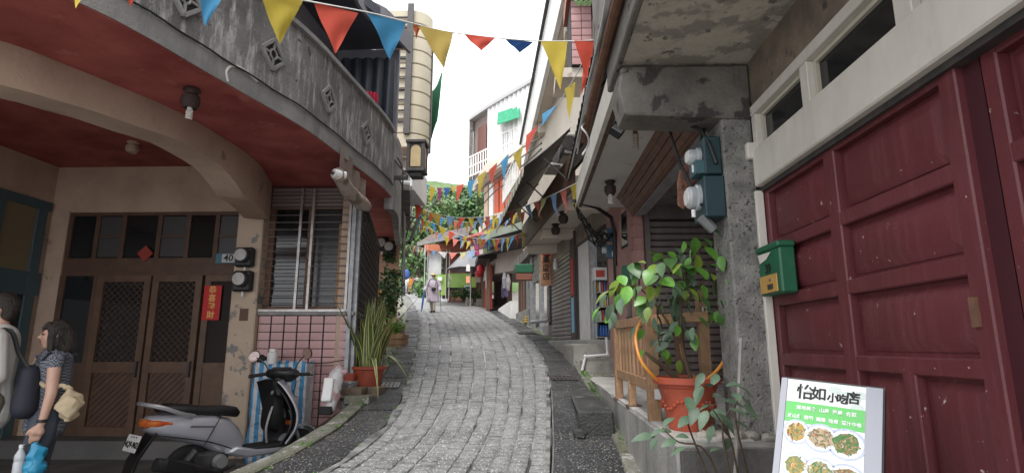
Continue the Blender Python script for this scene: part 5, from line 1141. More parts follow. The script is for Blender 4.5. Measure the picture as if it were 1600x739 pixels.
leafy('potted_bush', 'dense dark green bush growing against the orange wall', 'plant', (-3.3,13.0,1.95), .42, 1.15, 700, leaf_e, 3, .11, stems=9)
leafy('trailing_plant', 'small trailing plant spilling over the low wooden planter', 'plant', (-2.95,12.4,1.72), .26, .38, 260, leaf_a, 5, .07)
cro = leafy('croton', 'orange yellow leaved croton in front of the orange wall', 'plant', (-3.55,12.2,1.6), .3, 1.35, 240, M('orange yellow leaf', (.5,.2,.025), .5, (.35,.2,.04), 12), 6, .13, stems=6)
leafy('dark_shrub', 'dark shrub between the snake plant and the lattice screen', 'plant', (-3.0,10.2,1.15), .35, .8, 420, leaf_e, 8, .1)
for i, (u, v, r_, lb) in enumerate(((606,412,.2,'uppermost hanging plant on the orange wall'),(600,480,.2,'grey tufted plant low on the orange wall'),(612,437,.18,'middle hanging plant on the orange wall'),(614,463,.3,'largest hanging plant on the orange wall'))):
    p = PY(u, v, 14.3); leafy('hanging_plant', lb, 'plant', p, r_, r_*1.3, 150, leaf_e if i != 1 else leaf_b, 30+i, .11, 'hanging plants on the orange wall', 4)
for i, (u, v, lb) in enumerate(((598,382,'left black meter on the orange wall'),(610,388,'right black meter on the orange wall'))): round_meter(PY(u, v, 14.35), .34, lb, black, dial)
MB().tube([PY(630,462,14.6), PY(631,340,14.6), PY(622,300,14.2)], .05, 8).solo('pole', galv, 'grey steel pole standing at the corner of the orange wall', 'pole')
MB().tube(catmull([PY(631,335,14.6), PY(650,340,15.5), PY(668,330,17), PY(690,300,20)], 5), .03, 6).tube(catmull([PY(640,380,15), PY(652,345,16), PY(656,318,17)], 5), .05, 6).tube(catmull([PY(628,400,14.6), PY(640,352,15), PY(665,318,17)], 5), .025, 5).solo('street_cables', cable_black, 'black overhead cables gathered at the corner of the orange wall', 'cables')
# tarpaulin covered box
tx0, tx1, ty0, ty1, tz0, tz1 = -3.34, -2.69, 6.84, 7.10, .15, 1.30
tb = thing('tarpaulin_box', 'tall box wrapped in blue and white striped tarpaulin beside the pink tiled wall', 'covered box', (-2.98,6.9,.15))
tarp = bpy.data.materials.new('striped tarpaulin'); tarp.use_nodes = True; t_ = tarp.node_tree; bs = t_.nodes['Principled BSDF']; tcn = t_.nodes.new('ShaderNodeTexCoord'); wv = t_.nodes.new('ShaderNodeTexWave'); wv.wave_type = 'BANDS'; wv.bands_direction = 'X'
mp = t_.nodes.new('ShaderNodeMapping'); mp.inputs['Rotation'].default_value = (0,0,R(0)); t_.links.new(tcn.outputs['Object'], mp.inputs[0]); t_.links.new(mp.outputs[0], wv.inputs[0]); wv.inputs['Scale'].default_value = 3.1; wv.inputs['Distortion'].default_value = 1.2; wv.inputs['Detail'].default_value = 2
rp = t_.nodes.new('ShaderNodeValToRGB'); rp.color_ramp.elements[0].position = .45; rp.color_ramp.elements[0].color = (.55,.56,.58,1); rp.color_ramp.elements[1].position = .52; rp.color_ramp.elements[1].color = (.06,.27,.5,1)
t_.links.new(wv.outputs[1], rp.inputs[0]); t_.links.new(rp.outputs[0], bs.inputs[0]); bs.inputs['Roughness'].default_value = .33
nz = t_.nodes.new('ShaderNodeTexNoise'); nz.inputs['Scale'].default_value = 14; nz.inputs['Detail'].default_value = 5; bp = t_.nodes.new('ShaderNodeBump'); bp.inputs['Strength'].default_value = 1; bp.inputs['Distance'].default_value = .05; t_.links.new(tcn.outputs['Object'], nz.inputs[0]); t_.links.new(nz.outputs[0], bp.inputs['Height']); t_.links.new(bp.outputs[0], bs.inputs['Normal'])
def tarp_pt(s, t):
    per = [(tx0,ty1),(tx0,ty0),(tx1,ty0),(tx1,ty1),(tx0,ty1)]; L_ = [0,.34,.98,1.32,1.96]; q = s*1.96
    for i in range(4):
        if q <= L_[i+1]+1e-6: f = (q-L_[i])/(L_[i+1]-L_[i]); x = per[i][0]+(per[i+1][0]-per[i][0])*f; y = per[i][1]+(per[i+1][1]-per[i][1])*f; break
    nz_ = mnoise.noise(Vector((x*5, y*5, t*4)))*.035*(1.2-t)+mnoise.noise(Vector((x*14, y*14, t*11)))*.012
    cx, cy = (tx0+tx1)/2, (ty0+ty1)/2; k = 1+nz_*2.2+.05*(1-t)
    return Vector((cx+(x-cx)*k, cy+(y-cy)*k, tz0+(tz1-tz0)*t+(.02*math.sin(s*31) if t > .95 else 0)))
MB().grid(tarp_pt, 78, 22).build('wrapping', tarp, tb, ang=40)
MB().bb((tx0+.02,ty0+.02,tz0),(tx1-.02,ty1-.02,tz1-.03)).build('box', dark_concrete, tb)
bt_ = thing('white_jar', 'white plastic jar standing on the striped tarpaulin box', 'jar', (-3.12,6.85,1.28)); MB().lathe([(.055,0),(.06,.02),(.06,.13),(.04,.15)], (0,0,0), 16).build('body', white_plastic, bt_, world=False); MB().lathe([(.045,.15),(.045,.18),(0,.182)], (0,0,0), 16).build('lid', white_plain, bt_, world=False)
MB().ball((-3.26,6.88,1.33), (.07,.05,.06), 10, 7).solo('black_bundle', rubber, 'small black bundle beside the white jar', 'bundle', jitter=.006)
p0, p1 = Vector((-2.66,6.75,1.30)), PY(537,562,7.15); MB().tube(catmull([p0, p0.lerp(p1,.5)+Vector((0,0,-.02)), p1], 4), .006, 5).solo('tie_rope', cable_black, 'thin rope tying the striped tarpaulin to the pink tiled wall', 'rope')
# plastic bag leaning at the wall
BG = PY(513,647,6.55); bgt = thing('plastic_bag', 'clear plastic bag stuffed with white and red packaging leaning on the pink tiles', 'bag', BG)
m_ = MB().caps([BG+Vector((0,0,.08)), BG+Vector((.01,.05,.25)), BG+Vector((.03,.12,.42)), BG+Vector((.02,.2,.53))], [.085,.10,.085,.03], 12).caps([BG+Vector((.05,.14,.44)), BG+Vector((.12,.15,.46))], [.05,.035], 8)
me = remesh(m_, .014, 2)
for v in me.vertices: v.co += Vector((1,1,.6))*mnoise.noise(v.co*16)*.02
me.materials.append(M('plastic film with print', (.52,.5,.5), .2, (.42,.26,.27), 5, (.5,.56), bump=.6, bscale=22)); inst(me, 'film', bgt, Matrix())
MB().box(BG+Vector((0,-.05,.27)), (.11,.09,.26), Matrix.Rotation(R(-14), 3, 'X')).build('white_pack', white_plain, bgt, bevel=.01); MB().box(BG+Vector((-.01,-.06,.05)), (.14,.08,.09)).build('dark_end', rubber, bgt, bevel=.01)
# ================================================================== scooter
SCT = thing('scooter', 'silver and black motor scooter parked on the forecourt, plate NQ9-962', 'scooter', (-3.265,5.545,.15), R(57)); S9 = .955
STEER = ('handlebar_cover','headlight','dashboard','grip','brake_lever','mirror_stem','mirror_shell','mirror_glass')
def sb(mb, name, mat, parent=None, **k):
    if name in STEER: mb.v = [Vector((.93+(p.x-.93)*math.cos(R(28))-p.y*math.sin(R(28)), (p.x-.93)*math.sin(R(28))+p.y*math.cos(R(28)), p.z)) for p in mb.v]
    def warp(p): t = min(1, max(0, (p.x-.5)/.3)); return Vector((p.x+.05*t, p.y*(1+.12*t), p.z*(1+.11*t*min(1, max(0, (p.z-.3)/.3)))))
    mb.v = [warp(p)*S9 for p in mb.v]; return mb.build(name, mat, parent or SCT, world=False, **k)
silver = M('silver scooter paint', (.5,.5,.55), .28, (.45,.45,.5), 2, metal=.35, coat=.6)
def loft(secs, n=16, pw=2.6):
    m_ = MB(); vs = []
    for (x, z, hw, hh, sl) in secs:
        for i in range(n):
            a = 2*math.pi*i/n; c, s = math.cos(a), math.sin(a)
            vs.append((x+sl*s, hw*math.copysign(abs(c)**(2/pw), c), z+hh*math.copysign(abs(s)**(2/pw), s)))
    k = len(secs); return m_.add(vs, [(j*n+i, j*n+(i+1) % n, (j+1)*n+(i+1) % n, (j+1)*n+i) for j in range(k-1) for i in range(n)]+[list(range(n))[::-1], [(k-1)*n+i for i in range(n)]])
def wheel(x, z, r, w_, name):
    o = sb(MB().lathe([(r*.62,-w_*.4),(r*.8,-w_/2),(r*.94,-w_*.42),(r,-w_*.2),(r,w_*.2),(r*.94,w_*.42),(r*.8,w_/2),(r*.62,w_*.4),(r*.62,-w_*.4)], (x,0,z), 28, (0,1,0)), name, rubber)
    rim = MB().lathe([(r*.62,-.03),(r*.56,-.035),(r*.52,0),(r*.56,.035),(r*.62,.03)], (x,0,z), 24, (0,1,0)).cyl((x,-.05,z),(x,.05,z),.04,n=12)
    for k in range(5): a = k*2*math.pi/5; rim.bar((x+.03*math.cos(a),0,z+.03*math.sin(a)),(x+r*.56*math.cos(a),0,z+r*.56*math.sin(a)), .03, .03, (0,1,0))
    sb(rim, 'rim', galv, o); return o
wheel(0,.22,.22,.1,'rear_wheel'); wheel(1.21,.215,.215,.095,'front_wheel')
sb(loft([(-.46,.70,.05,.03,0),(-.42,.685,.10,.07,.01),(-.3,.66,.145,.10,.03),(-.1,.62,.165,.125,.04),(.12,.575,.165,.15,.05),(.3,.5,.15,.165,.06),(.42,.42,.125,.15,.05),(.5,.36,.10,.09,.03)], 18), 'rear_body', silver, ang=50)
sb(MB().prism([(.3,-.165,.33),(.52,-.16,.25),(.95,-.15,.25),(1.0,-.13,.31),(.62,-.16,.32),(.42,-.17,.38)], (0,.32,0)), 'side_skirt', silver, bevel=.02)
sb(MB().bb((.40,-.14,.3),(.98,.14,.34)), 'floorboard', rubber, bevel=.01)
st_ = sb(loft([(-.34,.81,.06,.03,0),(-.24,.815,.115,.045,0),(-.05,.785,.135,.05,0),(.12,.755,.14,.05,0),(.3,.745,.13,.055,.01),(.42,.72,.09,.05,.02),(.47,.69,.05,.03,.02)], 16), 'seat', seat_vinyl, ang=60)
sb(MB().tube(catmull([(-.05,-.15,.73),(-.2,-.17,.77),(-.34,-.15,.83),(-.47,-.07,.865),(-.49,0,.87),(-.47,.07,.865),(-.34,.15,.83),(-.2,.17,.77),(-.05,.15,.73)], 4), .02, 8), 'grab_rail', M('silver rail', (.45,.45,.47), .3, metal=.6))
tl = M('amber red lens', (.45,.06,.015), .15, (.6,.2,.03), 7, coat=.5)
sb(loft([(-.475,.69,.04,.025,0),(-.45,.69,.105,.045,0),(-.36,.685,.142,.045,0),(-.25,.675,.155,.03,0)], 14), 'tail_light', tl)
sb(MB().prism([(-.36,-.1,.62),(-.36,.1,.62),(-.52,.1,.38),(-.56,.09,.2),(-.56,-.09,.2),(-.52,-.1,.38)], (.03,0,0)), 'rear_mudguard', black, bevel=.008)
pn = Vector((-.95,0,.3)).normalized(); px_ = Vector((0,-1,0)); py_ = Vector((.3,0,.95)).normalized(); po = Vector((-.52,0,.52))
sb(MB().prism([po+px_*a+py_*b for a, b in ((-.13,-.075),(.13,-.075),(.13,.075),(-.13,.075))], pn*.006), 'number_plate', white_plain, bevel=.003)
npl = [o for o in SCT.children if o.name.startswith('number_plate')][0]; WORLD[npl.name] = wm(SCT)
q = wm(SCT) @ ((po+pn*.009-py_*.012)*S9); r3 = wm(SCT).to_3x3(); text('NQ9-962', .068, ink, npl, q, r3 @ px_, r3 @ py_, 'lettering', .001, .0022)
for a in (-.05, .0, .05): sb(MB().box(po+pn*.007+px_*a+py_*.055, (.004,.02,.012)), 'plate_mark', ink, npl)
# front: leg shield, handlebar cover, lights
def shield(off, w_, zt=.93, zb=.33):
    def f(s, t):
        z = zt+(zb-zt)*t; a = 2*s-1; ww = w_*(.62+.75*math.sin(min(1, t*1.25+.12)*math.pi*.62))*(1 if t < .75 else 1-(t-.75)*1.5)
        xc = .93+.20*math.sin(t*math.pi*.62)-.1*max(0, t-.6)*1.2
        return Vector((xc-.16*abs(a)**2.2+off, a*ww, z))
    return f
sb(MB().grid(shield(.0,.215), 14, 14), 'front_shield', silver, solid=.018, ang=60)
sb(MB().grid(shield(-.045,.185), 14, 14), 'inner_shield', black, solid=.015, ang=60)
sb(loft([(.78,.62,.1,.16,.02),(.83,.62,.115,.17,.02),(.9,.6,.11,.18,.02)], 14), 'glove_box', black, ang=60)
sb(loft([(.80,1.0,.03,.02,0),(.84,.985,.15,.045,.0),(.93,.985,.20,.06,0),(1.0,.96,.14,.06,.0),(1.06,.92,.06,.03,0)], 16), 'handlebar_cover', black, ang=60)
sb(MB().cyl((.9,0,.62),(.9,0,.98),.06,.07,14), 'steering_column', black)
sb(loft([(.985,.955,.10,.045,0),(1.05,.925,.085,.035,0),(1.07,.92,.03,.012,0)], 12), 'headlight', clear_cover)
sb(MB().prism([(.84,-.09,1.02),(.92,-.11,1.045),(.92,.11,1.045),(.84,.09,1.02)], (0,0,.006)), 'dashboard', dark_glass)
for sgn in (-1, 1):
    sb(MB().cyl((.89,sgn*.17,.98),(.86,sgn*.34,.985),.019,n=10), 'grip', rubber)
    sb(MB().tube([(.93,sgn*.18,.97),(.95,sgn*.26,.975),(.93,sgn*.35,.975)], .008, 6), 'brake_lever', iron)
    mr = sb(MB().tube(catmull([(.9,sgn*.15,1.02),(.88,sgn*.2,1.1),(.86,sgn*.27,1.17)], 4), .007, 6), 'mirror_stem', iron)
    q = Vector((.855,sgn*.30,1.19)); WORLD[mr.name] = wm(SCT)
    sb(MB().lathe([(.06,0),(.055,.02),(.02,.035),(0,.037)], q, 18, (1,.25*sgn,.1)), 'mirror_shell', black, mr); sb(MB().lathe([(.055,-.004),(0,-.005)], q, 18, (1,.25*sgn,.1)), 'mirror_glass', M('mirror glass', (.75,.6,.6), .06, metal=.9) if 'mirror glass' not in MATS else MATS['mirror glass'], mr)
sb(loft([(1.04,.5,.03,.02,0),(1.07,.5,.1,.03,.0),(1.11,.49,.06,.03,0)], 12), 'turn_signal', tl)
sb(MB().grid(lambda s, t: Vector((1.21+.26*math.cos(R(20+150*s)), (t-.5)*.13, .215+.26*math.sin(R(20+150*s)))), 14, 4), 'front_fender', silver, solid=.012)
for sgn in (-1, 1): sb(MB().tube([(1.02,sgn*.06,.62),(1.16,sgn*.065,.34),(1.21,sgn*.065,.215)], .02, 8), 'front_fork', galv)
ex = MB().tube(catmull([(.42,-.13,.2),(.25,-.15,.17),(.1,-.17,.2),(-.1,-.18,.26),(-.38,-.18,.33)], 4), [.02]*4+[.022]*4+[.05]*4+[.062]*5, 12); sb(ex, 'exhaust', M('dark exhaust steel', (.07,.07,.075), .45, (.04,.035,.035), 6, metal=.6))
sb(MB().prism([(-.32,-.247,.27),(-.05,-.247,.2),(-.02,-.247,.27),(-.3,-.247,.38)], (0,.012,0)), 'heat_guard', black, bevel=.004)
sb(MB().bb((-.05,-.1,.15),(.38,.12,.36)), 'engine', M('engine metal', (.12,.12,.12), .5, (.05,.05,.05), 9, metal=.5), bevel=.03)
sb(MB().cyl((.27,-.10,.25),(.27,-.16,.25),.075,.06,14), 'fan_cover', M('dull aluminium', (.4,.4,.4), .4, metal=.6)); sb(MB().cyl((-.1,-.12,.26),(.0,-.14,.4),.035,n=10), 'shock_absorber', iron)
sb(MB().tube([(.35,.05,.16),(.28,.1,.02),(.36,.12,.005)], .012, 6).tube([(.35,-.05,.16),(.28,-.1,.02),(.36,-.12,.005)], .012, 6), 'stand', iron)
sb(MB().tube(catmull([(.74,-.1,.36),(.72,-.105,.5),(.77,-.1,.68)], 4), .012, 8), 'bag_hook', galv)
dc = wm(SCT) @ (Vector((.03,-.178,.63))*S9); MB().prism([Vector((x,-.1725,z)) *S9 for x, z in ((-.1,.625),(.14,.60),(.15,.615),(-.08,.645))], (0,-.002,0)).build('decal', M('dark decal', (.12,.11,.13), .4), SCT, world=False)

# weeds and grit along the edges: too many to count
rs = random.Random(44); wd = MB()
def tuft(p, n, h):
    for i in range(n):
        a = rs.uniform(0,6.28); d = Vector((math.cos(a), math.sin(a), 0)); L = h*rs.uniform(.5,1.2); s_ = Vector((-d.y, d.x, 0))*.004; q = p+d*rs.uniform(0,.03)
        wd.add([q-s_, q+s_, q+d*L*.4+Vector((0,0,L*.8))+s_*.6, q+d*L*.8+Vector((0,0,L*.9))], [(0,1,2),(0,2,3)])
for i in range(170):
    y = rs.uniform(4.2,16); k = rs.random()
    x = XLO(y)-.02 if k < .4 else (XRO(y)+.05 if k < .8 else XL(y)-.05)
    tuft(Vector((x+rs.uniform(-.04,.04), y, sz(y)+.0)), rs.randrange(4,11), rs.uniform(.02,.06) if k < .8 else .02)
for i in range(40): y = rs.uniform(5.2,8.9); tuft(Vector((.84-.02, y, max(sz(y), .5)+rs.uniform(.0,.02))), 7, rs.uniform(.03,.07))
wo_ = wd.build('weeds', leaf_a, None, ang=1); wo_['kind'] = 'stuff'; wo_['label'] = 'small green weeds growing along the pavement edges'
gt = MB()
for i in range(420):
    y = rs.uniform(4.3,12); k = rs.random(); x = XLO(y)+rs.uniform(0,.5)*(XL(y)-XLO(y)) if k < .5 else XRO(y)-rs.uniform(0,.6)*(XRO(y)-XR(y)); r_ = rs.uniform(.004,.011)
    p = Vector((x,y,sz(y)+.006)); gt.add([p+Vector((-r_,-r_,0)), p+Vector((r_,-r_*.6,0)), p+Vector((r_*.7,r_,0)), p+Vector((-r_*.8,r_*.7,0)), p+Vector((0,0,r_))], [(0,1,4),(1,2,4),(2,3,4),(3,0,4)])
go_ = gt.build('grit', M('grit and dry leaves', (.3,.27,.2), .9, (.16,.12,.07), 3, geo=True), None, ang=1); go_['kind'] = 'stuff'; go_['label'] = 'grit and bits of dry leaf scattered on the pavements'

# scooter small fittings
for sgn in (-1, 1): sb(MB().tube(catmull([(.92,sgn*.2,.98),(.99,sgn*.17,.9),(1.0,sgn*.1,.75)], 4), .005, 5), 'brake_cable', cable_black)
sb(MB().prism([(.05,-.1745,.43),(.06,-.1745,.43),(.22,-.170,.72),(.21,-.170,.72)], (0,-.002,0)), 'panel_gap', rubber)
sb(MB().tube(catmull([(-.44,-.11,.60),(-.2,-.170,.545),(.1,-.176,.47),(.35,-.165,.37)], 5), .006, 5), 'body_trim', black)
sb(MB().tube([(.38,-.13,.19),(.55,-.17,.17),(.62,-.17,.17)], .013, 6), 'footrest', iron)
sb(MB().lathe([(.022,0),(.02,.006),(0,.008)], (.80,-.03,.80), 12, (-1,0,.2)), 'ignition', galv)
# ================================================================== people
skin = M('skin', (.5,.31,.23), .5, (.46,.27,.2), 6); skin_d = M('lip tone', (.32,.12,.1), .5)
hair_m = M('black hair', (.012,.009,.008), .38, (.03,.023,.018), 20, bump=.8, bscale=90, streak=(.05,.037,.028), sscale=60, samt=.8)
shoe_m = M('dark shoe', (.03,.028,.027), .6)
def make_person(label, loc, rz, h, top, legs_m, hair=hair_m, armL=None, armR=None, stride=.0, vox=.011, long_hair=False, sleeve=1, coat=None, hat=None, lean=0., cat='person', face=True, trouser_to=.05):
    """local frame: faces +x, left hand on +y, height scaled to h"""
    k = h/1.62; t = thing('person', label, cat, loc, rz); V = lambda x, y, z: Vector((x, y, z))*k
    S = lambda pts: [V(*p) for p in pts]
    hipz = .83; L, Rr = stride, -stride
    kneeL, ankL = (.05+L*.5, .085, .46), (L*.9-.03, .085, .085); kneeR, ankR = (.05+Rr*.5, -.085, .46), (Rr*.9-.03, -.085, .085)
    aL = armL or [(.02,.18,1.31),(-.02,.225,1.05),(.05,.225,.83),(.08,.22,.755)]; aR = armR or [(.02,-.18,1.31),(-.02,-.225,1.05),(.05,-.225,.83),(.08,-.22,.755)]
    b = MB(); r = lambda *a: [x*k for x in a]
    b.caps(S([(0,0,.86),(0,0,1.0),(.01,0,1.17),(0,0,1.29),(-.01,0,1.36)]), r(.125,.105,.125,.11,.055)); b.caps(S([(.0,.08,1.0),(.0,.0,1.17),(.01,.12,1.29)]), r(.06,.09,.06)); b.caps(S([(.01,-.12,1.29),(.0,-.08,1.0)]), r(.06,.06))
    b.caps(S([(0,.085,.86),kneeL,ankL]), r(.088,.056,.038)); b.caps(S([(0,-.085,.86),kneeR,ankR]), r(.088,.056,.038))
    for a in (ankL, ankR): b.caps(S([a,(a[0]+.06,a[1],.045),(a[0]+.16,a[1]*1.05,.03)]), r(.04,.036,.028))
    b.caps(S([(-.01,0,1.36),(.005,0,1.42)]), r(.05,.048))                       # neck
    hc = V(.02+lean,0,1.505)
    b.ball(hc+V(-.01,0,.02), V(.092,.075,.098), 18, 14); b.caps([hc+V(.035,0,-.03), hc+V(.055,0,-.085)], r(.056,.03), 12)      # skull, jaw and chin
    b.caps([hc+V(.082,0,.012), hc+V(.104,0,-.022)], r(.011,.015), 8); b.ball(hc+V(.079,0,-.057), V(.016,.024,.011), 8, 6)       # nose, lips
    for s in (-1, 1): b.ball(hc+V(-.008,s*.076,-.005), V(.02,.009,.03), 8, 6); b.ball(hc+V(.074,s*.03,.018), V(.012,.02,.01), 8, 6)     # ears, brows
    for arm, s in ((aL, 1), (aR, -1)):
        b.caps(S(arm[:3]), r(.05,.039,.027), 12); w, hd = V(*arm[2]), V(*arm[3]); d = (hd-w).normalized(); out = Vector((1,0,.25)); out = (out-d*out.dot(d)).normalized(); cr = d.cross(out)
        palm = w+d*.06*k; b.caps([w+d*.01*k, palm+out*.014*k], r(.024,.032), 10); b.caps([w+d*.02*k, palm-out*.014*k], r(.022,.031), 10)
        for f, (o_, ln) in enumerate(((.030,.072),(.011,.082),(-.009,.076),(-.028,.06))):
            q0 = palm+out*o_*k+d*.022*k; q1 = q0+d*ln*.5*k+cr*s*.006*k; q2 = q1+d*ln*.42*k+cr*s*.026*k; b.caps([q0,q1,q2], r(.0095,.0088,.0075), 8)
        b.caps([w+d*.03*k+out*.03*k, palm+out*.055*k+d*.005*k, palm+out*.06*k+d*.035*k], r(.012,.0105,.009), 8)
    body = fused(b, 'body', skin, t, vox, 2)
    if face:
        for s in (-1, 1): MB().ball(hc+V(.0835,s*.031,.004), V(.007,.014,.006), 8, 6).build('eye', hair_m, t, world=False); MB().ball(hc+V(.083,s*.031,.028), V(.006,.02,.004), 8, 6).build('eyebrow', hair_m, t, world=False)
        MB().ball(hc+V(.093,0,-.056), V(.006,.02,.007), 8, 6).build('lips', skin_d, t, world=False)
    hb = MB(); hb.ball(hc+V(-.022,0,.032), V(.096,.087,.098), 16, 12)
    if long_hair:
        hb.caps([hc+V(-.05,0,.0), hc+V(-.06,0,-.09), hc+V(-.055,0,-.16)], r(.085,.09,.05), 14)
        for s in (-1, 1): hb.caps([hc+V(.0,s*.062,.05), hc+V(.02,s*.08,-.02), hc+V(.012,s*.085,-.12)], r(.035,.026,.022), 10)
        for j in range(5): hb.caps([hc+V(.05,-.05+.025*j,.085), hc+V(.084,-.046+.023*j,.05)], r(.022,.012), 8)
    else: hb.ball(hc+V(-.05,0,-.01), V(.058,.078,.075), 12, 9)
    hr = fused(hb, 'hair', hair, t, vox, 1)
    if long_hair:
        rh = random.Random(9); sm = MB()
        for i in range(70):
            a = rh.uniform(-2.6, 2.6); st0 = hc+V(-.02-.085*math.cos(a*.55), .088*math.sin(a*.6), rh.uniform(-.02,.07)); L = rh.uniform(.1,.2)
            sm.tube([st0, st0+V(rh.uniform(-.012,.008), rh.uniform(-.012,.012), -L*.5), st0+V(rh.uniform(-.03,.015), rh.uniform(-.02,.02), -L)], [.0032*k,.0028*k,.001*k], 4)
        ho = sm.build('hair_strands', hair, hr, world=False); ho['kind'] = 'stuff'
    tp = MB(); tp.caps(S([(0,0,.80),(0,0,1.0),(.012,0,1.17),(0,0,1.29),(-.005,0,1.335)]), r(.145,.122,.142,.125,.075), 16); tp.caps(S([(.0,.085,.86),(.0,.075,1.02),(.01,.125,1.29)]), r(.08,.078,.075)); tp.caps(S([(.0,-.085,.86),(.0,-.075,1.02),(.01,-.125,1.29)]), r(.08,.078,.075))
    for arm in (aL, aR):
        if sleeve: 
            e = Vector(arm[0]).lerp(Vector(arm[1]), min(1, sleeve)); tp.caps(S([arm[0], e]), r(.066,.056), 12)
            if sleeve > 1: tp.caps(S([arm[1], Vector(arm[1]).lerp(Vector(arm[2]), sleeve-1)]), r(.054,.042), 12)
    fused(tp, 'top', top, t, vox, 2)
    lg = MB(); 
    for kn, an, s in ((kneeL, ankL, 1), (kneeR, ankR, -1)):
        e = Vector(kn).lerp(Vector(an), 1-trouser_to); lg.caps(S([(0,s*.075,.87),(.01,s*.088,.72),kn,e]), r(.108,.095,.071,.058), 14)
    fused(lg, 'trousers', legs_m, t, vox, 2)
    for a, n in ((ankL, 1), (ankR, -1)): fused(MB().caps(S([(a[0]-.03,a[1],.04),(a[0]+.06,a[1],.045),(a[0]+.17,a[1]*1.05,.034)]), r(.043,.044,.036), 10), 'shoe', shoe_m, t, vox, 1)
    if coat:
        cm = MB().lathe([(.10*k,1.34*k),(.17*k,1.29*k),(.19*k,1.1*k),(.20*k,.9*k),(.25*k,.62*k),(.27*k,.45*k),(.24*k,.44*k),(.17*k,.9*k)], (0,0,0), 26)
        for i, v in enumerate(cm.v): v.x *= .82; v.y *= 1.06; v += Vector((1,1,0))*.02*k*math.sin(math.atan2(v.y, v.x)*7)*(1.3-v.z/k)
        for arm in (aL, aR): cm.caps(S(arm[:3]), r(.075,.075,.07), 12)
        cm.build('coat', coat, t, world=False, ang=70)
    return t, V, hc, k
gingham = bpy.data.materials.new('gingham cloth'); gingham.use_nodes = True; t_ = gingham.node_tree; bs = t_.nodes['Principled BSDF']; ck = t_.nodes.new('ShaderNodeTexChecker'); ck.inputs['Scale'].default_value = 85; ck.inputs[1].default_value = (.025,.03,.045,1); ck.inputs[2].default_value = (.2,.21,.24,1); tcn = t_.nodes.new('ShaderNodeTexCoord'); t_.links.new(tcn.outputs['Object'], ck.inputs[0]); t_.links.new(ck.outputs[0], bs.inputs[0]); bs.inputs['Roughness'].default_value = .85
denim = M('dark denim', (.045,.055,.075), .85, (.075,.085,.105), 9, bump=.2, bscale=90); white_shirt = M('white shirt cloth', (.6,.58,.55), .85, (.52,.5,.47), 4, bump=.3, bscale=12); beige = M('beige cloth', (.5,.4,.26), .85, (.42,.33,.21), 6, bump=.4, bscale=16)
wt, V, hc, k = make_person('woman with shoulder length dark hair, gingham frilled top and dark jeans', (-3.70,4.36,.15), R(214), 1.54, gingham, denim, armL=[(-.02,.165,1.30),(-.03,.215,1.05),(.0,.225,.83),(.02,.225,.75)], armR=[(.02,-.18,1.31),(.04,-.2,1.06),(.2,-.14,1.0),(.26,-.12,1.0)], vox=.0085, long_hair=True, sleeve=.12, stride=.06)
for s in (1, -1):
    MB().grid(lambda a, b: V(-.13+.24*a, s*(.10+.10*b+.022*math.sin(a*19)*b), 1.365-.02*abs(2*a-1)+.03*b*math.sin(a*13)-.015*b), 22, 5).build('frill', gingham, wt, world=False, solid=.004)
MB().lathe([(.031*k,-.012*k),(.033*k,0),(.031*k,.012*k)], V(.0,.225,.85), 16).build('watch_strap', black, wt, world=False)
WM = wm(wt)
bagc = WM @ V(-.16,.2,.97); bo = remesh(MB().caps([bagc+Vector((0,0,-.07)), bagc, bagc+Vector((-.02,0,.08))], [.065,.078,.035], 14), .012, 2)
for v in bo.vertices: v.co += Vector((1,1,.5))*mnoise.noise(v.co*19)*.024
sbg = thing('shoulder_bag', 'soft cream drawstring bag with twisted strap on the woman\'s hip', 'bag', bagc); bo.materials.append(beige); inst(bo, 'pouch', sbg, Matrix())
sp_ = catmull([bagc+Vector((-.02,0,.1)), WM @ V(-.1,.2,1.1), WM @ V(.05,.15,1.12), WM @ V(.155,.06,1.2), WM @ V(.13,-.06,1.3)], 10)
MB().tube([p+Vector((.008*math.cos(i*1.3), 0, .008*math.sin(i*1.3))) for i, p in enumerate(sp_)], .017, 7).build('strap', beige, sbg)
hd = WM @ V(.02,.225,.70)
bt = thing('water_bottle', 'clear plastic water bottle hanging from the woman\'s hand', 'bottle', hd+Vector((-.08,-.02,-.26))); MB().lathe([(.03,0),(.034,.01),(.034,.12),(.03,.13),(.034,.14),(.034,.17),(.014,.21),(.014,.225)], (0,0,0), 16).build('bottle', M('clear bottle', (.62,.64,.66), .1, spec=.7, alpha=.75), bt, world=False); MB().cyl((0,0,.222),(0,0,.242),.016,n=12).build('cap', white_plastic, bt, world=False)
MB().tube([hd, hd+Vector((-.05,-.02,-.03)), hd+Vector((-.08,-.02,-.03))], .005, 5).build('loop', cable_black, bt)
bc = hd+Vector((.03,-.01,-.12)); bo = remesh(MB().caps([bc+Vector((0,0,.11)), bc+Vector((0,0,.04)), bc+Vector((.01,0,-.07))], [.018,.05,.06], 12), .009, 1)
for v in bo.vertices: v.co += Vector((1,1,.5))*mnoise.noise(v.co*24)*.022
bo.materials.append(M('blue plastic film', (.015,.2,.36), .3, (.03,.28,.45), 8)); bo2 = bpy.data.objects.new('plastic_bag', bo); COL.objects.link(bo2); tag(bo2, 'crumpled bright blue plastic bag hanging from the woman\'s hand', 'bag')
mt_, V2, hc2, k2 = make_person('man with short black hair in a white shirt at the left edge', (-4.03,4.2,.15), R(214), 1.74, white_shirt, M('khaki cloth', (.2,.17,.12), .85, (.15,.13,.09), 6), vox=.0085, sleeve=1.0, armL=[(-.02,.185,1.31),(-.06,.22,1.05),(.08,.2,.93),(.14,.18,.93)])
WM2 = wm(mt_); a = [WM2 @ V2(-.1,.16,1.36), WM2 @ V2(-.16,.17,1.15), WM2 @ V2(-.17,.2,.95)]
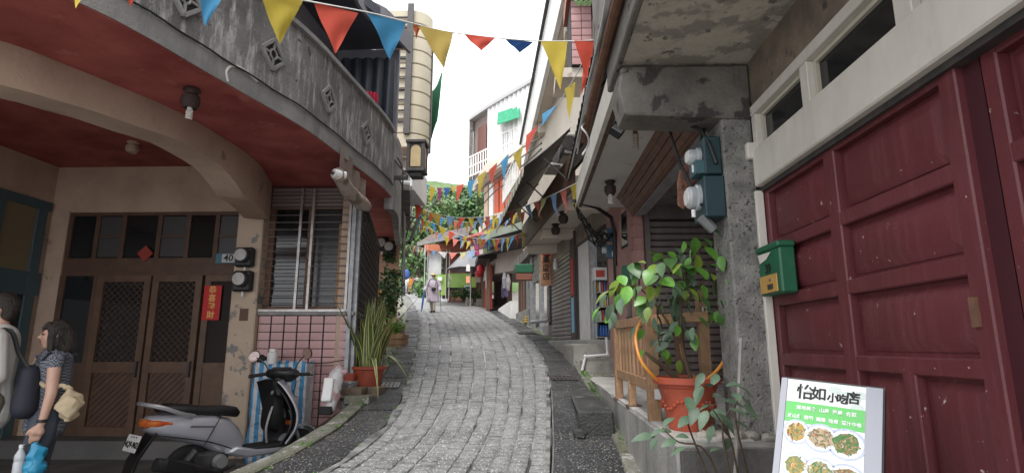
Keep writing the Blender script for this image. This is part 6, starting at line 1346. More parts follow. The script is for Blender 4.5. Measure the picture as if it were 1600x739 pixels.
sbk = thing('backpack', 'dark navy bag hanging between the man and the woman', 'bag', a[2]); fused(MB().caps([a[2]+Vector((.03,.06,-.12)), a[2]+Vector((.03,.06,.12))], [.085,.07], 12), 'pouch', M('navy cloth', (.012,.014,.024), .7), sbk, .014, 2).matrix_local = wm(sbk).inverted()
MB().tube(catmull([WM2 @ V2(.06,.14,1.33), WM2 @ V2(-.08,.17,1.36), WM2 @ V2(-.15,.17,1.2), a[2]+Vector((.05,.03,.15))], 5), .016, 6).build('strap', black, sbk)
# walker on the street
lav = M('lavender raincoat', (.42,.36,.42), .6, (.35,.3,.35), 3, bump=.3, bscale=8); pale_tr = M('pale trousers', (.4,.37,.31), .8)
wl_ = ST(676,488); wk, V3, hc3, k3 = make_person('person in a lavender raincoat and pale hat with a black bag, walking with two sticks', wl_, R(-96), 1.62, lav, pale_tr, coat=lav, stride=.13, vox=.014, sleeve=1.9, armL=[(.0,.19,1.3),(.0,.29,1.06),(.1,.33,.9),(.13,.33,.84)], armR=[(.0,-.19,1.3),(.0,-.29,1.06),(.1,-.34,.9),(.13,-.34,.84)])
MB().lathe([(.19*k3,.05*k3),(.175*k3,.065*k3),(.1*k3,.085*k3),(.09*k3,.14*k3),(0,.155*k3)], hc3, 20).build('hat', M('straw hat', (.5,.42,.28), .8), wk, world=False)
MB().ball(hc3+V3(.075,0,-.05), V3(.03,.05,.04), 10, 8).build('face_mask', white_plain, wk, world=False)
W3 = wm(wk); sg = thing('crossbody_bag', 'black bag strapped across the lavender raincoat', 'bag', W3 @ V3(.2,-.02,.93)); c_ = W3 @ V3(.235,.06,.98)
MB().box(c_+Vector((.03,0,-.03)), (.2,.08,.16)).build('pouch', black, sg, bevel=.04); MB().tube(catmull([c_+Vector((.1,0,.1)), W3 @ V3(.2,.16,1.15), W3 @ V3(.06,.13,1.37), W3 @ V3(-.05,0,1.39), W3 @ V3(.06,-.13,1.37), W3 @ V3(.2,-.14,1.15), c_+Vector((-.06,0,.03))], 5), .013, 6).build('strap', black, sg)
for s, m_, lb, r_ in ((-1, M('blue umbrella cloth', (.02,.1,.25), .6), 'folded blue umbrella used as a walking stick', .045), (1, iron, 'thin dark walking stick', .014)):
    p0 = W3 @ V3(.17,s*.34,.86); p1 = W3 @ V3(.22,s*.42,.0); p1.z = sz(p1.y)+.03
    MB().tube([p0+Vector((0,0,.08)), p0, p0.lerp(p1,.25), p0.lerp(p1,.8), p1], [.015,.02,r_,r_*.8,.01], 8).solo('umbrella' if s < 0 else 'walking_stick', m_, lb, 'umbrella' if s < 0 else 'walking stick')
# small far crowd where the street bends
rs = random.Random(12)
for i, (u, c1, c2, lb) in enumerate(((634,(.75,.73,.7),(.3,.3,.34),'distant person in white at the street bend, leftmost of the crowd'),(640,(.75,.32,.03),(.5,.3,.12),'distant person in an orange top at the street bend'),(645,(.6,.25,.35),(.1,.1,.14),'distant person in a pink top at the street bend'),(651,(.78,.77,.75),(.15,.17,.22),'distant person in white beside the green hedge at the bend'),(657,(.8,.76,.72),(.3,.28,.26),'distant person in cream, rightmost of the crowd'))):
    p = ST(u, 455.5); p = PY(u, 452, 50+i*.6); p.z = sz(p.y)
    make_person(lb, p, R(-90+rs.uniform(-50,50)), rs.uniform(1.5,1.7), M('crowd top %d' % i, c1, .8), M('crowd legs %d' % i, c2, .8), vox=.03, face=False, stride=.08)
# ================================================================== bunting
def bunting(label, pts, cols, wid, hgt, seed=0, gap=1.0, wind=.3, start=.0, names=None, scale_end=1., n=None):
    rs = random.Random(seed); P = catmull(pts, 12); t = thing('bunting', label, 'bunting', P[0], 0, 'strings of pennants over the street')
    MB().tube(P, .006, 5).build('string', white_plain, t)
    d = [0]
    for i in range(1, len(P)): d.append(d[-1]+(P[i]-P[i-1]).length)
    def at(s):
        s = max(0, min(d[-1], s))
        for i in range(1, len(d)):
            if d[i] >= s: f = (s-d[i-1])/max(1e-6, d[i]-d[i-1]); return P[i-1].lerp(P[i], f)
        return P[-1]
    N = len(cols) if n is None else n
    step = (d[-1]-start)/N
    for i in range(N):
        s0 = start+step*(i+.5)-wid*.5; a, b = at(s0), at(s0+wid); m = cols[i % len(cols)]
        if m is None: continue
        ax = (b-a); sw = rs.uniform(-wind, wind); bl = rs.uniform(-.35, .35)*wind*2; ph = rs.uniform(0,6)
        nrm = Vector((-ax.y, ax.x, 0)).normalized(); H = hgt*rs.uniform(.93,1.05); curl = rs.uniform(-.5,.5)
        def fl(u, v, a=a, ax=ax, nrm=nrm, sw=sw, bl=bl, H=H, ph=ph, curl=curl):
            x = .5+(u-.5)*(1-v); p = a+ax*x+Vector((0,0,-H*v))+ax*sw*v*v; return p+nrm*(bl*H*v*v+.025*math.sin(u*4+v*5+ph)*v+curl*.12*(u-.5)*v)
        m_ = MB(); k = 5; vs = [fl(u/k, v/7) for v in range(8) for u in range(k+1)]
        m_.add(vs, [(j*(k+1)+q, j*(k+1)+q+1, (j+1)*(k+1)+q+1, (j+1)*(k+1)+q) for j in range(7) for q in range(k)])
        m_.build('pennant', FLAGC[m], t, ang=80)
Y, RD, B, PB, PR, O, G, PU, NV, WH, PY_ = 'yellow', 'red', 'blue', 'pale_blue', 'pale_red', 'orange', 'gold', 'purple', 'navy', 'white', 'pale_yellow'
def flagset(label, strpts, flags, seed):
    """a string given through its sag points, and each pennant by where its top edge hangs"""
    rs = random.Random(seed); P = catmull(strpts, 10); t = thing('bunting', label, 'bunting', P[0], 0, 'strings of pennants over the street')
    MB().tube(P, .006, 5).build('string', white_plain, t)
    def near(u, v):
        r = ray(u, v).normalized(); return min(((((p-CAM)-r*((p-CAM).dot(r))).length/(p-CAM).length, i) for i, p in enumerate(P)))[1]
    for (u0, v0, u1, v1, ut, vt, c) in flags:
        ya, yb = P[near(u0, v0)].y, P[near(u1, v1)].y; ym = (ya+yb)/2
        a, b, tip = PY(u0, v0, ya), PY(u1, v1, yb), PY(ut, vt, ym+rs.uniform(-.06,.06)); ph = rs.uniform(0,6); nr = Vector((-(b-a).y, (b-a).x, 0)).normalized(); k = 6
        vs = [(a.lerp(b, u/k)).lerp(tip, v/8)+nr*(.022*math.sin(u*.9+v*.7+ph)*min(1, v/4)*(1-v/8)) for v in range(9) for u in range(k+1)]
        MB().add(vs, [(j*(k+1)+q, j*(k+1)+q+1, (j+1)*(k+1)+q+1, (j+1)*(k+1)+q) for j in range(8) for q in range(k)]).build('pennant', FLAGC[c], t, ang=80)
flagset('nearest string of large pennants across the top of the street', [PY(150,-60,2.9), PY(335,-28,3.3), PY(480,2,3.7), PY(575,20,4.1), PY(640,36,4.45), PY(705,51,4.75), PY(800,62,5.05), PY(870,65,5.2), PY(940,63,5.3)],
    [(112,-50,150,-45,118,14,Y),(185,-52,240,-44,203,11,RD),(305,-38,362,-28,320,43,B),(404,-14,474,1,437,70,Y),(490,4,560,21,524,85,RD),(574,21,635,36,609,94,B),(646,36,658,42,650,62,O),(652,40,708,52,694,108,G),(724,53,774,60,752,80,RD),(789,61,834,66,812,83,NV),(845,65,887,65,876,141,Y),(897,63,939,63,921,143,RD)], 1)
flagset('string of pennants running up the street from the right awning to the far corner', [PY(918,80,5.3), PY(900,118,6.0), PY(870,166,7.2), PY(838,205,8.8), PY(800,244,11), PY(765,272,14), PY(735,288,17), PY(700,298,19), PY(670,292,18), PY(645,278,16)],
    [(912,92,926,100,908,150,RD),(882,140,899,128,890,188,Y),(848,178,870,164,846,198,B),(822,212,840,196,822,244,RD),(802,243,818,226,812,268,Y),(782,254,795,240,788,284,B),(764,266,777,254,769,292,RD),(746,276,760,266,748,310,Y),(730,284,742,279,734,313,B),(713,291,725,287,714,318,RD),(704,292,712,290,709,302,G),(694,293,703,294,697,312,NV),(683,293,690,294,688,325,PU),(671,290,681,294,672,318,Y),(660,285,671,290,662,308,B),(653,281,660,285,655,313,RD),(645,276,654,281,646,305,Y)], 2)
def row(label, uv, n, cols, seed, wf=.72, dp=2.1):
    P = [PY(*q) for q in uv]; C_ = catmull(P, 8); px = [uvp(p) for p in C_]; d = [0]
    for i in range(1, len(C_)): d.append(d[-1]+(C_[i]-C_[i-1]).length)
    def at(s):
        for i in range(1, len(d)):
            if d[i] >= s: return C_[i-1].lerp(C_[i], (s-d[i-1])/max(1e-6, d[i]-d[i-1]))
        return C_[-1]
    rs = random.Random(seed); fl = []
    for i in range(n):
        s0 = d[-1]*(i+.5-wf/2)/n; s1 = d[-1]*(i+.5+wf/2)/n; a, b = at(s0), at(s1); tip = (a+b)/2+Vector((rs.uniform(-.12,.12), 0, -.36*dp/2.1*rs.uniform(.8,1.1)))
        pa, pb, pt_ = uvp(a), uvp(b), uvp(tip); fl.append((pa[0], pa[1], pb[0], pb[1], pt_[0], pt_[1], cols[i % len(cols)]))
    flagset(label, P, fl, seed)
def uvp(p):
    q = RM.transposed() @ (p-CAM); return (800-F*q.x/q.z, 369.5+F*q.y/q.z)
row('string of pale pennants from the grey shutter house sagging to the left wall', [(905,284,7.6),(860,306,9),(820,322,10.5),(780,335,12),(740,340,13.5),(700,338,14.5),(660,326,14.5),(645,312,14.2)], 17, [Y,PR,PB,PY_,PR,PB,PY_,PR,PB,Y,PR,PB,Y,RD,PB,G,RD], 5, .66)
row('string of pennants from the awning end down across the middle of the street', [(820,362,12.5),(790,372,14),(750,373,16),(715,366,17.5),(680,350,17.5),(650,340,16)], 20, [Y,RD,B,Y,PB,RD,Y,B,RD,Y,B,RD,Y,PB,RD,Y,B], 6, .72)
row('string of small pennants in front of the grey umbrella', [(770,352,20),(740,376,21),(705,372,22),(670,356,20),(645,345,16)], 19, [Y,PB,PR,Y,PB,PR,Y,PB,PR,Y,RD,PB,Y,RD,B], 7, .7)
row('farthest string of whitish pennants low across the street', [(745,392,24),(710,395,25),(680,392,25),(655,386,22),(638,380,16)], 19, [PB,PY_,PR,WH,PB,PR,WH,PY_,PR,WH,PB,PR,WH,PY_,RD], 8, .75)
row('string of pennants sagging below the pale string in mid street', [(822,330,12.5),(790,338,13.5),(750,346,15),(715,346,16.5),(680,336,17),(652,322,16)], 18, [PR,Y,PB,PR,Y,B,RD,Y,PB], 9, .72)
# ================================================================== far right shops, lit by daylight only
OT = thing('timber_shop', 'old dark timber shop with grey boards beyond the grey shutter', 'shop', (.1,16,1.7))
wbox(14.2,19.4,1.4,4.3,-.9,.1).build('back_wall', rubber, OT); wbox(13.9,20,4.1,4.4,.25,1.3).build('roof_slab', dark_concrete, OT)  # black back wall carries the interior's shade in its colour
for y, w_, m_ in ((15.2,.12,galv),(16.6,.35,galv),(17.3,.42,M('grey board', (.3,.3,.3), .8, (.18,.18,.18), 4, streak=(.1,.1,.1))),(18.1,.35,dark_wood),(18.8,.2,lintel_wood),(19.4,.25,dark_wood)): wbox(y,y+w_,1.6,4.15,.1,.12).build('post', m_, OT)
for i in range(9): wbox(14.3,16.6,3.3+i*.085,3.37+i*.085,.05-.004*(i%2),.05).build('shutter_slat', shutter_grey, OT)
wbox(14.2,17,1.5,2.0,.05,.4).build('low_wall', band_concrete, OT); wbox(17.2,20,1.6,2.6,.14,.06).build('base_board', M('pale base board', (.3,.29,.28), .8, (.15,.15,.14), 4), OT)
wbox(20,24.5,2.0,3.05,.35,.3).build('white_low_wall', white_plain, OT)
ws = thing('hanging_sign', 'tall pale wooden sign board with three black characters', 'sign', PL(854,445,2.5)); c = PL(853,418,2.5)
MB().box((c.x,c.y,c.z), (.27,.04,.92)).build('board', sign_wood, ws, bevel=.006); text('鳳\n凰\n店', .19, ink, ws, (c.x, c.y-.024, c.z-.03), (1,0,0), (0,0,1), 'lettering', .001, .003, 1.1)
c = PL(854,392,2.5)+Vector((0,-.12,0)); ln = thing('red_lantern', 'red paper lantern above the pale wooden sign board', 'lantern', c)
MB().lathe([(.05,-.15),(.1,-.13),(.14,-.05),(.145,.02),(.11,.11),(.05,.14)], (0,0,0), 16).build('shade', lantern_red, ln, world=False); MB().lathe([(.055,-.17),(.055,-.148)], (0,0,0), 12).lathe([(.055,.14),(.055,.165)], (0,0,0), 12).build('ring', iron, ln, world=False)
MB().bb((-.05,-.148,-.04),(-.03,-.142,.05)).bb((.03,-.148,-.04),(.05,-.142,.05)).bb((-.03,-.15,.0),(.03,-.143,.012)).build('mark', M('pale mark', (.6,.45,.42), .6), ln, world=False)
c = PL(868,411,2.55); lm = thing('wall_lamp', 'small white bottle shaped lamp right of the red lantern', 'lamp', c); MB().lathe([(.03,-.16),(.055,-.14),(.055,.0),(.03,.05),(.03,.1),(0,.12)], (0,0,0), 12).build('shade', white_plastic, lm, world=False)
pp = MB().tube(catmull([PL(857,448,2.4), PL(857,480,2.4), PL(857,500,2.4)], 3), .04, 8).tube([PL(857,500,2.4), PL(830,503,2.3)], .05, 8); pp.solo('waste_pipe', galv, 'grey waste pipe below the wooden sign board', 'pipe')
hq = ST(826,507); MB().tube([hq+Vector((.16*math.cos(a*.5)*(1-.01*a), .2*math.sin(a*.5), .03+.006*a)) for a in range(40)], .028, 6).tube(catmull([hq+Vector((.05,.1,.2)), hq+Vector((.0,.15,.45)), hq+Vector((.03,.2,.1))], 5), .025, 6).solo('coiled_hose', M('yellow hose', (.6,.38,.03), .5), 'coiled yellow hose on the ground by the waste pipe', 'hose')
c = PL(819,425,2.2); gb = thing('mailbox', 'green and brown mailbox on the boards of the timber shop', 'mailbox', c); MB().box((0,0,.09), (.5,.2,.25)).build('lid', green_box, gb, world=False, bevel=.02); MB().box((0,0,-.14), (.46,.18,.2)).build('body', M('brown box', (.22,.08,.05), .6), gb, world=False, bevel=.02)
RS = thing('red_shop', 'red timber shop front under a dark canopy at the bend', 'shop', (-1.6,26,3.2))
def rbox(ya, yb, z0, z1, off, th): return MB().prism([Vector((1.9-.15*ya-off,ya,z0)), Vector((1.9-.15*yb-off,yb,z0)), Vector((1.9-.15*yb-off+th,yb,z0)), Vector((1.9-.15*ya-off+th,ya,z0))], (0,0,z1-z0))
rbox(24.4,31.5,2.6,7.2,-.8,.2).build('wall', M('dark timber', (.05,.03,.026), .8, (.08,.04,.03), 3), RS)
for i, y in enumerate((24.6,25.5,26.5,27.5,28.6,29.6)): 
    o = rbox(y,y+.85,3.0+(y-24)*.1,5.0+(y-24)*.06,-.05,.1).build('door', shop_red if i != 3 else orange_red, RS); 
    if i in (2, 4): rbox(y+.25,y+.5,4.2,4.7,-.03,.02).build('notice', white_plain, o)
rbox(24.4,31,5.25,5.5,.5,1.3).build('canopy', M('dark canopy', (.035,.03,.03), .8), RS)
for y in (24.45,27.5,30.6): rbox(y,y+.14,2.6,5.3,.12,.14).build('post', dark_wood, RS)
for y, z in ((25.6,4.95),(27.4,5.0)): 
    MB().lathe([(.08,-.2),(.19,-.08),(.19,.08),(.08,.2)], (1.9-.15*y-.3,y,z), 12).solo('red_lantern', lantern_red, 'small red lantern under the dark canopy, %s one' % ('nearer' if y < 26 else 'farther'), 'lantern')
for y, z, s_, lb in ((24.7,4.55,.3,'upper small white sign under the dark canopy'),(24.7,4.0,.26,'lower small orange sign under the dark canopy')): MB().box((1.9-.15*y-1.1,y+1.6,z+.55), (.18,.08,.32)).solo('small_sign', white_plain if s_ == .3 else M('orange sign', (.8,.35,.2), .5), lb, 'sign')
for i, (u, v, yy) in enumerate(((788,437,21.5),(791,450,21.6),(794,440,21.2),(786,452,21.9))):
    p = PY(u, v, yy); MB().caps([p-Vector((0,0,.28)), p, p+Vector((0,0,.25))], [.06,.08,.04], 8).solo('garment', M('garment %d' % i, ((.25,.24,.26),(.1,.07,.16),(.3,.28,.28),(.04,.04,.08))[i], .8), ('pale grey','dark purple','whitish','navy')[i]+' garment hanging at the corner of the red shop', 'garment', jitter=.02)
bb_ = thing('photo_banner', 'sloping banner crowded with photographs over the red shop canopy', 'banner', (-1.8,24,5.3))
q = [PY(737,403,24.6), PY(786,390,22.6), PY(787,362,22.6), PY(735,376,24.6)]
MB().plate([p for p in q], .05).build('board', M('banner dark print', (.05,.045,.05), .6, (.2,.17,.15), 2, spots=(.45,.2,.2), spscale=2.4, spthr=.6), bb_)
bx, by = (q[1]-q[0]), (q[3]-q[0]); bn = bx.cross(by).normalized()
if bn.dot(CAM-q[0]) < 0: bn = -bn
rs = random.Random(77); bcol = [M('banner print %d' % i, c, .6) for i, c in enumerate(((.45,.04,.14),(.35,.3,.25),(.1,.14,.07),(.5,.45,.4),(.2,.06,.05),(.08,.1,.16),(.4,.28,.1)))]
for r in range(3):
    for c in range(7):
        a, b, w_, h_ = .03+c*.138, .05+r*.315, .12, .27; m_ = bcol[0] if (r, c) in ((0,1),(1,1)) else rs.choice(bcol[1:])
        MB().prism([q[0]+bx*a+by*b+bn*.052, q[0]+bx*(a+w_)+by*b+bn*.052, q[0]+bx*(a+w_)+by*(b+h_)+bn*.052, q[0]+bx*a+by*(b+h_)+bn*.052], bn*.01).build('photo_print', m_, bb_)
MB().plate([PY(735,375,24.5), PY(787,361,22.5), PY(787,352,22.5), PY(720,372,24.5)], .04).solo('flower_string', M('pink print', (.6,.14,.2), .7, (.5,.45,.1), 3, (.48,.52)), 'pink and yellow strip along the top of the photo banner', 'banner strip')
um = thing('market_umbrella', 'grey market umbrella standing before the green kiosk', 'umbrella', (-2.9,28,3.4))
c = Vector((-2.95,28,6.35)); m_ = MB(); n = 8
for i in range(n):
    a0, a1 = i*2*math.pi/n, (i+1)*2*math.pi/n; P = lambda a, r_, z: c+Vector((r_*math.cos(a), r_*math.sin(a), z))
    MB().add([c, P(a0,.5,-.32), P(a1,.5,-.32), P(a0,1.25,-1.12), P((a0+a1)/2,1.12,-1.08), P(a1,1.25,-1.12)], [(0,1,2),(1,3,4),(1,4,2),(2,4,5)]).build('canopy_panel', M('grey umbrella cloth', (.24,.24,.25), .8, (.18,.18,.19), 2) if 'grey umbrella cloth' not in MATS else MATS['grey umbrella cloth'], um, ang=80)
MB().cyl((c.x,c.y,3.35),(c.x,c.y,c.z+.1),.03,n=8).build('pole', galv, um)
# green kiosk facing down the street
GK = thing('green_kiosk', 'drinks kiosk with a bright green counter banner and dark brown roof', 'kiosk', (-3.8,31.5,3.8)); yk = 31.5
lime = M('lime green banner', (.2,.38,.05), .5, (.3,.45,.12), 1.5, spots=(.6,.66,.5), spscale=2.2, spthr=.62); P_ = lambda u, v: PY(u, v, yk)
def pbox(u0, v0, u1, v1, dy, th, name, mat, parent): a, b = P_(u0, v1), P_(u1, v0); return MB().bb((a.x,yk+dy,a.z),(b.x,yk+dy+th,b.z)).build(name, mat, parent)
pbox(700,428,745,450,-.3,.08,'counter_banner',lime,GK); pbox(702,453,722,470,-.2,.3,'counter',M('brown counter', (.25,.11,.06), .6),GK); pbox(722,450,746,470,.1,.2,'counter',dark_wood,GK)
pbox(700,450,722,454,-.22,.1,'shelf',rubber,GK); pbox(695,390,760,470,1.0,.2,'back_wall',M('dark kiosk interior', (.05,.035,.03), .8, (.2,.06,.05), 1.6),GK)
for u in (697,702,747): pbox(u,388,u+2.5,470,-.35,.15,'post',white_plain if u < 710 else dark_wood,GK)
pbox(690,383,762,391,-.6,1.5,'roof_beam',M('brick red beam', (.32,.1,.06), .7),GK); pbox(686,372,765,383,-1.4,3,'roof',M('dark brown roof', (.06,.04,.035), .8, (.1,.07,.06), 2),GK)
a, b = PY(652,383,27.5), PY(770,372,27.5); MB().prism([(a.x,27.5,a.z),(b.x-1.2,27.5,b.z+.2),(b.x-1.2,31,b.z+1.3),(a.x,31,a.z+1.1)], (0,0,.12)).build('roof_slope', MATS['dark brown roof'], GK)
MB().bar((a.x,27.45,a.z+.02), (b.x-1.2,27.45,b.z+.22), .08, .16).build('roof_edge', band_concrete, GK)
mbd = thing('chalk_menu', 'dark green menu board on the front of the green kiosk', 'menu board', P_(732,468)); a, b = P_(727,468), P_(737,447); MB().bb((a.x,yk-.5,a.z),(b.x,yk-.45,b.z)).build('board', M('pale board frame', (.6,.62,.6), .5), mbd)
for i in range(4): 
    z = a.z+.1+(b.z-a.z-.15)*i/4; MB().bb((a.x+.05,yk-.512,z),(b.x-.05,yk-.501,z+.13)).build('menu_row', M('menu dark green', (.03,.13,.09), .5) if 'menu dark green' not in MATS else MATS['menu dark green'], mbd)
a, b = P_(737,450), P_(745,436); MB().bb((a.x,yk-.6,a.z),(b.x,yk-.55,b.z)).solo('lime_sign', M('yellow green sign', (.36,.5,.1), .5), 'small yellow green sign at the right of the kiosk banner', 'sign')
a, b = P_(748,452), P_(756,425); MB().bb((a.x,yk-2.2,a.z+.15),(b.x,yk-2.15,b.z+.1)).solo('white_sign', M('cream sign', (.6,.56,.46), .6, (.3,.27,.22), 2), 'upright cream sign beside the red shop doors', 'sign')
for i, (u, v, s_) in enumerate(((727,466,.4),(736,468,.36),(744,470,.42),(752,472,.4),(747,462,.3))):
    p = ST(u, v+4); leafy('potted_plant', ('leftmost small potted plant at the foot of the kiosk','small potted plant before the chalk menu','potted plant right of the chalk menu','rightmost potted plant at the foot of the kiosk','smallest potted plant set behind the row at the kiosk')[i], 'plant', (p.x,29.5,sz(29.5)+.2), .3, .65, 110, leaf_e, 60+i, .16, 'potted plants before the kiosk', 4)
for i in range(3): MB().bb((-3.3+i*.55,28.9,sz(29)-.1),(-2.9+i*.55,29.3,sz(29)+.35)).solo('stone_trough', moss, ('left','middle','right')[i]+' mossy stone trough of three before the red shop', 'trough', group='troughs before the red shop', bevel=.04)
WS = thing('white_stall', 'stall with white banners and an orange fascia left of the green kiosk', 'stall', (-6.0,33,4))
yk = 33.0
pbox(668,392,690,462,.0,.2,'banner',M('white banner print', (.6,.6,.6), .6, (.38,.38,.4), .8),WS); pbox(681,430,698,462,-.4,.1,'lime_panel',lime,WS); pbox(686,434,693,440,-.52,.05,'notice',white_plain,WS); pbox(664,383,700,393,-.3,.5,'fascia',M('orange fascia', (.42,.13,.06), .7),WS)
for u in (664,668,690): pbox(u,385,u+2,466,-.35,.12,'post',dark_wood if u > 680 else white_plain,WS)
pbox(690,395,700,466,.2,.2,'side_wall',M('dark stall side', (.07,.05,.045), .8),WS)
p = PY(634,428,40); MB().lathe([(.1,-.4),(.26,-.25),(.3,.0),(.24,.22),(.1,.32)], p, 12).solo('blue_lantern', M('blue lantern', (.03,.08,.28), .6), 'blue lantern hanging at the bend of the street before the trees', 'lantern')
# ================================================================== upper building far up the right side
FB = thing('clad_building', 'tall building with white corrugated top storey, brown door and green window awning', 'building', (-1,25,8))
p0, p1, p2 = PY(765,176,25), PY(856,155,22), PY(740,182,26.2)
zt, zb = 12.35, 9.35
def slab(pa, pb, z0, z1, th, n, name, mat, rib=0.):
    d = Vector((pb.x-pa.x, pb.y-pa.y, 0)); nn = Vector((d.y, -d.x, 0)).normalized(); m_ = MB()
    return m_.grid(lambda s, t: Vector((pa.x+d.x*s, pa.y+d.y*s, z0+(z1-z0)*t))+nn*(rib*math.sin(s*n*math.pi)), n*2 if rib else 1, 1).build(name, mat, FB, solid=th)
slab(p0, p1, zb, zt+.25, .1, 26, 'cladding', white_clad, .05)
dn_ = (Vector((p0.x-p2.x, p0.y-p2.y, 0))); slab(p2, p0, zb, zt, .1, 1, 'recess_wall', M('brown grey recess', (.2,.16,.14), .8))
a, b = PY(742,240,25.9), PY(764,190,25.2); MB().prism([(a.x+.15,a.y-.2,zb+.1),(b.x-.1,b.y-.2,zb+.1),(b.x-.1,b.y-.12,zb+.1),(a.x+.15,a.y-.12,zb+.1)], (0,0,2.4)).build('door', M('red brown door', (.15,.06,.045), .6), FB)
MB().prism([(p2.x-.2,p2.y-.3,zt),(p0.x,p0.y-.35,zt+.15),(p1.x,p1.y-.35,zt+.32),(p1.x,p1.y+4,zt+.4),(p2.x,p2.y+4,zt)], (0,0,.18)).build('roof', M('grey roof edge', (.4,.4,.4), .6), FB)
MB().bar((p2.x-.1,p2.y-.1,zb), (p2.x-.1,p2.y-.1,zt), .18, .18).build('corner_post', dark_concrete, FB)
rl = MB(); a, b = Vector((p2.x-.15,p2.y-.5,zb)), Vector((p0.x,p0.y-.6,zb))
for k in range(9): q = a.lerp(b, k/8); rl.bar(q, q+Vector((0,0,1.0)), .05, .05)
for z in (.05,.5,1.0): rl.bar(a+Vector((0,0,z)), b+Vector((0,0,z)), .06, .06)
rl.build('balcony_railing', white_plain, FB)
a, b = PY(778,205,24.2), PY(812,196,23.4); MB().grid(lambda s, t: Vector((a.x+(b.x-a.x)*s, a.y+(b.y-a.y)*s-.1-.55*t, 11.95-.8*t)), 10, 2).build('window_awning', green_cloth, FB, solid=.03)
a, b = PY(785,240,24.3), PY(811,240,23.5); wf = MB().prism([(a.x,a.y-.12,9.7),(b.x,b.y-.12,9.7),(b.x,b.y-.06,9.7),(a.x,a.y-.06,9.7)], (0,0,1.9)).build('window', M('dim teal glass', (.1,.2,.19), .3), FB)
g = MB()
for k in range(8): q = Vector((a.x,a.y-.28,9.6)).lerp(Vector((b.x,b.y-.28,9.6)), k/7); g.bar(q, q+Vector((0,0,2.0 if k in (0,7) else 1.3)), .05, .05)
for z in (9.65,10.3,10.9,11.5): g.bar(Vector((a.x,a.y-.28,z)), Vector((b.x,b.y-.28,z)), .05, .05)
g.build('window_grille', white_plain, wf)
# lower storeys: cream soffits, orange shutters, green cornice
lo = [(-2.75,26.5),(-1.9,23.5),(.6,20.5),(1.5,28)]
MB().prism([(x,y,8.9) for x,y in lo], (0,0,.42)).build('floor_slab', cream_soffit, FB)
MB().prism([(x*.9+.2,y+1.0,4.6) for x,y in lo], (0,0,4.3)).build('lower_wall', M('grey pink plaster', (.42,.36,.33), .8, (.33,.29,.27), 1.2), FB)
MB().prism([(-2.3,25.0,6.5),(-1.55,22.6,6.5),(.4,20.2,6.5),(1.0,25,6.5)], (0,0,.3)).build('balcony_slab', cream_soffit, FB)
for i in range(7):
    s = i/7; a = Vector((-2.0,25.4,6.85)).lerp(Vector((-.1,21.8,6.85)), s); b = Vector((-2.0,25.4,6.85)).lerp(Vector((-.1,21.8,6.85)), s+.11); MB().prism([a+Vector((-.1,-.1,0)), b+Vector((-.1,-.1,0)), b+Vector((.05,0,0)), a+Vector((.05,0,0))], (0,0,1.9)).build('shutter', orange_red if i in (2,3,4,6) else (white_plain if i in (1,5) else cream_wall), FB)
MB().prism([(-2.4,25.2,5.75),(-1.6,22.2,5.75),(.2,19.8,5.75),(.9,24,5.75)], (0,0,.28)).build('green_cornice', M('grey green cornice', (.2,.26,.2), .7, (.3,.33,.28), 2), FB)
MB().prism([(-2.2,24.9,5.45),(-1.4,22.0,5.45),(.2,20.1,5.45),(.9,24,5.45)], (0,0,.25)).build('dark_soffit', M('dark soffit', (.05,.04,.04), .8), FB)
tb = MB()
for k in range(4): tb.tube(catmull([PY(846,215+9*k,12), PY(815,232+14*k,16), PY(775,262+12*k,20), PY(742,292+14*k,24)], 6), .022, 5)
tb.solo('sagging_cables', cable_black, 'black cables sagging in front of the white clad building', 'cables')
tb = MB()
for k in range(3): tb.tube(catmull([PY(590,292+6*k,8.5), PY(612,282,10), PY(640,262+3*k,14)], 5), .012, 5)
tb.solo('wall_cables', cable_black, 'thin cables beside the wall lantern', 'cables')
# railings and clutter on the roofs at right
rg = thing('roof_railing', 'white slatted railing over the cornice below the white clad building', 'railing', (-.3,15,5.2))
a, b = PY(786,318,19), PY(812,275,14.5)
m_ = MB(); m_.bar(a, b, .05, .05).bar(a+Vector((0,0,.75)), b+Vector((0,0,.75)), .05, .05); m_.build('rail', white_plain, rg)
for k in range(12): q = a.lerp(b, k/11); MB().bar(q, q+Vector((0,0,.75)), .04, .04).build('baluster', white_plain, rg)
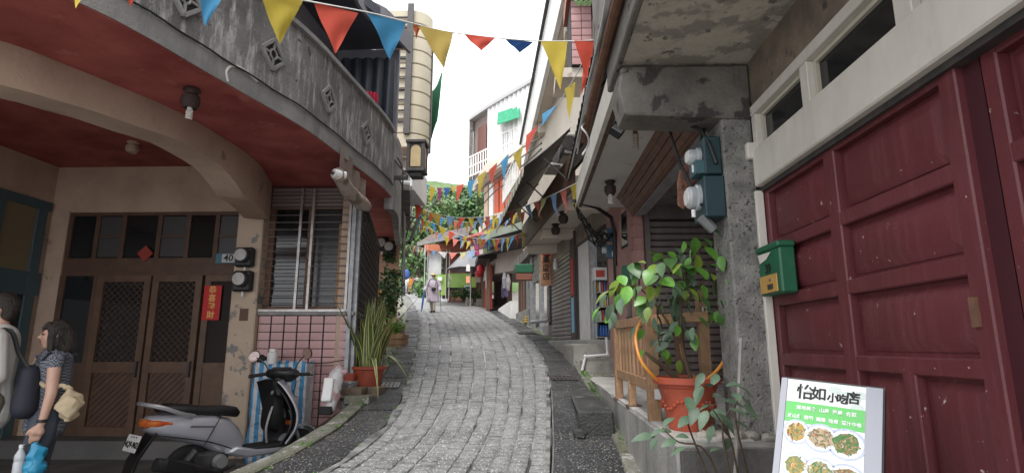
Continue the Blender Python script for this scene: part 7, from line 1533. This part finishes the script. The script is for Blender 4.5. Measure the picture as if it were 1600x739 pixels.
# ================================================================== trees and hillside
def tree(label, base, h, cr, ncl, mats, seed, leaf=.35, per=34, trunk=None, group=None, squash=.85):
    rs = random.Random(seed); base = Vector(base); t = thing('tree', label, 'tree', base, 0, group); top = base+Vector((rs.uniform(-.1,.1)*cr,0,h-cr*squash)); tk = MB()
    tk.tube(catmull([base-Vector((0,0,.5)), base.lerp(top,.5)+Vector((rs.uniform(-.3,.3),rs.uniform(-.3,.3),0)), top], 4), [.035*h*(1-.7*i/8) for i in range(9)], 8)
    cl = []
    for i in range(ncl):
        a, b = rs.uniform(0,6.283), math.acos(rs.uniform(-.75,1)); r_ = rs.uniform(.35,1)**.6
        p = top+Vector((cr*r_*math.sin(b)*math.cos(a), cr*r_*math.sin(b)*math.sin(a), cr*squash*r_*math.cos(b))); cl.append((p, cr*rs.uniform(.14,.27)))
        if i % 4 == 0: tk.tube([top-Vector((0,0,cr*.5)), top.lerp(p,.5)-Vector((0,0,.1*cr)), p], [.012*h,.008*h,.003*h], 5)
    tk.build('trunk', bark, t); vs, fs, ms = [], [], []
    for p, r_ in cl:
        mi = rs.random() < .45
        for j in range(per):
            d = Vector((rs.gauss(0,1),rs.gauss(0,1),rs.gauss(0,.75))); q = p+d*r_*.62; n = (d.normalized()+Vector((rs.uniform(-.7,.7),rs.uniform(-.7,.7),rs.uniform(-.1,.9)))).normalized(); u = n.cross(Vector((rs.uniform(-1,1),rs.uniform(-1,1),rs.uniform(-1,1)))).normalized(); v = n.cross(u); L = leaf*rs.uniform(.6,1.3)
            k = len(vs); vs += [q-u*L*.5, q+v*L*.3, q+u*L*.5, q-v*L*.3]; fs.append((k,k+1,k+2,k+3)); ms.append(int(mi))
    me = bpy.data.meshes.new('crown'); inv = wm(t).inverted(); me.from_pydata([tuple(inv @ p) for p in vs], [], fs)
    for m in mats: me.materials.append(m)
    me.polygons.foreach_set('material_index', ms); o = bpy.data.objects.new('crown', me); COL.objects.link(o); o.parent = t
mb = MB(); hg = lambda x, y: 5.5+max(0,(y-56))*.42+max(0,-(x+14))*.12+2.0*mnoise.noise(Vector((x*.08,y*.08,3)))
mb.grid(lambda s, t: Vector((-70+110*s, 60+90*t, hg(-70+110*s, 60+90*t))), 40, 30); struct(mb, 'hillside', hill_green, ang=80)
for i, (u, v, y, h, cr, sd, mats_, lb) in enumerate(((652,452,52,6.3,3.6,1,(leaf_c,leaf_e),'dense dark green tree at the street bend behind the crowd'),(634,450,57,7,3.6,2,(leaf_e,leaf_c),'dark tree at the far left of the bend'),(676,440,54,8.2,3.4,3,(leaf_c,leaf_d),'mid green tree behind the white stall'),
        (655,400,62,7,4.2,4,(leaf_d,leaf_c),'pale green tree on the slope above the bend, left one'),(690,380,66,5.4,3.6,5,(leaf_d,leaf_c),'pale green tree on the slope above the kiosk'),(725,360,60,4.2,2.7,6,(leaf_c,leaf_e),'tall darker tree rising to the skyline beside the building'),(750,365,56,4.4,2.5,7,(leaf_e,leaf_c),'dark tree against the corner of the white clad building'),
        (712,328,80,3.4,2.6,8,(leaf_d,leaf_c),'far rounded pale tree high on the slope'),(672,334,80,3.4,2.6,9,(leaf_c,leaf_d),'far tree high on the slope at left'),(632,370,70,6,3.8,10,(leaf_d,leaf_d),'far pale tree behind the pole'))):
    p = PY(u, v, y); p.z = min(p.z, max(sz(min(y,60))-.3, p.z)); tree(lb, p, h, cr, 70, mats_, sd, .5 if y > 58 else .42, 40)
leafy('hedge_bush', 'bright green bush at the road edge left of the walker', 'plant', (PY(664,470,40).x,40,sz(40)-.2), .9, 1.9, 600, leaf_c, 15, .28, stems=9)
